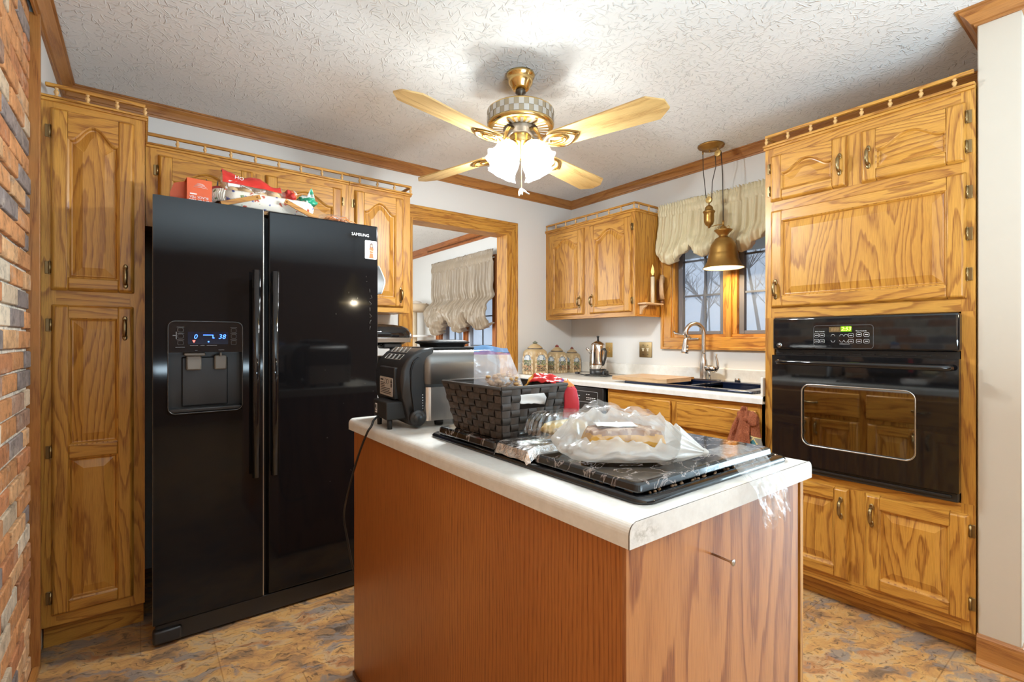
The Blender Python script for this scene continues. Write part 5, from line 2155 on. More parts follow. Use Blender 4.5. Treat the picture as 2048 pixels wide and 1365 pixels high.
def canister(x, y, w, h, label, seed, knobc):
    root = thing('canister', label, 'canister', (x, y, CT), 'painted canisters in the counter corner')
    hw = w / 2
    mb = MB()
    bsz = [(hw, 0.0), (hw, h * 0.60), (hw * 0.98, h * 0.68), (hw * 0.90, h * 0.735), (hw * 0.78, h * 0.755)]
    prev = None
    for k, (q, z) in enumerate(bsz):
        pts = []
        n = 10
        p = 9 if k < 2 else (6 if k == 2 else 3.2)
        for i in range(40):
            a = 2 * PI * i / 40 + PI / 40
            c, s = math.cos(a), math.sin(a)
            d = (abs(c) ** p + abs(s) ** p) ** (-1 / p)
            pts.append((x + q * c * d, y + q * s * d, CT + z))
        rr_ = mb.ring(pts)
        if prev:
            mb.skin(prev, rr_)
        else:
            mb.cap(rr_, True)
        prev = rr_
    mb.cap(prev)
    mb.build('jar', CAN_B, root)
    mb = MB()
    mb.lathe([(hw * 0.74, h * 0.745), (hw * 0.80, h * 0.752), (hw * 0.80, h * 0.782), (hw * 0.76, h * 0.786)], (x, y, CT), 28)
    mb.build('dark_band', CAN_D, root)
    mb = MB()
    mb.lathe([(hw * 0.76, h * 0.784), (hw * 0.80, h * 0.792), (hw * 0.72, h * 0.820), (hw * 0.48, h * 0.875), (hw * 0.24, h * 0.912), (hw * 0.10, h * 0.922), (0, h * 0.923)], (x, y, CT), 28)
    lid = mb.build('lid', CAN_B, root)
    mb = MB()
    rr2 = random.Random(seed)
    for k in range(9):
        a = 2 * PI * k / 8
        rad = hw * 0.15 if k < 8 else 0
        mb.c = knobc
        mb.ellipsoid((x + rad * math.cos(a), y + rad * math.sin(a), CT + h * (0.945 + (0.03 if k == 8 else 0.0))), (hw * 0.11, hw * 0.11, h * 0.028), 8, 6)
    mb.build('knob', TINT, lid)
    # arched picture and stone surround on the two faces seen, other faces alike
    for face in range(4):
        MF = Matrix.Translation((x, y, CT)) @ Matrix.Rotation(PI / 2 * face, 4, 'Z') @ Matrix.Translation((0, -hw - 0.0005, 0))
        mb = MB()
        aw = hw * 0.60
        zs = h * 0.44

        def archpt(s, z0, grow):
            """outline of the arch from lower right over the top to lower left"""
            if s < 0.3:
                return (aw + grow, z0 - grow + (zs - z0 + grow) * s / 0.3)
            if s > 0.7:
                return (-aw - grow, zs + (z0 - grow - zs) * (s - 0.7) / 0.3)
            a = PI * (s - 0.3) / 0.4
            return ((aw + grow) * math.cos(a), zs + (aw + grow) * math.sin(a) * 0.95)
        for i in range(22):
            s0, s1 = i / 22, (i + 0.86) / 22
            mb.c = ((0.66, 0.52, 0.32), (0.52, 0.36, 0.19), (0.72, 0.60, 0.42))[i % 3]
            p = [archpt(s0, h * 0.10, 0.002), archpt(s1, h * 0.10, 0.002), archpt(s1, h * 0.10, hw * 0.24), archpt(s0, h * 0.10, hw * 0.24)]
            mb.prism(p, 1, -0.003, 0.002)
        for i in range(6):
            u0, u1 = -1 + i / 3, -1 + (i + 0.86) / 3
            mb.c = ((0.66, 0.52, 0.32), (0.52, 0.36, 0.19))[i % 2]
            mb.prism([(aw * u0 * 1.3, h * 0.02), (aw * u1 * 1.3, h * 0.02), (aw * u1 * 1.3, h * 0.095), (aw * u0 * 1.3, h * 0.095)], 1, -0.003, 0.002)
        mb.build('stone_surround', TINT, root, MF)
        mb = MB()
        rr2 = random.Random(seed + face)
        n = 13
        for i in range(n):
            for j in range(20):
                xx = -aw + 2 * aw * (i + 0.5) / n
                zz = h * 0.11 + (zs + aw - h * 0.11) * (j + 0.5) / 20
                if zz > zs and (xx / aw) ** 2 + ((zz - zs) / (aw * 0.95)) ** 2 > 0.95:
                    continue
                t = (zz - h * 0.11) / (zs + aw - h * 0.11)
                if t > 0.66:
                    mb.c = rr2.choice([(0.16, 0.22, 0.30), (0.34, 0.42, 0.50), (0.55, 0.60, 0.64)])
                    if abs(xx) < aw * 0.4 and t < 0.88:
                        mb.c = (0.66, 0.70, 0.72)
                elif t > 0.35:
                    mb.c = rr2.choice([(0.20, 0.24, 0.10), (0.34, 0.32, 0.12), (0.07, 0.09, 0.06), (0.34, 0.30, 0.30)])
                else:
                    mb.c = rr2.choice([(0.45, 0.22, 0.10), (0.50, 0.36, 0.18), (0.12, 0.14, 0.07), (0.30, 0.14, 0.08), (0.06, 0.05, 0.04)])
                d = aw / n
                dz = (zs + aw - h * 0.11) / 40
                vs = mb.ring([(xx - d, -0.001, zz - dz), (xx + d, -0.001, zz - dz), (xx + d, -0.001, zz + dz), (xx - d, -0.001, zz + dz)])
                mb.face(vs)
        mb.build('painted_picture', TINT, root, MF)
    return root


canister(2.520, 3.010, 0.152, 0.268, 'largest canister, nearest the doorway casing', 1, (0.16, 0.17, 0.12))
canister(2.772, 3.026, 0.128, 0.236, 'middle sized canister between the two others in the corner', 2, (0.26, 0.04, 0.03))
canister(2.955, 3.036, 0.112, 0.216, 'smallest canister, next to the corner of the walls', 3, (0.20, 0.05, 0.035))

# percolator
qx, qy = 2.785, 2.578
pk = thing('coffee_percolator', 'chrome electric coffee percolator with black handle on the counter', 'coffee pot', (qx, qy, CT))
MIRR = plain('polished_chrome', (0.66, 0.62, 0.58), 0.10, 1.0)
mb = MB()
mb.lathe([(0.060, CT + 0.052), (0.0645, CT + 0.056), (0.0645, CT + 0.10), (0.062, CT + 0.17), (0.055, CT + 0.232), (0.052, CT + 0.240)], (qx, qy, 0), 32)
mb.build('pot', MIRR, pk)
mb = MB()
mb.lathe([(0.0, CT + 0.010), (0.060, CT + 0.010), (0.063, CT + 0.016), (0.0645, CT + 0.054), (0.0, CT + 0.054)], (qx, qy, 0), 32)
mb.box(qx - 0.020, qx + 0.03, qy - 0.082, qy - 0.055, CT + 0.012, CT + 0.045, bevel=0.005)
mb.build('base', BLACKM, pk)
mb = MB()
mb.lathe([(0.053, CT + 0.240), (0.050, CT + 0.246), (0.030, CT + 0.260), (0.012, CT + 0.268), (0.0, CT + 0.270)], (qx, qy, 0), 32)
lidp = mb.build('lid', MIRR, pk)
mb = MB()
mb.lathe([(0.0, CT + 0.268), (0.009, CT + 0.270), (0.007, CT + 0.285), (0.010, CT + 0.300), (0.012, CT + 0.304), (0.0, CT + 0.308)], (qx, qy, 0), 16)
mb.build('lid_knob', BLACKM, lidp)
mb = MB()
hx_, hy_ = 0.05, -0.9987
mb.tube([(qx - 0.012, qy - 0.052, CT + 0.205), (qx - 0.016, qy - 0.082, CT + 0.208), (qx - 0.020, qy - 0.100, CT + 0.190), (qx - 0.020, qy - 0.092, CT + 0.14),
         (qx - 0.016, qy - 0.070, CT + 0.095), (qx - 0.014, qy - 0.060, CT + 0.085)], lambda t: 0.011 - 0.002 * t, 12, flat=0.8)
mb.build('handle', BLACKM, pk)
mb = MB()
mb.tube([(qx - 0.058, qy + 0.02, CT + 0.18), (qx - 0.075, qy + 0.03, CT + 0.20), (qx - 0.090, qy + 0.036, CT + 0.212)], lambda t: 0.014 - 0.006 * t, 12)
mb.build('spout', MIRR, pk)
mb = MB()
pts = [(qx, qy - 0.085, CT + 0.025), (qx - 0.03, qy - 0.11, CT + 0.006)]
for i in range(30):
    a = 2 * PI * i / 20
    pts.append((qx - 0.01 + (0.092 + 0.003 * math.sin(3 * a)) * math.cos(a - 1.9), qy + 0.0 + (0.100) * math.sin(a - 1.9), CT + 0.005 + 0.004 * (i / 30)))
mb.tube(pts, 0.0038, 8)
mb.tube([(qx - 0.06, qy - 0.08, CT + 0.006), (qx - 0.02, qy - 0.16, CT + 0.012), (qx - 0.02, qy - 0.24, CT + 0.006), (qx + 0.02, qy - 0.235, CT + 0.006), (qx + 0.01, qy - 0.15, CT + 0.009)], 0.0038, 8)
mb.tube([(qx - 0.09, qy + 0.03, CT + 0.006), (qx - 0.10, qy + 0.09, CT + 0.014), (qx - 0.08, qy + 0.13, CT + 0.020)], 0.0038, 8)
mb.box(qx - 0.090, qx - 0.066, qy + 0.125, qy + 0.160, CT + 0.010, CT + 0.028, bevel=0.004)
mb.build('power_cord', CORD, pk)

# brass wall plates
for (y0, y1, z0, z1, lab, nm, gang) in ((2.286, 2.401, 1.050, 1.166, 'brass double outlet plate on the wall left of the sink window', 'outlet', 2),
                                       (2.672, 2.745, 1.041, 1.160, 'brass switch plate behind the coffee percolator', 'light_switch', 1)):
    t = thing(nm, lab, 'wall plate', (XB, (y0 + y1) / 2, (z0 + z1) / 2))
    mb = MB()
    mb.box(XB - 0.006, XB - 0.0003, y0, y1, z0, z1, bevel=0.002)
    mb.build('plate', BRASSA if gang == 2 else BRASS, t)
    IV = plain('ivory_plastic', (0.72, 0.64, 0.46), 0.4)
    if gang == 2:
        for yy in (y0 + 0.036, y1 - 0.036):
            mb = MB()
            mb.box(XB - 0.0075, XB - 0.0045, yy - 0.011, yy + 0.011, (z0 + z1) / 2 + 0.004, (z0 + z1) / 2 + 0.012)
            mb.box(XB - 0.0075, XB - 0.0045, yy - 0.006, yy + 0.006, (z0 + z1) / 2 - 0.012, (z0 + z1) / 2 + 0.006)
            mb.build('toggle', IV, t)
            for zz in ((z0 + z1) / 2 + 0.034, (z0 + z1) / 2 - 0.034):
                mb = MB()
                mb.lathe([(0, -0.0015), (0.004, -0.0015), (0.0045, 0.001), (0, 0.001)], (XB - 0.006, yy, zz), 10, axis=0)
                mb.build('plate_screw', DKBRONZE, t)
    else:
        mb = MB()
        mb.box(XB - 0.009, XB - 0.0045, (y0 + y1) / 2 - 0.010, (y0 + y1) / 2 + 0.010, (z0 + z1) / 2 - 0.024, (z0 + z1) / 2 + 0.024, bevel=0.002)
        mb.build('rocker', BRASS, t)

# candle sconce and curved holder on the side of the corner wall cabinet (y = 2.203)
YS = 2.2025
cs = thing('candle_sconce', 'wooden candle sconce with flame bulb on the wall cabinet side', 'candle lamp', (2.88, YS, 1.40))
mb = MB()
mb.g = 0
mb.box(2.782, 2.985, YS - 0.072, YS, 1.432, 1.444, g=0, bevel=0.003)
mb.build('shelf', PALEW, cs)
mb = MB()
mb.prism([(YS, 1.365), (YS, 1.432), (YS - 0.060, 1.432), (YS - 0.052, 1.418), (YS - 0.030, 1.405), (YS - 0.016, 1.385), (YS - 0.012, 1.365)], 0, 2.806, 2.822, g=2)
mb.build('bracket', PALEW, cs)
mb = MB()
cyx, cyy = 2.905, YS - 0.036
mb.lathe([(0.0, 1.444), (0.0135, 1.444), (0.0135, 1.632), (0.006, 1.634), (0.0, 1.634)], (cyx, cyy, 0), 16)
mb.build('candle', plain('cream_candle', (0.75, 0.62, 0.42), 0.5), cs)
mb = MB()
mb.lathe([(0.0, 1.634), (0.006, 1.634), (0.006, 1.642), (0.0, 1.642)], (cyx, cyy, 0), 12)
mb.build('bulb_socket', DKBRONZE, cs)
mb = MB()
mb.lathe([(0.0, 1.642), (0.006, 1.645), (0.0125, 1.666), (0.009, 1.692), (0.003, 1.712), (0.0, 1.722)], (cyx, cyy, 0), 16)
mb.build('flame_bulb', plain('amber_flame_glass', (0.78, 0.46, 0.14), 0.2, emit=(1.0, 0.62, 0.2), estr=0.5), cs)
ho = thing('wooden_wall_holder', 'curved wooden holder hung between the wall cabinet and the window casing', 'holder', (3.0, YS - 0.02, 1.46))
mb = MB()
mb.g = 2
mb.tube([(2.990, YS - 0.055, 1.478), (2.972, YS - 0.062, 1.520), (2.964, YS - 0.066, 1.566), (2.968, YS - 0.064, 1.606), (2.988, YS - 0.055, 1.640), (3.012, YS - 0.046, 1.632), (3.022, YS - 0.035, 1.600)],
        lambda t: 0.017 - 0.003 * t, 12, flat=0.9)
mb.build('arm', PALEW, ho)
mb = MB()
mb.box(2.996, 3.036, YS - 0.034, YS, 1.470, 1.625, g=2, bevel=0.006)
mb.ellipsoid((3.004, YS - 0.046, 1.456), (0.022, 0.016, 0.018), 12, 8)
mb.build('back_block', OAKD, ho)

# terry towel hung at the right false drawer front
tg = thing('terry_towel', 'rust terry towel with a diamond border hanging at the sink cabinet', 'towel', (2.40, 1.215, 0.84))


def towel(u, v):
    # bunched at the top, spreading into soft folds below; u across (0 left .. 1 right), v down
    wdt = 0.030 + 0.062 * min(1, v * 2.4) ** 0.8
    y = 1.236 - (u - 0.45) * 2 * wdt + 0.012 * v + 0.005 * fbm(u * 4, v * 5, 1)
    z = 0.836 - 0.42 * v + 0.020 * math.cos(PI * (u - 0.5)) * max(0, 1 - 5 * v) - 0.03 * abs(u - 0.5) * (1 - v)
    fold = math.sin(2.6 * 2 * PI * u + 0.9 + 0.8 * v)
    x = 2.404 - 0.026 * (0.5 + 0.5 * fold) * (0.35 + min(1, 2 * v)) - 0.022 * math.cos(PI * (u - 0.5)) - 0.012 * fbm(u * 4, v * 7, 5) * (1.2 - v)
    return (x, y, z)


mb = MB()
mb.grid(60, 40, lambda u, v: towel(u * 0.70, v))
mb.build('front_fold', TERRY, tg, solid=0.006)
mb = MB()
mb.ellipsoid((2.392, 1.236, 0.800), (0.022, 0.036, 0.036), 28, 18, lambda p: 0.30 * fbm(p.x * 1.6 + 2, p.y * 1.6, p.z * 1.6, 4))
mb.ellipsoid((2.394, 1.198, 0.788), (0.020, 0.030, 0.040), 28, 18, lambda p: 0.30 * fbm(p.x * 1.6 + 7, p.y * 1.6, p.z * 1.6, 4))
mb.build('bunched_top', TERRY, tg)


def towel2(u, v):
    y = 1.222 - 0.064 * u * (0.75 + 0.5 * v) + 0.004 * math.sin(8 * v)
    z = 0.822 - 0.018 * u - 0.30 * v
    x = 2.412 - 0.018 * math.sin(PI * u) - 0.012 * (1 - u) + 0.003 * fbm(u * 5, v * 5, 8)
    return (x, y, z)


mb = MB()
mb.grid(24, 30, lambda u, v: towel2(u, v * 0.34))
mb.build('back_fold', TERRY, tg, solid=0.006)
mb = MB()
mb.c = (0.22, 0.22, 0.20)
V = mb.grid(24, 20, lambda u, v: towel2(u, 0.34 + 0.30 * v))
for f in mb.bm.faces:
    c = f.calc_center_median()
    # find u, v from the face's place in the band
    u = (1.222 - c.y) / (0.064 * 0.98)
    v = ((0.822 - 0.018 * u - c.z) / 0.30 - 0.34) / 0.30
    d = abs(u - 0.5) / 0.36 + abs(v - 0.45) / 0.40
    col = (0.04, 0.17, 0.20) if d < 0.78 else ((0.62, 0.47, 0.18) if d < 1.0 else (0.24, 0.22, 0.19))
    if v < 0.06 or v > 0.88:
        col = (0.62, 0.47, 0.18)
    for l in f.loops:
        l[mb.cl] = (*col, 1)
mb.build('diamond_border', TINT, tg, solid=0.006)

# ------------------------------------------------------------------ stand mixer on the short counter
mx = thing('stand_mixer', 'black stand mixer with steel band beside the fridge', 'mixer', (1.20, 2.78, CT))
my = 2.80
mb = MB()
mb.prism(rrect(1.00, 1.32, my - 0.10, my + 0.10, 0.05, 6), 2, CT + 0.004, CT + 0.035, smooth=False)
mb.prism([(0.995, CT + 0.03), (1.115, CT + 0.03), (1.095, CT + 0.10), (1.085, CT + 0.265), (1.01, CT + 0.265), (1.00, CT + 0.12)], 1, my - 0.045, my + 0.045)
mb.build('base_and_column', BLACK, mx)
mb = MB()
prof = [(0.0, 0.995), (0.030, 0.998), (0.055, 1.02), (0.064, 1.07), (0.066, 1.15), (0.064, 1.22), (0.058, 1.275), (0.045, 1.308), (0.026, 1.322), (0.0, 1.325)]
mb.lathe([(r_, x_) for r_, x_ in prof], (0, my, CT + 0.305), 28, axis=0)
mb.build('motor_head', BLACK, mx)
mb = MB()
for i in range(2):
    s = (-1, 1)[i]
    mb.box(1.02, 1.305, my + s * 0.0605, my + s * 0.0665, CT + 0.262, CT + 0.290, bevel=0.002)
mb.build('trim_band', CHROME, mx)
mb = MB()
mb.lathe([(0.0, 1.318), (0.022, 1.320), (0.024, 1.330), (0.018, 1.338), (0.0, 1.340)], (0, my, CT + 0.300), 18, axis=0)
mb.build('hub_cap', CHROME, mx)
mb = MB()
mb.box(1.14, 1.26, my - 0.050, my + 0.050, CT + 0.225, CT + 0.262, bevel=0.012)
mb.lathe([(0.0, CT + 0.232), (0.016, CT + 0.230), (0.014, CT + 0.185), (0.0, CT + 0.185)], (1.215, my, 0), 16)
mb.build('planetary_head', BLACKM, mx)
mb = MB()
mb.lathe([(0.045, CT + 0.036), (0.060, CT + 0.040), (0.085, CT + 0.085), (0.095, CT + 0.14), (0.098, CT + 0.178), (0.101, CT + 0.180)], (1.215, my, 0), 32)
mb.build('bowl', CHROME, mx, solid=0.002)
mb = MB()
mb.lathe([(0.0, -0.012), (0.012, -0.012), (0.012, 0.0), (0.0, 0.0)], (1.05, my - 0.062, CT + 0.305), 12, axis=1)
mb.build('speed_knob', CHROME, mx)
gj = thing('glass_jar', 'clear glass jar with glass lid in front of the stand mixer', 'jar', (1.30, 2.62, CT))
mb = MB()
mb.lathe([(0.0, CT + 0.004), (0.060, CT + 0.004), (0.066, CT + 0.02), (0.066, CT + 0.165), (0.060, CT + 0.178)], (1.30, 2.62, 0), 28)
mb.build('jar', CLEARP, gj)
mb = MB()
mb.lathe([(0.066, CT + 0.179), (0.068, CT + 0.184), (0.050, CT + 0.196), (0.020, CT + 0.202), (0.016, CT + 0.212), (0.022, CT + 0.220), (0.0, CT + 0.224)], (1.30, 2.62, 0), 28)
mb.build('lid', CLEARP, gj)

# paper on the fridge side
pa = thing('paper_sheet', 'white paper sheet curling off the side of the fridge', 'paper', (0.925, 2.40, 1.50))
mb = MB()


def pap(u, v):
    a = 0.9 * u
    return (0.9212 + 0.097 * math.sin(a) * (1 - 0.75 * abs(v - 0.45) ** 1.2 * 1.1) + 0.001, 2.372 + 0.11 * (1 - u) * 0.6 + 0.02 * v, 1.405 + 0.145 * v + 0.012 * u)


mb.grid(12, 10, pap)
mb.build('sheet', PAPER, pa, solid=0.0006)

# ------------------------------------------------------------------ cat tree in the next room
CARP = plain('beige_carpet_pile', (0.56, 0.43, 0.29), 0.95, vary=0.15)
SISAL = plain('sisal_rope', (0.62, 0.50, 0.34), 0.9, vary=0.15)
ktx, kty = 2.83, 5.86
kt = thing('cat_tree', 'beige carpeted cat tree standing beside the next room window', 'cat tree', (ktx, kty, 0))
mb = MB()
mb.lathe([(0.0, 0.0), (0.19, 0.0), (0.19, 0.04), (0.0, 0.04)], (ktx - 0.02, kty, 0), 24)
mb.build('base', CARP, kt)
mb = MB()
mb.lathe([(0.055, 0.04), (0.055, 1.55)], (ktx, kty, 0), 20)
mb.build('post', SISAL, kt)
for z, dx_, dy_, rx, h_ in ((1.215, 0.04, -0.06, 0.17, 0.030), (0.80, -0.05, 0.05, 0.19, 0.03)):
    mb = MB()
    mb.lathe([(0.0, z), (rx, z), (rx + 0.006, z + h_ / 2), (rx, z + h_), (0.0, z + h_)], (ktx + dx_, kty + dy_, 0), 24)
    mb.build('shelf', plain('white_plush', (0.74, 0.72, 0.68), 0.95), kt)
mb = MB()
mb.lathe([(0.0, 1.545), (0.15, 1.545), (0.185, 1.56), (0.195, 1.60), (0.185, 1.64), (0.165, 1.645), (0.15, 1.62), (0.14, 1.59), (0.0, 1.585)], (ktx + 0.02, kty - 0.02, 0), 28)
mb.build('bed', CARP, kt)
mb = MB()
mb.grid(20, 12, lambda u, v: (ktx + 0.02 + (u - 0.5) * 0.30, kty - 0.02 + (v - 0.5) * 0.30, 1.63 + 0.05 * fbm(u * 3, v * 3, 7) + 0.04 * math.sin(PI * u) * math.sin(PI * v)))
mb.build('blanket', plain('cream_blanket', (0.72, 0.62, 0.52), 0.95), kt, solid=0.006)


# ------------------------------------------------------------------ things on top of the fridge
FT = 1.7405
tb = thing('tea_box', 'orange tea bag box lying on its side on top of the fridge', 'box', (0.205, 2.42, FT))
ORNG = plain('orange_card', (0.72, 0.115, 0.03), 0.45)
mb = MB()
MT = Matrix.Translation((0.150, 2.38, FT)) @ Matrix.Rotation(0.06, 4, 'Z')
w, d, h = 0.088, 0.07, 0.105
mb.box(0, w, 0, 0.0015, 0, h)
mb.box(0, w, d, d + 0.0015, 0, h)
mb.box(0, w, 0.0015, d, 0, 0.0015)
mb.box(0, w, 0.0015, d, h - 0.0015, h)
mb.box(w - 0.0015, w, 0.0015, d, 0.0015, h - 0.0015)
mb.build('carton', ORNG, tb, MT)
mb = MB()
mb.prism([(0.0, 0.0), (-0.048, 0.012), (-0.050, 0.05), (-0.036, 0.092), (0.0, h)], 1, d - 0.0005, d + 0.001)
mb.build('flap', ORNG, tb, MT)
MU = MT @ Matrix.Translation((w / 2, -0.0012, 0)) 
UP = Matrix.Rotation(PI, 4, 'Y')
text_mesh('TEA BAGS', 0.0205, MU @ Matrix.Translation((0.004, 0, 0.014)) @ UP, TEXTW, 'box_lettering', tb, xs=0.92)
text_mesh('BLACK TEA', 0.0130, MU @ Matrix.Translation((-0.002, 0, 0.030)) @ UP, TEXTW, 'box_lettering', tb)
mb = MB()
mb.box(0.010, 0.034, -0.0018, 0.0, 0.0395, 0.0440)
mb.build('box_print', TEXTW, tb, MT)
mb = MB()
for k, z in enumerate((0.070, 0.076, 0.081, 0.085)):
    mb.tube([(0.022 + 0.004 * k, -0.001, z), (0.045, -0.001, z + 0.002), (0.072 - 0.005 * k, -0.001, z)], 0.0008, 4)
mb.build('box_print', TEXTW, tb, MT)

# lined basket with two wooden swing handles
bx0, bx1, by0, by1 = 0.245, 0.640, 2.385, 2.65
bk = thing('lined_basket', 'floral cloth lined basket with wooden handles on top of the fridge', 'basket', (0.445, 2.52, FT))
mb = MB()
mb.prism(rrect(bx0 + 0.02, bx1 - 0.02, by0 + 0.008, by1 - 0.008, 0.03, 5), 2, FT, FT + 0.058)
mb.build('basket_body', plain('wicker_brown', (0.30, 0.16, 0.06), 0.7, vary=0.2), bk)
mb = MB()
out = rrect(bx0, bx1, by0, by1, 0.05, 12)
npt = len(out)


def liner(u, v):
    i = u * npt
    k = int(i) % npt
    p0, p1 = out[k], out[(k + 1) % npt]
    f = i - int(i)
    x, y = p0[0] + (p1[0] - p0[0]) * f, p0[1] + (p1[1] - p0[1]) * f
    cx, cy = (bx0 + bx1) / 2, (by0 + by1) / 2
    wv = 0.006 * math.sin(u * 2 * PI * 46) * (1 - 0.6 * abs(v - 0.5)) + 0.006 * fbm(x * 25, y * 25 + v * 4, 3)
    g = (0.0, 0.012, 0.014, 0.006)[min(3, int(v * 3.99))]
    dx, dy = x - cx, y - cy
    ln = math.hypot(dx, dy)
    z = FT + 0.022 + 0.062 * v - 0.010 * math.sin(u * 2 * PI * 3 + 1) * (1 - v)
    k2 = (ln + wv + 0.012 * math.sin(PI * v)) / ln
    return (cx + dx * k2, cy + dy * k2, z)


mb.grid(240, 10, liner, closed_u=True)
mb.grid(12, 8, lambda u, v: (bx0 + 0.01 + (bx1 - bx0 - 0.02) * u, by0 + 0.01 + (by1 - by0 - 0.02) * v, FT + 0.070 + 0.006 * fbm(u * 5, v * 5, 1)))
mb.build('cloth_liner', FLORAL, bk, solid=0.0012)
for (xa, za, xb, zb) in ((0.268, 0.012, 0.415, 0.066), (0.655, 0.004, 0.515, 0.066)):
    mb = MB()
    mb.g = 0
    dx, dz = xb - xa, zb - za
    ln = math.hypot(dx, dz)
    nx, nz = -dz / ln * 0.0095, dx / ln * 0.0095
    yy = by0 - 0.030
    mb.prism([(xa + nx, FT + za + nz), (xa - nx, FT + za - nz), (xb - nx, FT + zb - nz), (xb + nx, FT + zb + nz)], 1, yy, yy + 0.006, g=0)
    hnd = mb.build('swing_handle', OAK, bk)
    mb = MB()
    q = 0.93
    mb.lathe([(0, -0.0030), (0.0045, -0.002), (0.005, 0.012), (0, 0.012)], (xa + dx * q, yy, FT + za + dz * q), 12, axis=1)
    mb.build('handle_peg', OAKT, hnd)


def lump_bag(name, label, cat, c, r, col_fn, m, seed, amp=0.22, fr_=2.2, part='wrapper'):
    root = thing(name, label, cat, c)
    mb = MB()
    mb.ellipsoid(c, r, 40, 26, lambda p: amp * fbm(p.x * fr_ + seed, p.y * fr_, p.z * fr_ + seed, 4))
    for f in mb.bm.faces:
        q = f.calc_center_median()
        col = col_fn((q.x - c[0]) / r[0], (q.y - c[1]) / r[1], (q.z - c[2]) / r[2])
        for l in f.loops:
            l[mb.cl] = (*col, 1)
    mb.build(part, m, root)
    return root


# bread rolls in a clear bag with a red printed band
BREAD = plain('bread_crust', (0.78, 0.50, 0.22), 0.6, vary=0.2)
bb = thing('bread_bag', 'clear bag of bread rolls with red printed band on the lined basket', 'bread', (0.40, 2.45, FT + 0.07))
BZ0 = FT + 0.076
for (x, z, rx, rz) in ((0.312, 0.030, 0.036, 0.048), (0.370, 0.026, 0.038, 0.044), (0.428, 0.018, 0.036, 0.038), (0.480, 0.014, 0.038, 0.036)):
    mb = MB()
    mb.ellipsoid((x, 2.452, BZ0 + z), (rx, 0.05, rz), 20, 12, lambda p: 0.05 * fbm(p.x * 2 + x * 30, p.y * 2, p.z * 2))
    mb.build('bread_roll', BREAD, bb)


def bagp(grow, seed):
    def f(u, v):
        a = 2 * PI * u
        s = v
        x = 0.268 + 0.256 * s
        hh = (0.052 - 0.014 * s) + 0.010 * math.sin(2 * PI * 2 * s + 0.6)
        if s > 0.97 or s < 0.03:
            hh *= 0.45
        zc_ = BZ0 + 0.040 - 0.020 * s
        k = 1 + 0.10 * fbm(x * 22, a * 1.2, seed)
        return (x, 2.447 + (0.060 + grow) * math.sin(a) * k, zc_ + (hh + grow) * math.cos(a) * k)
    return f


mb = MB()
mb.grid(36, 40, bagp(0.006, 1.0), closed_u=True)
mb.build('clear_wrapper', film('clear_bread_film', (0.85, 0.80, 0.76), 0.10, 0.12, 0.10, 60), bb)
mb = MB()
f0 = bagp(0.0085, 1.0)
mb.grid(20, 40, lambda u, v: f0((-0.150 + (u - 0.5) * (0.22 - 0.06 * v)) % 1.0, 0.03 + 0.90 * v))
REDF = plain('red_film_print', (0.62, 0.035, 0.025), 0.25)
mbw = MB()
mbw.grid(10, 40, lambda u, v: f0((-0.045 + 0.10 * u + 0.03 * v) % 1.0, 0.04 + 0.86 * v))
mbw.build('white_printed_band', plain('white_film_print', (0.72, 0.66, 0.60), 0.3), bb)
mb.build('printed_band', REDF, bb)
text_mesh('HO', 0.021, FA(0.338, 2.381, BZ0 + 0.062) @ Matrix.Rotation(0.10, 4, 'Y'), TEXTW, 'wrapper_lettering', bb, xs=1.1)
mb = MB()
mb.prism(rrect(0.296, 0.340, BZ0 + 0.022, BZ0 + 0.046, 0.004, 3), 1, 2.380, 2.3815)
mb.build('price_label', PAPER, bb)

lump_bag('snack_bag', 'red crumpled snack bag behind the bread on the fridge', 'bag', (0.558, 2.46, FT + 0.104), (0.032, 0.045, 0.040),
         lambda x, y, z: (0.50, 0.035, 0.03) if x + z * 0.6 < 0.5 else ((0.65, 0.16, 0.06) if x + z * 0.6 < 0.9 else (0.55, 0.50, 0.44)), TINTG, 3.3, 0.35)
gb = thing('snack_bag', 'green and white crumpled snack bag at the basket right end', 'bag', (0.62, 2.46, FT + 0.09))
mb = MB()
mb.ellipsoid((0.632, 2.452, FT + 0.100), (0.042, 0.045, 0.030), 40, 24, lambda p: 0.30 * fbm(p.x * 2 + 8, p.y * 2, p.z * 2, 4))
mb.grid(10, 10, lambda u, v: (0.628 + 0.040 * u + 0.006 * math.sin(6 * v), 2.435 + 0.02 * (u - 0.5) + 0.01 * math.sin(5 * v), FT + 0.108 + 0.050 * v * (1 - abs(2 * u - 1) ** 1.5) + 0.004))
for f in mb.bm.faces:
    q = f.calc_center_median()
    k = fbm(q.x * 25, q.y * 22, q.z * 40)
    col = (0.02, 0.30, 0.17) if k < 0.18 else (0.62, 0.66, 0.62)
    if q.z > FT + 0.125 and q.x < 0.642:
        col = (0.62, 0.66, 0.62)
    for l in f.loops:
        l[mb.cl] = (*col, 1)
mb.build('wrapper', TINTG, gb)
rb = thing('snack_bag', 'small dark and red packet behind the orange tea box', 'bag', (0.265, 2.47, FT + 0.09))
mb = MB()
for (x, tilt) in ((0.236, -0.25), (0.262, 0.08)):
    mb.c = (0.02, 0.02, 0.05)
    mb.prism([(x - 0.006, FT + 0.084), (x + 0.006, FT + 0.084), (x + tilt * 0.05 + 0.001, FT + 0.128), (x + tilt * 0.05 - 0.002, FT + 0.128)], 1, 2.445, 2.449)
mb.c = (0.42, 0.05, 0.04)
mb.ellipsoid((0.270, 2.450, FT + 0.092), (0.040, 0.020, 0.014), 24, 14, lambda p: 0.25 * fbm(p.x * 2, p.y * 2, p.z * 2 + 5))
mb.build('wrapper', TINTG, rb)
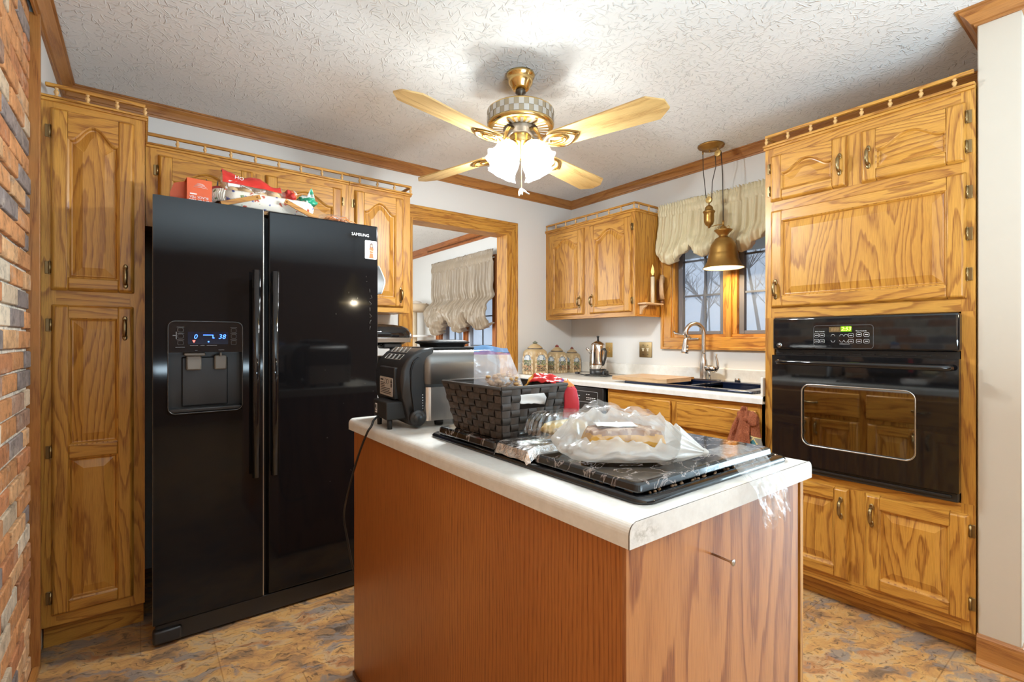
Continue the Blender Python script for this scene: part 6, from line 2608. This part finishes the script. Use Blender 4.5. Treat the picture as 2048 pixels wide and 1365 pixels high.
cp_ = thing('clear_bag', 'clear empty bag standing up behind the red packet', 'bag', (0.295, 2.50, FT + 0.09))
mb = MB()
mb.grid(12, 12, lambda u, v: (0.272 + 0.048 * u + 0.010 * v, 2.50 + 0.012 * math.sin(7 * u + 3 * v), FT + 0.086 + 0.062 * v * (1 - 0.5 * u)))
mb.build('film', film('cloudy_film', (0.80, 0.74, 0.62), 0.35, 0.2, 0.12), cp_)
ob = thing('net_bag', 'orange net produce bag lying at the right of the fridge top', 'bag', (0.76, 2.42, FT))
mb = MB()
rr = random.Random(9)
for k in range(12):
    x = 0.705 + rr.uniform(0, 0.02)
    pts = [(x + 0.12 * t + 0.006 * math.sin(9 * t + k), 2.37 + 0.10 * k / 12 + 0.01 * math.sin(6 * t + k), FT + 0.004 + 0.034 * math.sin(PI * (0.25 + 0.7 * t)) * (0.5 + 0.5 * rr.random()) + 0.003) for t in [i / 8 for i in range(9)]]
    mb.tube(pts, 0.0022, 5)
mb.build('net', plain('orange_netting', (0.75, 0.25, 0.06), 0.5), ob)
mb = MB()
mb.ellipsoid((0.755, 2.42, FT + 0.026), (0.075, 0.05, 0.026), 28, 16, lambda p: 0.25 * fbm(p.x * 2, p.y * 2 + 3, p.z * 2))
mb.build('film', film('clear_loose_film', (0.85, 0.82, 0.80), 0.08, 0.1, 0.14), ob)


# ------------------------------------------------------------------ cooktop on the island
ck = thing('cooktop', 'black drop-in cooktop on the white island counter', 'cooktop', (0.93, 0.89, CT))
KX0, KX1, KY0, KY1 = 0.664, 1.196, 0.512, 1.272
mb = MB()
prev = None
for (g, z, R_) in ((0.0, CT + 0.0005, 0.030), (-0.001, CT + 0.006, 0.030), (0.004, CT + 0.011, 0.028), (0.014, CT + 0.013, 0.022), (0.020, CT + 0.010, 0.018), (0.024, CT + 0.006, 0.016)):
    rr_ = mb.ring([(p[0], p[1], z) for p in rrect(KX0 + g, KX1 - g, KY0 + g, KY1 - g, R_, 6)])
    if prev:
        mb.skin(prev, rr_)
    prev = rr_
mb.cap(prev)
mb.build('pan', BLACK, ck)
for (y0, y1) in ((0.550, 0.800), (0.955, 1.235)):
    for x in (0.80, 1.04):
        mb = MB()
        for k in range(4):
            r_ = 0.03 + 0.024 * k
            pts = [(x + r_ * math.cos(a), (y0 + y1) / 2 + r_ * math.sin(a), CT + 0.011) for a in [2 * PI * i / 24 for i in range(25)]]
            mb.tube(pts, 0.0030, 6, caps=False)
        mb.build('burner_coil', BLACKM, ck)
mb = MB()
for k in range(26):
    mb.ellipsoid((random.uniform(0.70, 1.14), random.uniform(0.536, 0.545), CT + 0.0085), (random.uniform(0.002, 0.006), 0.003, 0.003), 8, 5)
for k in range(14):
    mb.ellipsoid((random.uniform(0.688, 0.694), random.uniform(0.56, 1.2), CT + 0.0085), (0.003, random.uniform(0.002, 0.006), 0.003), 8, 5)
cr = mb.build('food_crumbs', plain('crumbs', (0.30, 0.18, 0.10), 0.8), ck)
cr['kind'] = 'stuff'


def cover(label, x0, x1, y0, y1, z0, z1):
    t = thing('burner_cover', label, 'burner cover', ((x0 + x1) / 2, (y0 + y1) / 2, z0))
    mb = MB()
    rs = []
    for g, z in ((0.0, z0), (0.0, z0 + 0.002), (0.0015, z1 - 0.004), (0.005, z1 - 0.0008), (0.009, z1)):
        rs.append(mb.ring([(p[0], p[1], z) for p in rrect(x0 + g, x1 - g, y0 + g, y1 - g, 0.010, 4)]))
    for a, b in zip(rs, rs[1:]):
        mb.skin(a, b, smooth=False)
    mb.cap(rs[-1])
    mb.cap(rs[0], True)
    mb.build('tin_cover', MARB, t)
    mb = MB()
    for (x, y) in ((x0 + 0.05, y0 + 0.05), (x1 - 0.05, y0 + 0.05), (x0 + 0.05, y1 - 0.05), (x1 - 0.05, y1 - 0.05)):
        mb.lathe([(0.008, CT + 0.0065), (0.008, z0)], (x, y, 0), 10)
    mb.build('foot_pads', BLACKR, t)


cover('black marbled burner cover at the near end under the bread bag', 0.676, 1.160, 0.533, 0.812, CT + 0.0160, CT + 0.0320)
cover('black marbled burner cover at the far end under the woven basket', 0.672, 1.150, 0.955, 1.232, CT + 0.0160, CT + 0.0340)

fv = thing('foil_sheet', 'crinkled aluminium foil folded over the middle vent of the cooktop', 'foil', (0.86, 0.88, CT + 0.012))
mb = MB()


def foilp(u, v):
    # u along x, v across y with turned down edges
    x = 0.668 + 0.47 * u
    y = 0.816 + 0.135 * v
    e = min(u, 1 - u) * 0.47
    e2 = min(v, 1 - v) * 0.135
    z = CT + 0.042
    if u < 0.05:
        z -= 0.028 * (1 - u / 0.05)
        x = 0.664 + 0.010 * u / 0.05
    if u > 0.95:
        z -= 0.028 * (u - 0.95) / 0.05
    if v < 0.08:
        z -= 0.020 * (1 - v / 0.08)
    if v > 0.92:
        z -= 0.020 * (v - 0.92) / 0.08
    z += 0.0014 * fbm(x * 30, y * 30, 0, 4)
    x += 0.0012 * fbm(x * 40 + 9, y * 30, z * 50)
    return (x, y, z)


mb.grid(80, 34, foilp, smooth=False)
mb.build('sheet', FOIL, fv, solid=0.0006)

# ------------------------------------------------------------------ woven basket and what is in it
wb = thing('woven_basket', 'dark brown woven strap basket on the cooktop', 'basket', (0.778, 1.07, CT + 0.034))
wz0, wz1 = CT + 0.0345, 1.068
bot = (0.700, 0.862, 0.960, 1.180)
top = (0.676, 0.890, 0.932, 1.212)


def wall_pt(side, u, z, outw=0.0):
    f = (z - wz0) / (wz1 - wz0)
    x0, x1 = bot[0] + (top[0] - bot[0]) * f, bot[1] + (top[1] - bot[1]) * f
    y0, y1 = bot[2] + (top[2] - bot[2]) * f, bot[3] + (top[3] - bot[3]) * f
    if side == 0:
        return (x0 + (x1 - x0) * u, y0 - outw, z)      # front (-y)
    if side == 1:
        return (x1 + outw, y0 + (y1 - y0) * u, z)      # right (+x)
    if side == 2:
        return (x1 - (x1 - x0) * u, y1 + outw, z)      # back
    return (x0 - outw, y1 - (y1 - y0) * u, z)          # left (-x)


mb = MB()
rr = random.Random(12)
rows = 7
for side in range(4):
    nc = 7 if side in (0, 2) else 9
    for j in range(rows):
        for i in range(nc):
            hole = side in (0, 2) and j in (4, 5) and 2 <= i <= 4
            if hole:
                continue
            z0 = wz0 + (wz1 - wz0) * j / rows
            z1 = wz0 + (wz1 - wz0) * (j + 1) / rows
            over = (i + j) % 2
            u0, u1 = i / nc, (i + 1) / nc
            c = rr.uniform(0.8, 1.2) * (1.25 if over else 0.9)
            mb.c = (0.052 * c, 0.038 * c, 0.030 * c)
            n = 5
            gs = []
            for a in range(n + 1):
                row = []
                for b in range(n + 1):
                    fu, fv_ = a / n, b / n
                    bulge = math.sin(PI * (fu if over else fv_)) * 0.0028 + 0.0005
                    du = 0.0 if over else 0.03 * 0
                    row.append(wall_pt(side, u0 + (u1 - u0) * (0.03 + 0.94 * fu), z0 + (z1 - z0) * (0.03 + 0.94 * fv_), bulge))
                gs.append(row)
            V = [[mb.bm.verts.new(p) for p in row] for row in gs]
            for a in range(n):
                for b in range(n):
                    mb.face([V[a][b], V[a + 1][b], V[a + 1][b + 1], V[a][b + 1]], True)
# inner skin
mb.c = (0.030, 0.025, 0.022)
for side in range(4):
    for j in range(rows):
        nc = 7 if side in (0, 2) else 9
        for i in range(nc):
            if side in (0, 2) and j in (4, 5) and 2 <= i <= 4:
                continue
            z0 = wz0 + (wz1 - wz0) * j / rows
            z1 = wz0 + (wz1 - wz0) * (j + 1) / rows
            mb.face(mb.ring([wall_pt(side, i / nc, z0, -0.002), wall_pt(side, (i + 1) / nc, z0, -0.002), wall_pt(side, (i + 1) / nc, z1, -0.002), wall_pt(side, i / nc, z1, -0.002)]))
mb.face(mb.ring([(bot[0], bot[2], wz0), (bot[1], bot[2], wz0), (bot[1], bot[3], wz0), (bot[0], bot[3], wz0)]))
mb.build('woven_sides', WEAVE, wb)
mb = MB()
mb.c = (0.055, 0.045, 0.038)
loop = [(top[0], top[2], wz1), (top[1], top[2], wz1), (top[1], top[3], wz1), (top[0], top[3], wz1), (top[0], top[2], wz1)]
for a, b in zip(loop, loop[1:]):
    mb.tube([a, ((a[0] + b[0]) / 2, (a[1] + b[1]) / 2, wz1), b], 0.0042, 8)
mb.build('rim', WEAVE, wb)

NUT = plain('snack_crackers', (0.50, 0.30, 0.12), 0.7, vary=0.3)
zb_ = thing('zip_bag', 'clear zip bag of snacks with blue top standing in the woven basket', 'bag', (0.76, 1.07, 1.0))
# bag plane: across-view direction mostly along (0.8, -0.6)
ax = Vector((0.72, -0.69, 0)).normalized()
ay = Vector((ax.y, -ax.x, 0))          # towards the viewer
C0 = Vector((0.757, 1.058, 0))


def zipp(side):
    def f(u, v):
        # v 0 bottom .. 1 top ; u across
        w = 0.150 - 0.060 * v
        off = -0.030 * v + 0.010
        th = (0.022 * math.sin(PI * u) ** 0.7 * math.sin(PI * min(1, (0.08 + v * 1.05)) ) ** 0.8 if v < 0.88 else 0.0008)
        th += 0.006 * fbm(u * 4, v * 5, side) * math.sin(PI * u)
        p = C0 + ax * ((u - 0.5) * w + off) + ay * (side * th)
        return (p.x, p.y, 1.020 + 0.146 * v + 0.004 * math.sin(5 * u) * (v > 0.9))
    return f


mb = MB()
mb.grid(24, 30, lambda u, v: zipp(1)(u, v * 0.86))
mb.grid(24, 30, lambda u, v: zipp(-1)(u, v * 0.86))
mb.build('pouch', film('zip_pouch_film', (0.82, 0.85, 0.92), 0.26, 0.14, 0.10, 30), zb_)
mb = MB()
mb.grid(20, 6, lambda u, v: zipp(1)(u, 0.90 + 0.10 * v))
mb.build('blue_top', film('blue_bag_film', (0.16, 0.38, 0.72), 0.85, 0.2, 0.06), zb_)
mb = MB()
mb.grid(20, 3, lambda u, v: zipp(1)(u, 0.855 + 0.05 * v))
mb.build('purple_zipper', film('purple_zip_film', (0.34, 0.20, 0.46), 0.7, 0.2, 0.10), zb_)
mb = MB()
rr = random.Random(4)
for k in range(70):
    u = rr.uniform(0.30, 0.93)
    v = rr.uniform(0.16, 0.52 - 0.22 * abs(u - 0.6))
    p = C0 + ax * ((u - 0.5) * (0.150 - 0.05 * v) - 0.03 * v + 0.01) + ay * rr.uniform(-0.013, 0.013)
    mb.ellipsoid((p.x, p.y, 1.020 + 0.146 * v), (rr.uniform(0.005, 0.009), rr.uniform(0.005, 0.009), rr.uniform(0.003, 0.007)), 8, 6, lambda q: 0.2 * fbm(q.x * 2, q.y * 2, q.z * 2 + k))
sn = mb.build('snack_pieces', NUT, zb_)
sn['kind'] = 'stuff'
pp = thing('paper_napkin', 'white paper showing in the cut-out handle of the woven basket', 'paper', (0.80, 1.0, 1.0))
mb = MB()
mb.grid(14, 8, lambda u, v: (0.755 + 0.10 * u, 0.958 + 0.03 * v, wz0 + 0.084 + 0.035 * v - 0.012 * u * u + 0.003 * fbm(u * 4, v * 3, 1)))
mb.build('sheet', PAPER, pp, solid=0.001)
wp = thing('snack_packet', 'small gold packet showing at the left of the basket cut-out', 'bag', (0.74, 0.97, 1.0))
mb = MB()
mb.c = (0.55, 0.38, 0.12)
mb.ellipsoid((0.742, 0.972, wz0 + 0.100), (0.016, 0.010, 0.020), 16, 10, lambda p: 0.2 * fbm(p.x * 3, p.y * 3, p.z * 3))
mb.build('wrapper', TINTG, wp)

# red empty snack bag over the basket corner
rs_ = thing('snack_bag', 'empty red snack bag draped over the woven basket corner', 'bag', (0.89, 1.0, 1.05))
REDB = [(0.0, (0.70, 0.35, 0.05)), (0.10, (0.66, 0.03, 0.03)), (0.44, (0.60, 0.02, 0.02)), (0.50, (0.16, 0.05, 0.22)), (0.54, (0.66, 0.24, 0.05)), (0.66, (0.62, 0.03, 0.05)), (1.1, (0.62, 0.02, 0.05))]


def drape(u, v):
    # u along the bag 0..1, v across; lies on the far rim, then crosses the right rim and hangs down outside
    P = [(0.880, 1.088, 1.064), (0.884, 1.062, 1.078), (0.890, 1.032, 1.080), (0.896, 0.990, 1.074), (0.904, 0.955, 1.070), (0.912, 0.944, 1.052), (0.914, 0.940, 1.015), (0.912, 0.942, 0.975)]
    n = len(P) - 1
    i = min(n - 1, int(u * n))
    f = u * n - i
    a, b = Vector(P[i]), Vector(P[i + 1])
    p = a.lerp(b, f)
    w = 0.017 if u < 0.60 else 0.0155 + 0.016 * (u - 0.60)
    s = (v - 0.5) * 2
    if u < 0.62:
        q = p + Vector((0.55, 0.25, 0.45 if u < 0.4 else 0.25)).normalized() * (s * w)
    else:
        q = p + Vector((0.60, -0.50, 0)).normalized() * (s * w)
    q += Vector((0.3, -0.8, 0.2)) * (0.006 * math.sin(PI * v)) + Vector((0, 0, 1)) * (0.006 * fbm(u * 9, v * 3, 2))
    return tuple(q)


mb = MB()
V = mb.grid(60, 16, drape)
mb.bm.verts.index_update()
for i in range(60):
    for j in range(16):
        pass
fi = 0
for f in mb.bm.faces:
    i = fi // 16
    fi += 1
    u = (i + 0.5) / 60
    col = REDB[0][1]
    for k, c in REDB:
        if u >= k:
            col = c
    for l in f.loops:
        l[mb.cl] = (*col, 1)
mb.build('wrapper', TINTG, rs_, solid=0.003)

# ------------------------------------------------------------------ clear clamshell and bread bag
cl = thing('clamshell_box', 'clear ribbed plastic pastry box on the foil', 'box', (0.80, 0.87, CT + 0.045))
MC = Matrix.Translation((0.815, 0.868, CT + 0.0465)) @ Matrix.Rotation(-0.12, 4, 'Z')
mb = MB()


def clam(u, v):
    a = 2 * PI * u
    p = 4.0
    c, s = math.cos(a), math.sin(a)
    d = (abs(c) ** p + abs(s) ** p) ** (-1 / p)
    prof = [(1.16, 0.0), (1.16, 0.004), (1.0, 0.006), (0.97, 0.022), (0.90, 0.042), (0.74, 0.056), (0.52, 0.061), (0.0, 0.062)]
    k = v * (len(prof) - 1)
    i = min(len(prof) - 2, int(k))
    f = k - i
    g = prof[i][0] + (prof[i + 1][0] - prof[i][0]) * f
    z = prof[i][1] + (prof[i + 1][1] - prof[i][1]) * f
    rib = 1 + (0.035 * math.sin(a * 22) if 0.35 < v < 0.85 else 0)
    return (0.092 * g * c * d * rib, 0.062 * g * s * d * rib, z)


mb.grid(132, 28, clam, closed_u=True)
mb.build('lid', CLEARP, cl, MC)
mb = MB()
mb.ellipsoid((0.008, 0.0, 0.020), (0.066, 0.042, 0.018), 24, 14, lambda p: 0.15 * fbm(p.x * 2, p.y * 2, p.z * 2))
mb.build('pastry', plain('yellow_cake', (0.70, 0.50, 0.20), 0.8, vary=0.2), cl, MC)

lf = thing('loaf_cake', 'cut brown topped loaf cake wrapped in the clear bag', 'cake', (0.83, 0.66, CT + 0.034))
ML = Matrix.Translation((0.818, 0.690, CT + 0.050)) @ Matrix.Rotation(-0.62, 4, 'Z')
mb = MB()
mb.c = (0.66, 0.36, 0.045)
V = mb.grid(90, 60, lambda u, v: ((u - 0.5) * 0.165 + 0.004 * math.sin(9 * v), -0.046 + 0.092 * v, 0.0 + (0.036 + 0.008 * math.sin(PI * u)) * min(1, min(v, 1 - v) * 9, min(u, 1 - u) * 14) ** 0.6 + 0.002 * fbm(u * 9, v * 7, 3)))
for f in mb.bm.faces:
    q = f.calc_center_median()
    k = fbm(q.x * 60, q.y * 60, q.z * 60)
    col = (0.26, 0.13, 0.06) if k < 0.2 else (0.42, 0.27, 0.16)
    if q.z < 0.032:
        col = (0.52, 0.27, 0.035) if k < 0.30 else (0.40, 0.18, 0.025)
    for l in f.loops:
        l[mb.cl] = (*col, 1)
mb.build('crumb', TINT, lf, ML)
mb = MB()
mb.grid(14, 8, lambda u, v: (-0.055 + 0.085 * u, -0.020 + 0.052 * v, 0.0470 + 0.002 * fbm(u * 3, v * 3)))
mb.build('paper_label', PAPER, lf, ML, solid=0.0008)

pb = thing('plastic_bag', 'translucent plastic bag knotted round the cake, tail hanging off the island', 'bag', (0.82, 0.67, CT + 0.034))
MBG = Matrix.Translation((0.805, 0.690, CT + 0.0345)) @ Matrix.Rotation(-0.60, 4, 'Z')


def milky(u, v):
    """open-topped crumpled collar of milky film round the cake"""
    a = 2 * PI * u
    c, s = math.cos(a), math.sin(a)
    g = 1 + 0.10 * fbm(c * 1.6 + 3, s * 1.6, 1.0) + 0.05 * math.sin(5 * a + 1)
    rx, ry = 0.135, 0.088
    zt = 0.047 + 0.008 * math.sin(3 * a + 0.5) + 0.016 * fbm(c * 2.5, s * 2.5, 6) + 0.034 * max(0, s + 0.1) - 0.006 * max(0, -s)
    flare = 0.90 + 0.16 * math.sin(PI * min(1, v * 1.15)) - 0.16 * v ** 2
    k = 1 + 0.07 * fbm(c * 4, s * 4, v * 3.0, 4)
    return (rx * c * g * flare * k, ry * s * g * flare * k, 0.002 + zt * v + 0.006 * fbm(c * 5, s * 5, v * 4) * v)


mb = MB()
mb.grid(120, 26, milky, closed_u=True)
MILK = film('milky_bag_film', (0.80, 0.78, 0.74), 0.66, 0.20, 0.07, 30)
mb.build('milky_lower_film', MILK, pb, MBG)


def clearf(u, v):
    a = 2 * PI * u
    c, s = math.cos(a), math.sin(a)
    r_ = 1.0 - v
    g = 1 + 0.08 * fbm(c * 1.6 + 3, s * 1.6, 1.0)
    z = 0.040 + 0.050 * math.sin(PI / 2 * min(1, v * 1.4)) + 0.014 * fbm(c * r_ * 4, s * r_ * 4, 2.0, 4) + 0.012 * max(0, s) * r_
    z += 0.012 * math.exp(-((c * r_ * 0.135 + 0.05) / 0.05) ** 2)
    return (0.138 * c * r_ * g, 0.090 * s * r_ * g + 0.010, z)


mb = MB()
mb.grid(90, 24, clearf, closed_u=True)
CLF = film('clear_bag_film', (0.84, 0.82, 0.79), 0.08, 0.16, 0.08, 50)
mb.build('clear_upper_film', CLF, pb, MBG)
# neck gathered to the knot, then the flared tail over the edge
A = Vector((0.885, 0.610, CT + 0.062))
K = Vector((0.930, 0.566, CT + 0.045))
mb = MB()


def neck(u, v):
    a = 2 * PI * u
    p = A.lerp(K, v)
    d = (K - A).normalized()
    n1 = d.cross(Vector((0, 0, 1))).normalized()
    n2 = n1.cross(d).normalized()
    r_ = 0.060 * (1 - v) ** 1.1 + 0.006
    rz_ = 0.034 * (1 - v) ** 1.1 + 0.006
    q = p + n1 * (r_ * math.cos(a)) + n2 * (rz_ * math.sin(a))
    w = 0.14 * math.sin(11 * a) * (0.4 + v)
    return tuple(q + (q - p) * w)


mb.grid(66, 14, neck, closed_u=True)
mb.build('gathered_neck', MILK, pb)
mb = MB()
mb.ellipsoid(tuple(K), (0.009, 0.009, 0.008), 14, 10, lambda p: 0.25 * fbm(p.x * 3, p.y * 3, p.z * 3))
mb.build('knot', MILK, pb)
TL = [K, Vector((0.956, 0.545, CT + 0.050)), Vector((0.975, 0.520, CT + 0.046)), Vector((0.985, 0.492, CT + 0.030)), Vector((0.990, 0.468, CT + 0.006)), Vector((0.992, 0.452, CT - 0.030)), Vector((0.990, 0.446, CT - 0.064))]


def tail(sgn):
    def f(u, v):
        n = len(TL) - 1
        i = min(n - 1, int(v * n))
        p = TL[i].lerp(TL[i + 1], v * n - i)
        w = 0.008 + 0.056 * min(1, v * 2.2) - 0.026 * max(0, v - 0.6) * (1 + 0.5 * math.sin(4 * u))
        across = Vector((0.86, 0.32 * (1 - v), 0.16)).normalized()
        s = (u - 0.5) * 2
        lift = (0.010 * sgn * math.cos(s * PI / 2) + 0.008 * fbm(u * 5, v * 7, sgn * 3.0, 4)) * min(1, v * 5)
        nrm = Vector((0, -0.55, 0.8)) if v < 0.55 else Vector((0, -1, 0.1))
        q = p + across * (s * w) + nrm * lift
        q += Vector((0, 0, -1)) * (0.016 * v * math.sin(2.5 * PI * u) ** 2 * (v > 0.75))
        return tuple(q)
    return f


mb = MB()
mb.grid(34, 44, tail(1))
mb.grid(34, 44, tail(-1))
mb.build('clear_tail', film('clear_tail_film', (0.80, 0.79, 0.77), 0.10, 0.22, 0.07, 60), pb)

# ------------------------------------------------------------------ indoor grill
gr = thing('indoor_grill', 'black and stainless countertop grill at the far end of the island', 'grill', (0.76, 1.52, CT))
GA = -0.10
MG = Matrix.Translation((0.632, 1.392, CT)) @ Matrix.Rotation(GA, 4, 'Z')     # local: +X depth away from the rear, +Y width, Z up
W = 0.31
mb = MB()
# black rear housing, side outline in (x, z)
out_ = [(0.026, 0.030), (0.010, 0.10), (0.004, 0.150), (0.008, 0.185), (0.022, 0.213), (0.045, 0.236), (0.072, 0.249), (0.115, 0.254), (0.115, 0.14), (0.070, 0.02), (0.060, 0.010), (0.035, 0.012)]
mb.prism(out_, 1, 0.012, W - 0.012)
es = [e for e in mb.bm.edges if abs((e.verts[0].co - e.verts[1].co).normalized().y) < 0.1 and max(v.co.z for v in e.verts) > 0.09]
r_ = bmesh.ops.bevel(mb.bm, geom=es, offset=0.012, segments=4, affect='EDGES', profile=0.5)
for f in r_['faces']:
    f.smooth = True
for f in mb.bm.faces:
    f.smooth = True
hg = mb.build('rear_housing', BLACKM, gr, MG)
# hinge arms with round pivots on both sides
for yy in (0.0, W - 0.016):
    mb = MB()
    arm = [(0.044, 0.045), (0.034, 0.120), (0.032, 0.185), (0.042, 0.212), (0.062, 0.226), (0.068, 0.205), (0.070, 0.060), (0.068, 0.025), (0.048, 0.020)]
    mb.prism(arm, 1, yy, yy + 0.016)
    for f in mb.bm.faces:
        f.smooth = False
    bmesh.ops.bevel(mb.bm, geom=mb.bm.edges[:], offset=0.003, segments=2, affect='EDGES')
    mb.lathe([(0.0, -0.003), (0.024, -0.002), (0.026, 0.002), (0.026, 0.016), (0.0, 0.016)], (0.056, yy, 0.034), 28, axis=1)
    mb.lathe([(0.0, -0.005), (0.017, -0.004), (0.018, 0.0), (0.0, 0.0)], (0.056, yy, 0.034), 24, axis=1)
    mb.build('hinge_arm', BLACKM, gr, MG)
# lower stainless body
mb = MB()
mb.prism(rrect(0.068, 0.362, 0.004, W - 0.004, 0.040, 8), 2, 0.022, 0.128, smooth=False)
mb.build('steel_base', STEEL, gr, MG)
mb = MB()
for x in (0.145, 0.31):
    for y in (0.05, W - 0.05):
        mb.lathe([(0.0, 0.0), (0.013, 0.0), (0.017, 0.022), (0.0, 0.022)], (x, y, 0), 14)
mb.prism(rrect(0.066, 0.364, 0.002, W - 0.002, 0.040, 8), 2, 0.128, 0.137)
mb.box(0.060, 0.072, 0.010, W - 0.010, 0.030, 0.125)
mb.build('feet_and_seam', BLACKR, gr, MG)
mb = MB()
for k in range(6):
    mb.ellipsoid((0.0745, 0.0115, 0.062 + 0.0085 * k), (0.002, 0.0014, 0.0018), 8, 5)
mb.build('vent_dots', WHITEP, gr, MG)
# domed lid
mb = MB()
rs = []
for g, z in ((0.000, 0.137), (-0.002, 0.150), (-0.002, 0.200), (0.003, 0.222), (0.013, 0.238), (0.028, 0.247), (0.045, 0.250)):
    rs.append(mb.ring([(p[0], p[1], z) for p in rrect(0.066 + g, 0.366 - g, 0.002 + g, W - 0.002 - g, 0.044 - min(0.02, max(0, g)), 10)]))
for a, b in zip(rs, rs[1:]):
    mb.skin(a, b)
mb.cap(rs[-1])
mb.build('domed_lid', DKSTEEL, gr, MG)
mb = MB()
mb.prism(rrect(0.090, 0.354, 0.030, W - 0.030, 0.03, 6), 2, 0.249, 0.2535)
prev = None
for g, z in ((0.012, 0.253), (0.010, 0.262), (0.0, 0.266), (-0.003, 0.270), (0.008, 0.276), (0.04, 0.279)):
    rr_ = mb.ring([(p[0], p[1], z) for p in rrect(0.118 + g, 0.272 - g, 0.060 + g, 0.215 - g, 0.030, 6)])
    if prev:
        mb.skin(prev, rr_)
    prev = rr_
mb.cap(prev)
mb.build('top_cap', BLACKM, gr, MG)
# rear details: vents, recessed plate with rating label, grease box
mb = MB()
for r0 in range(2):
    for k in range(4):
        y = 0.075 + k * 0.042
        x = 0.021 + 0.023 * r0
        z = 0.2135 + 0.0225 * r0
        rect = [(x, y), (x + 0.016, y), (x + 0.016, y + 0.031), (x, y + 0.031)]
        pts = [(a, b, z + 0.0155 * (a - x) / 0.016 + 0.001) for a, b in rect]
        mb.tube(pts + [pts[0]], 0.0011, 4, caps=False)
mb.build('vent_print', plain('pale_grey_print', (0.45, 0.42, 0.38), 0.6), hg, MG)
MRr = MG @ Matrix.Rotation(-PI / 2, 4, 'Z')      # for rear-facing flat items: local x = -Y... front towards local -X of the grill
mb = MB()
mb.box(-0.002, 0.014, 0.060, W - 0.095, 0.088, 0.190, bevel=0.004)
mb.build('rear_plate', BLACKM, hg, MG)
MLb = MG @ Matrix.Translation((-0.0035, 0.138, 0.126)) @ Matrix.Rotation(-PI / 2, 4, 'Z')
mb = MB()
mb.prism(rrect(-0.068, 0.068, -0.030, 0.030, 0.004, 4), 1, 0.0, 0.0012)
lb = mb.build('rating_label', plain('label_silver', (0.50, 0.46, 0.42), 0.5), hg, MLb)
mb = MB()
rr = random.Random(6)
for k in range(7):
    z = 0.010 - k * 0.0056
    x1 = rr.uniform(0.005, 0.045) if k < 3 else rr.uniform(0.035, 0.060)
    mb.box(-0.060, x1 if k > 2 else -0.015, -0.0005, 0.0005, z, z + 0.0022)
mb.box(-0.060, -0.030, -0.0005, 0.0005, 0.018, 0.023)
mb.box(0.050, 0.060, -0.0005, 0.0005, 0.000, 0.012)
for cx_ in (-0.002, 0.018):
    pts = [(cx_ + 0.008 * math.cos(a), -0.0002, 0.016 + 0.008 * math.sin(a)) for a in [2 * PI * i / 14 for i in range(15)]]
    mb.tube(pts, 0.0006, 4, caps=False)
mb.prism([(0.046, 0.014), (0.064, 0.014), (0.055, 0.027)], 1, -0.0005, 0.0005)
mb.build('label_print', BLACKM, lb, MLb)
mb = MB()
mb.box(-0.036, 0.052, 0.030, 0.170, 0.030, 0.085, bevel=0.004)
mb.lathe([(0.0, 0.0), (0.0075, 0.0), (0.0085, 0.034), (0.0, 0.034)], (-0.020, 0.046, 0), 12)
mb.lathe([(0.0, 0.0), (0.0075, 0.0), (0.0085, 0.034), (0.0, 0.034)], (-0.020, 0.154, 0), 12)
gbx = mb.build('rear_box', BLACKR, gr, MG)
MSt = MG @ Matrix.Translation((-0.0372, 0.135, 0.058)) @ Matrix.Rotation(-PI / 2, 4, 'Z')
mb = MB()
mb.box(-0.010, 0.010, -0.0004, 0.0006, -0.015, 0.015)
st = mb.build('warning_sticker', WHITEP, gbx, MSt)
mb = MB()
mb.box(-0.001, 0.007, -0.0010, 0.0004, -0.004, 0.012)
mb.box(-0.007, -0.003, -0.0010, 0.0004, 0.0, 0.010)
mb.box(-0.008, 0.008, -0.0010, 0.0004, -0.010, -0.007)
mb.build('sticker_print', BLACKM, st, MSt)
mb = MB()
P0 = MG @ Vector((-0.034, 0.110, 0.036))
cpts = [P0, P0 + Vector((-0.020, -0.006, -0.012)), Vector((0.578, 1.492, CT + 0.006)), Vector((0.566, 1.50, CT - 0.018)), Vector((0.558, 1.56, 0.80)), Vector((0.560, 1.66, 0.66)),
        Vector((0.572, 1.735, 0.56)), Vector((0.590, 1.752, 0.47)), Vector((0.610, 1.748, 0.36)), Vector((0.635, 1.742, 0.31)), Vector((0.68, 1.736, 0.30)), Vector((0.74, 1.730, 0.31))]


def smoothpts(P, n=6):
    o_ = []
    for i in range(len(P) - 1):
        p0, p1, p2, p3 = P[max(i - 1, 0)], P[i], P[i + 1], P[min(i + 2, len(P) - 1)]
        for k in range(n):
            t = k / n
            o_.append(0.5 * ((2 * p1) + (p2 - p0) * t + (2 * p0 - 5 * p1 + 4 * p2 - p3) * t * t + (3 * p1 - p0 - 3 * p2 + p3) * t ** 3))
    o_.append(P[-1])
    return o_


mb.tube(smoothpts(cpts), 0.0035, 8)
mb.build('power_cord', CORD, gr)
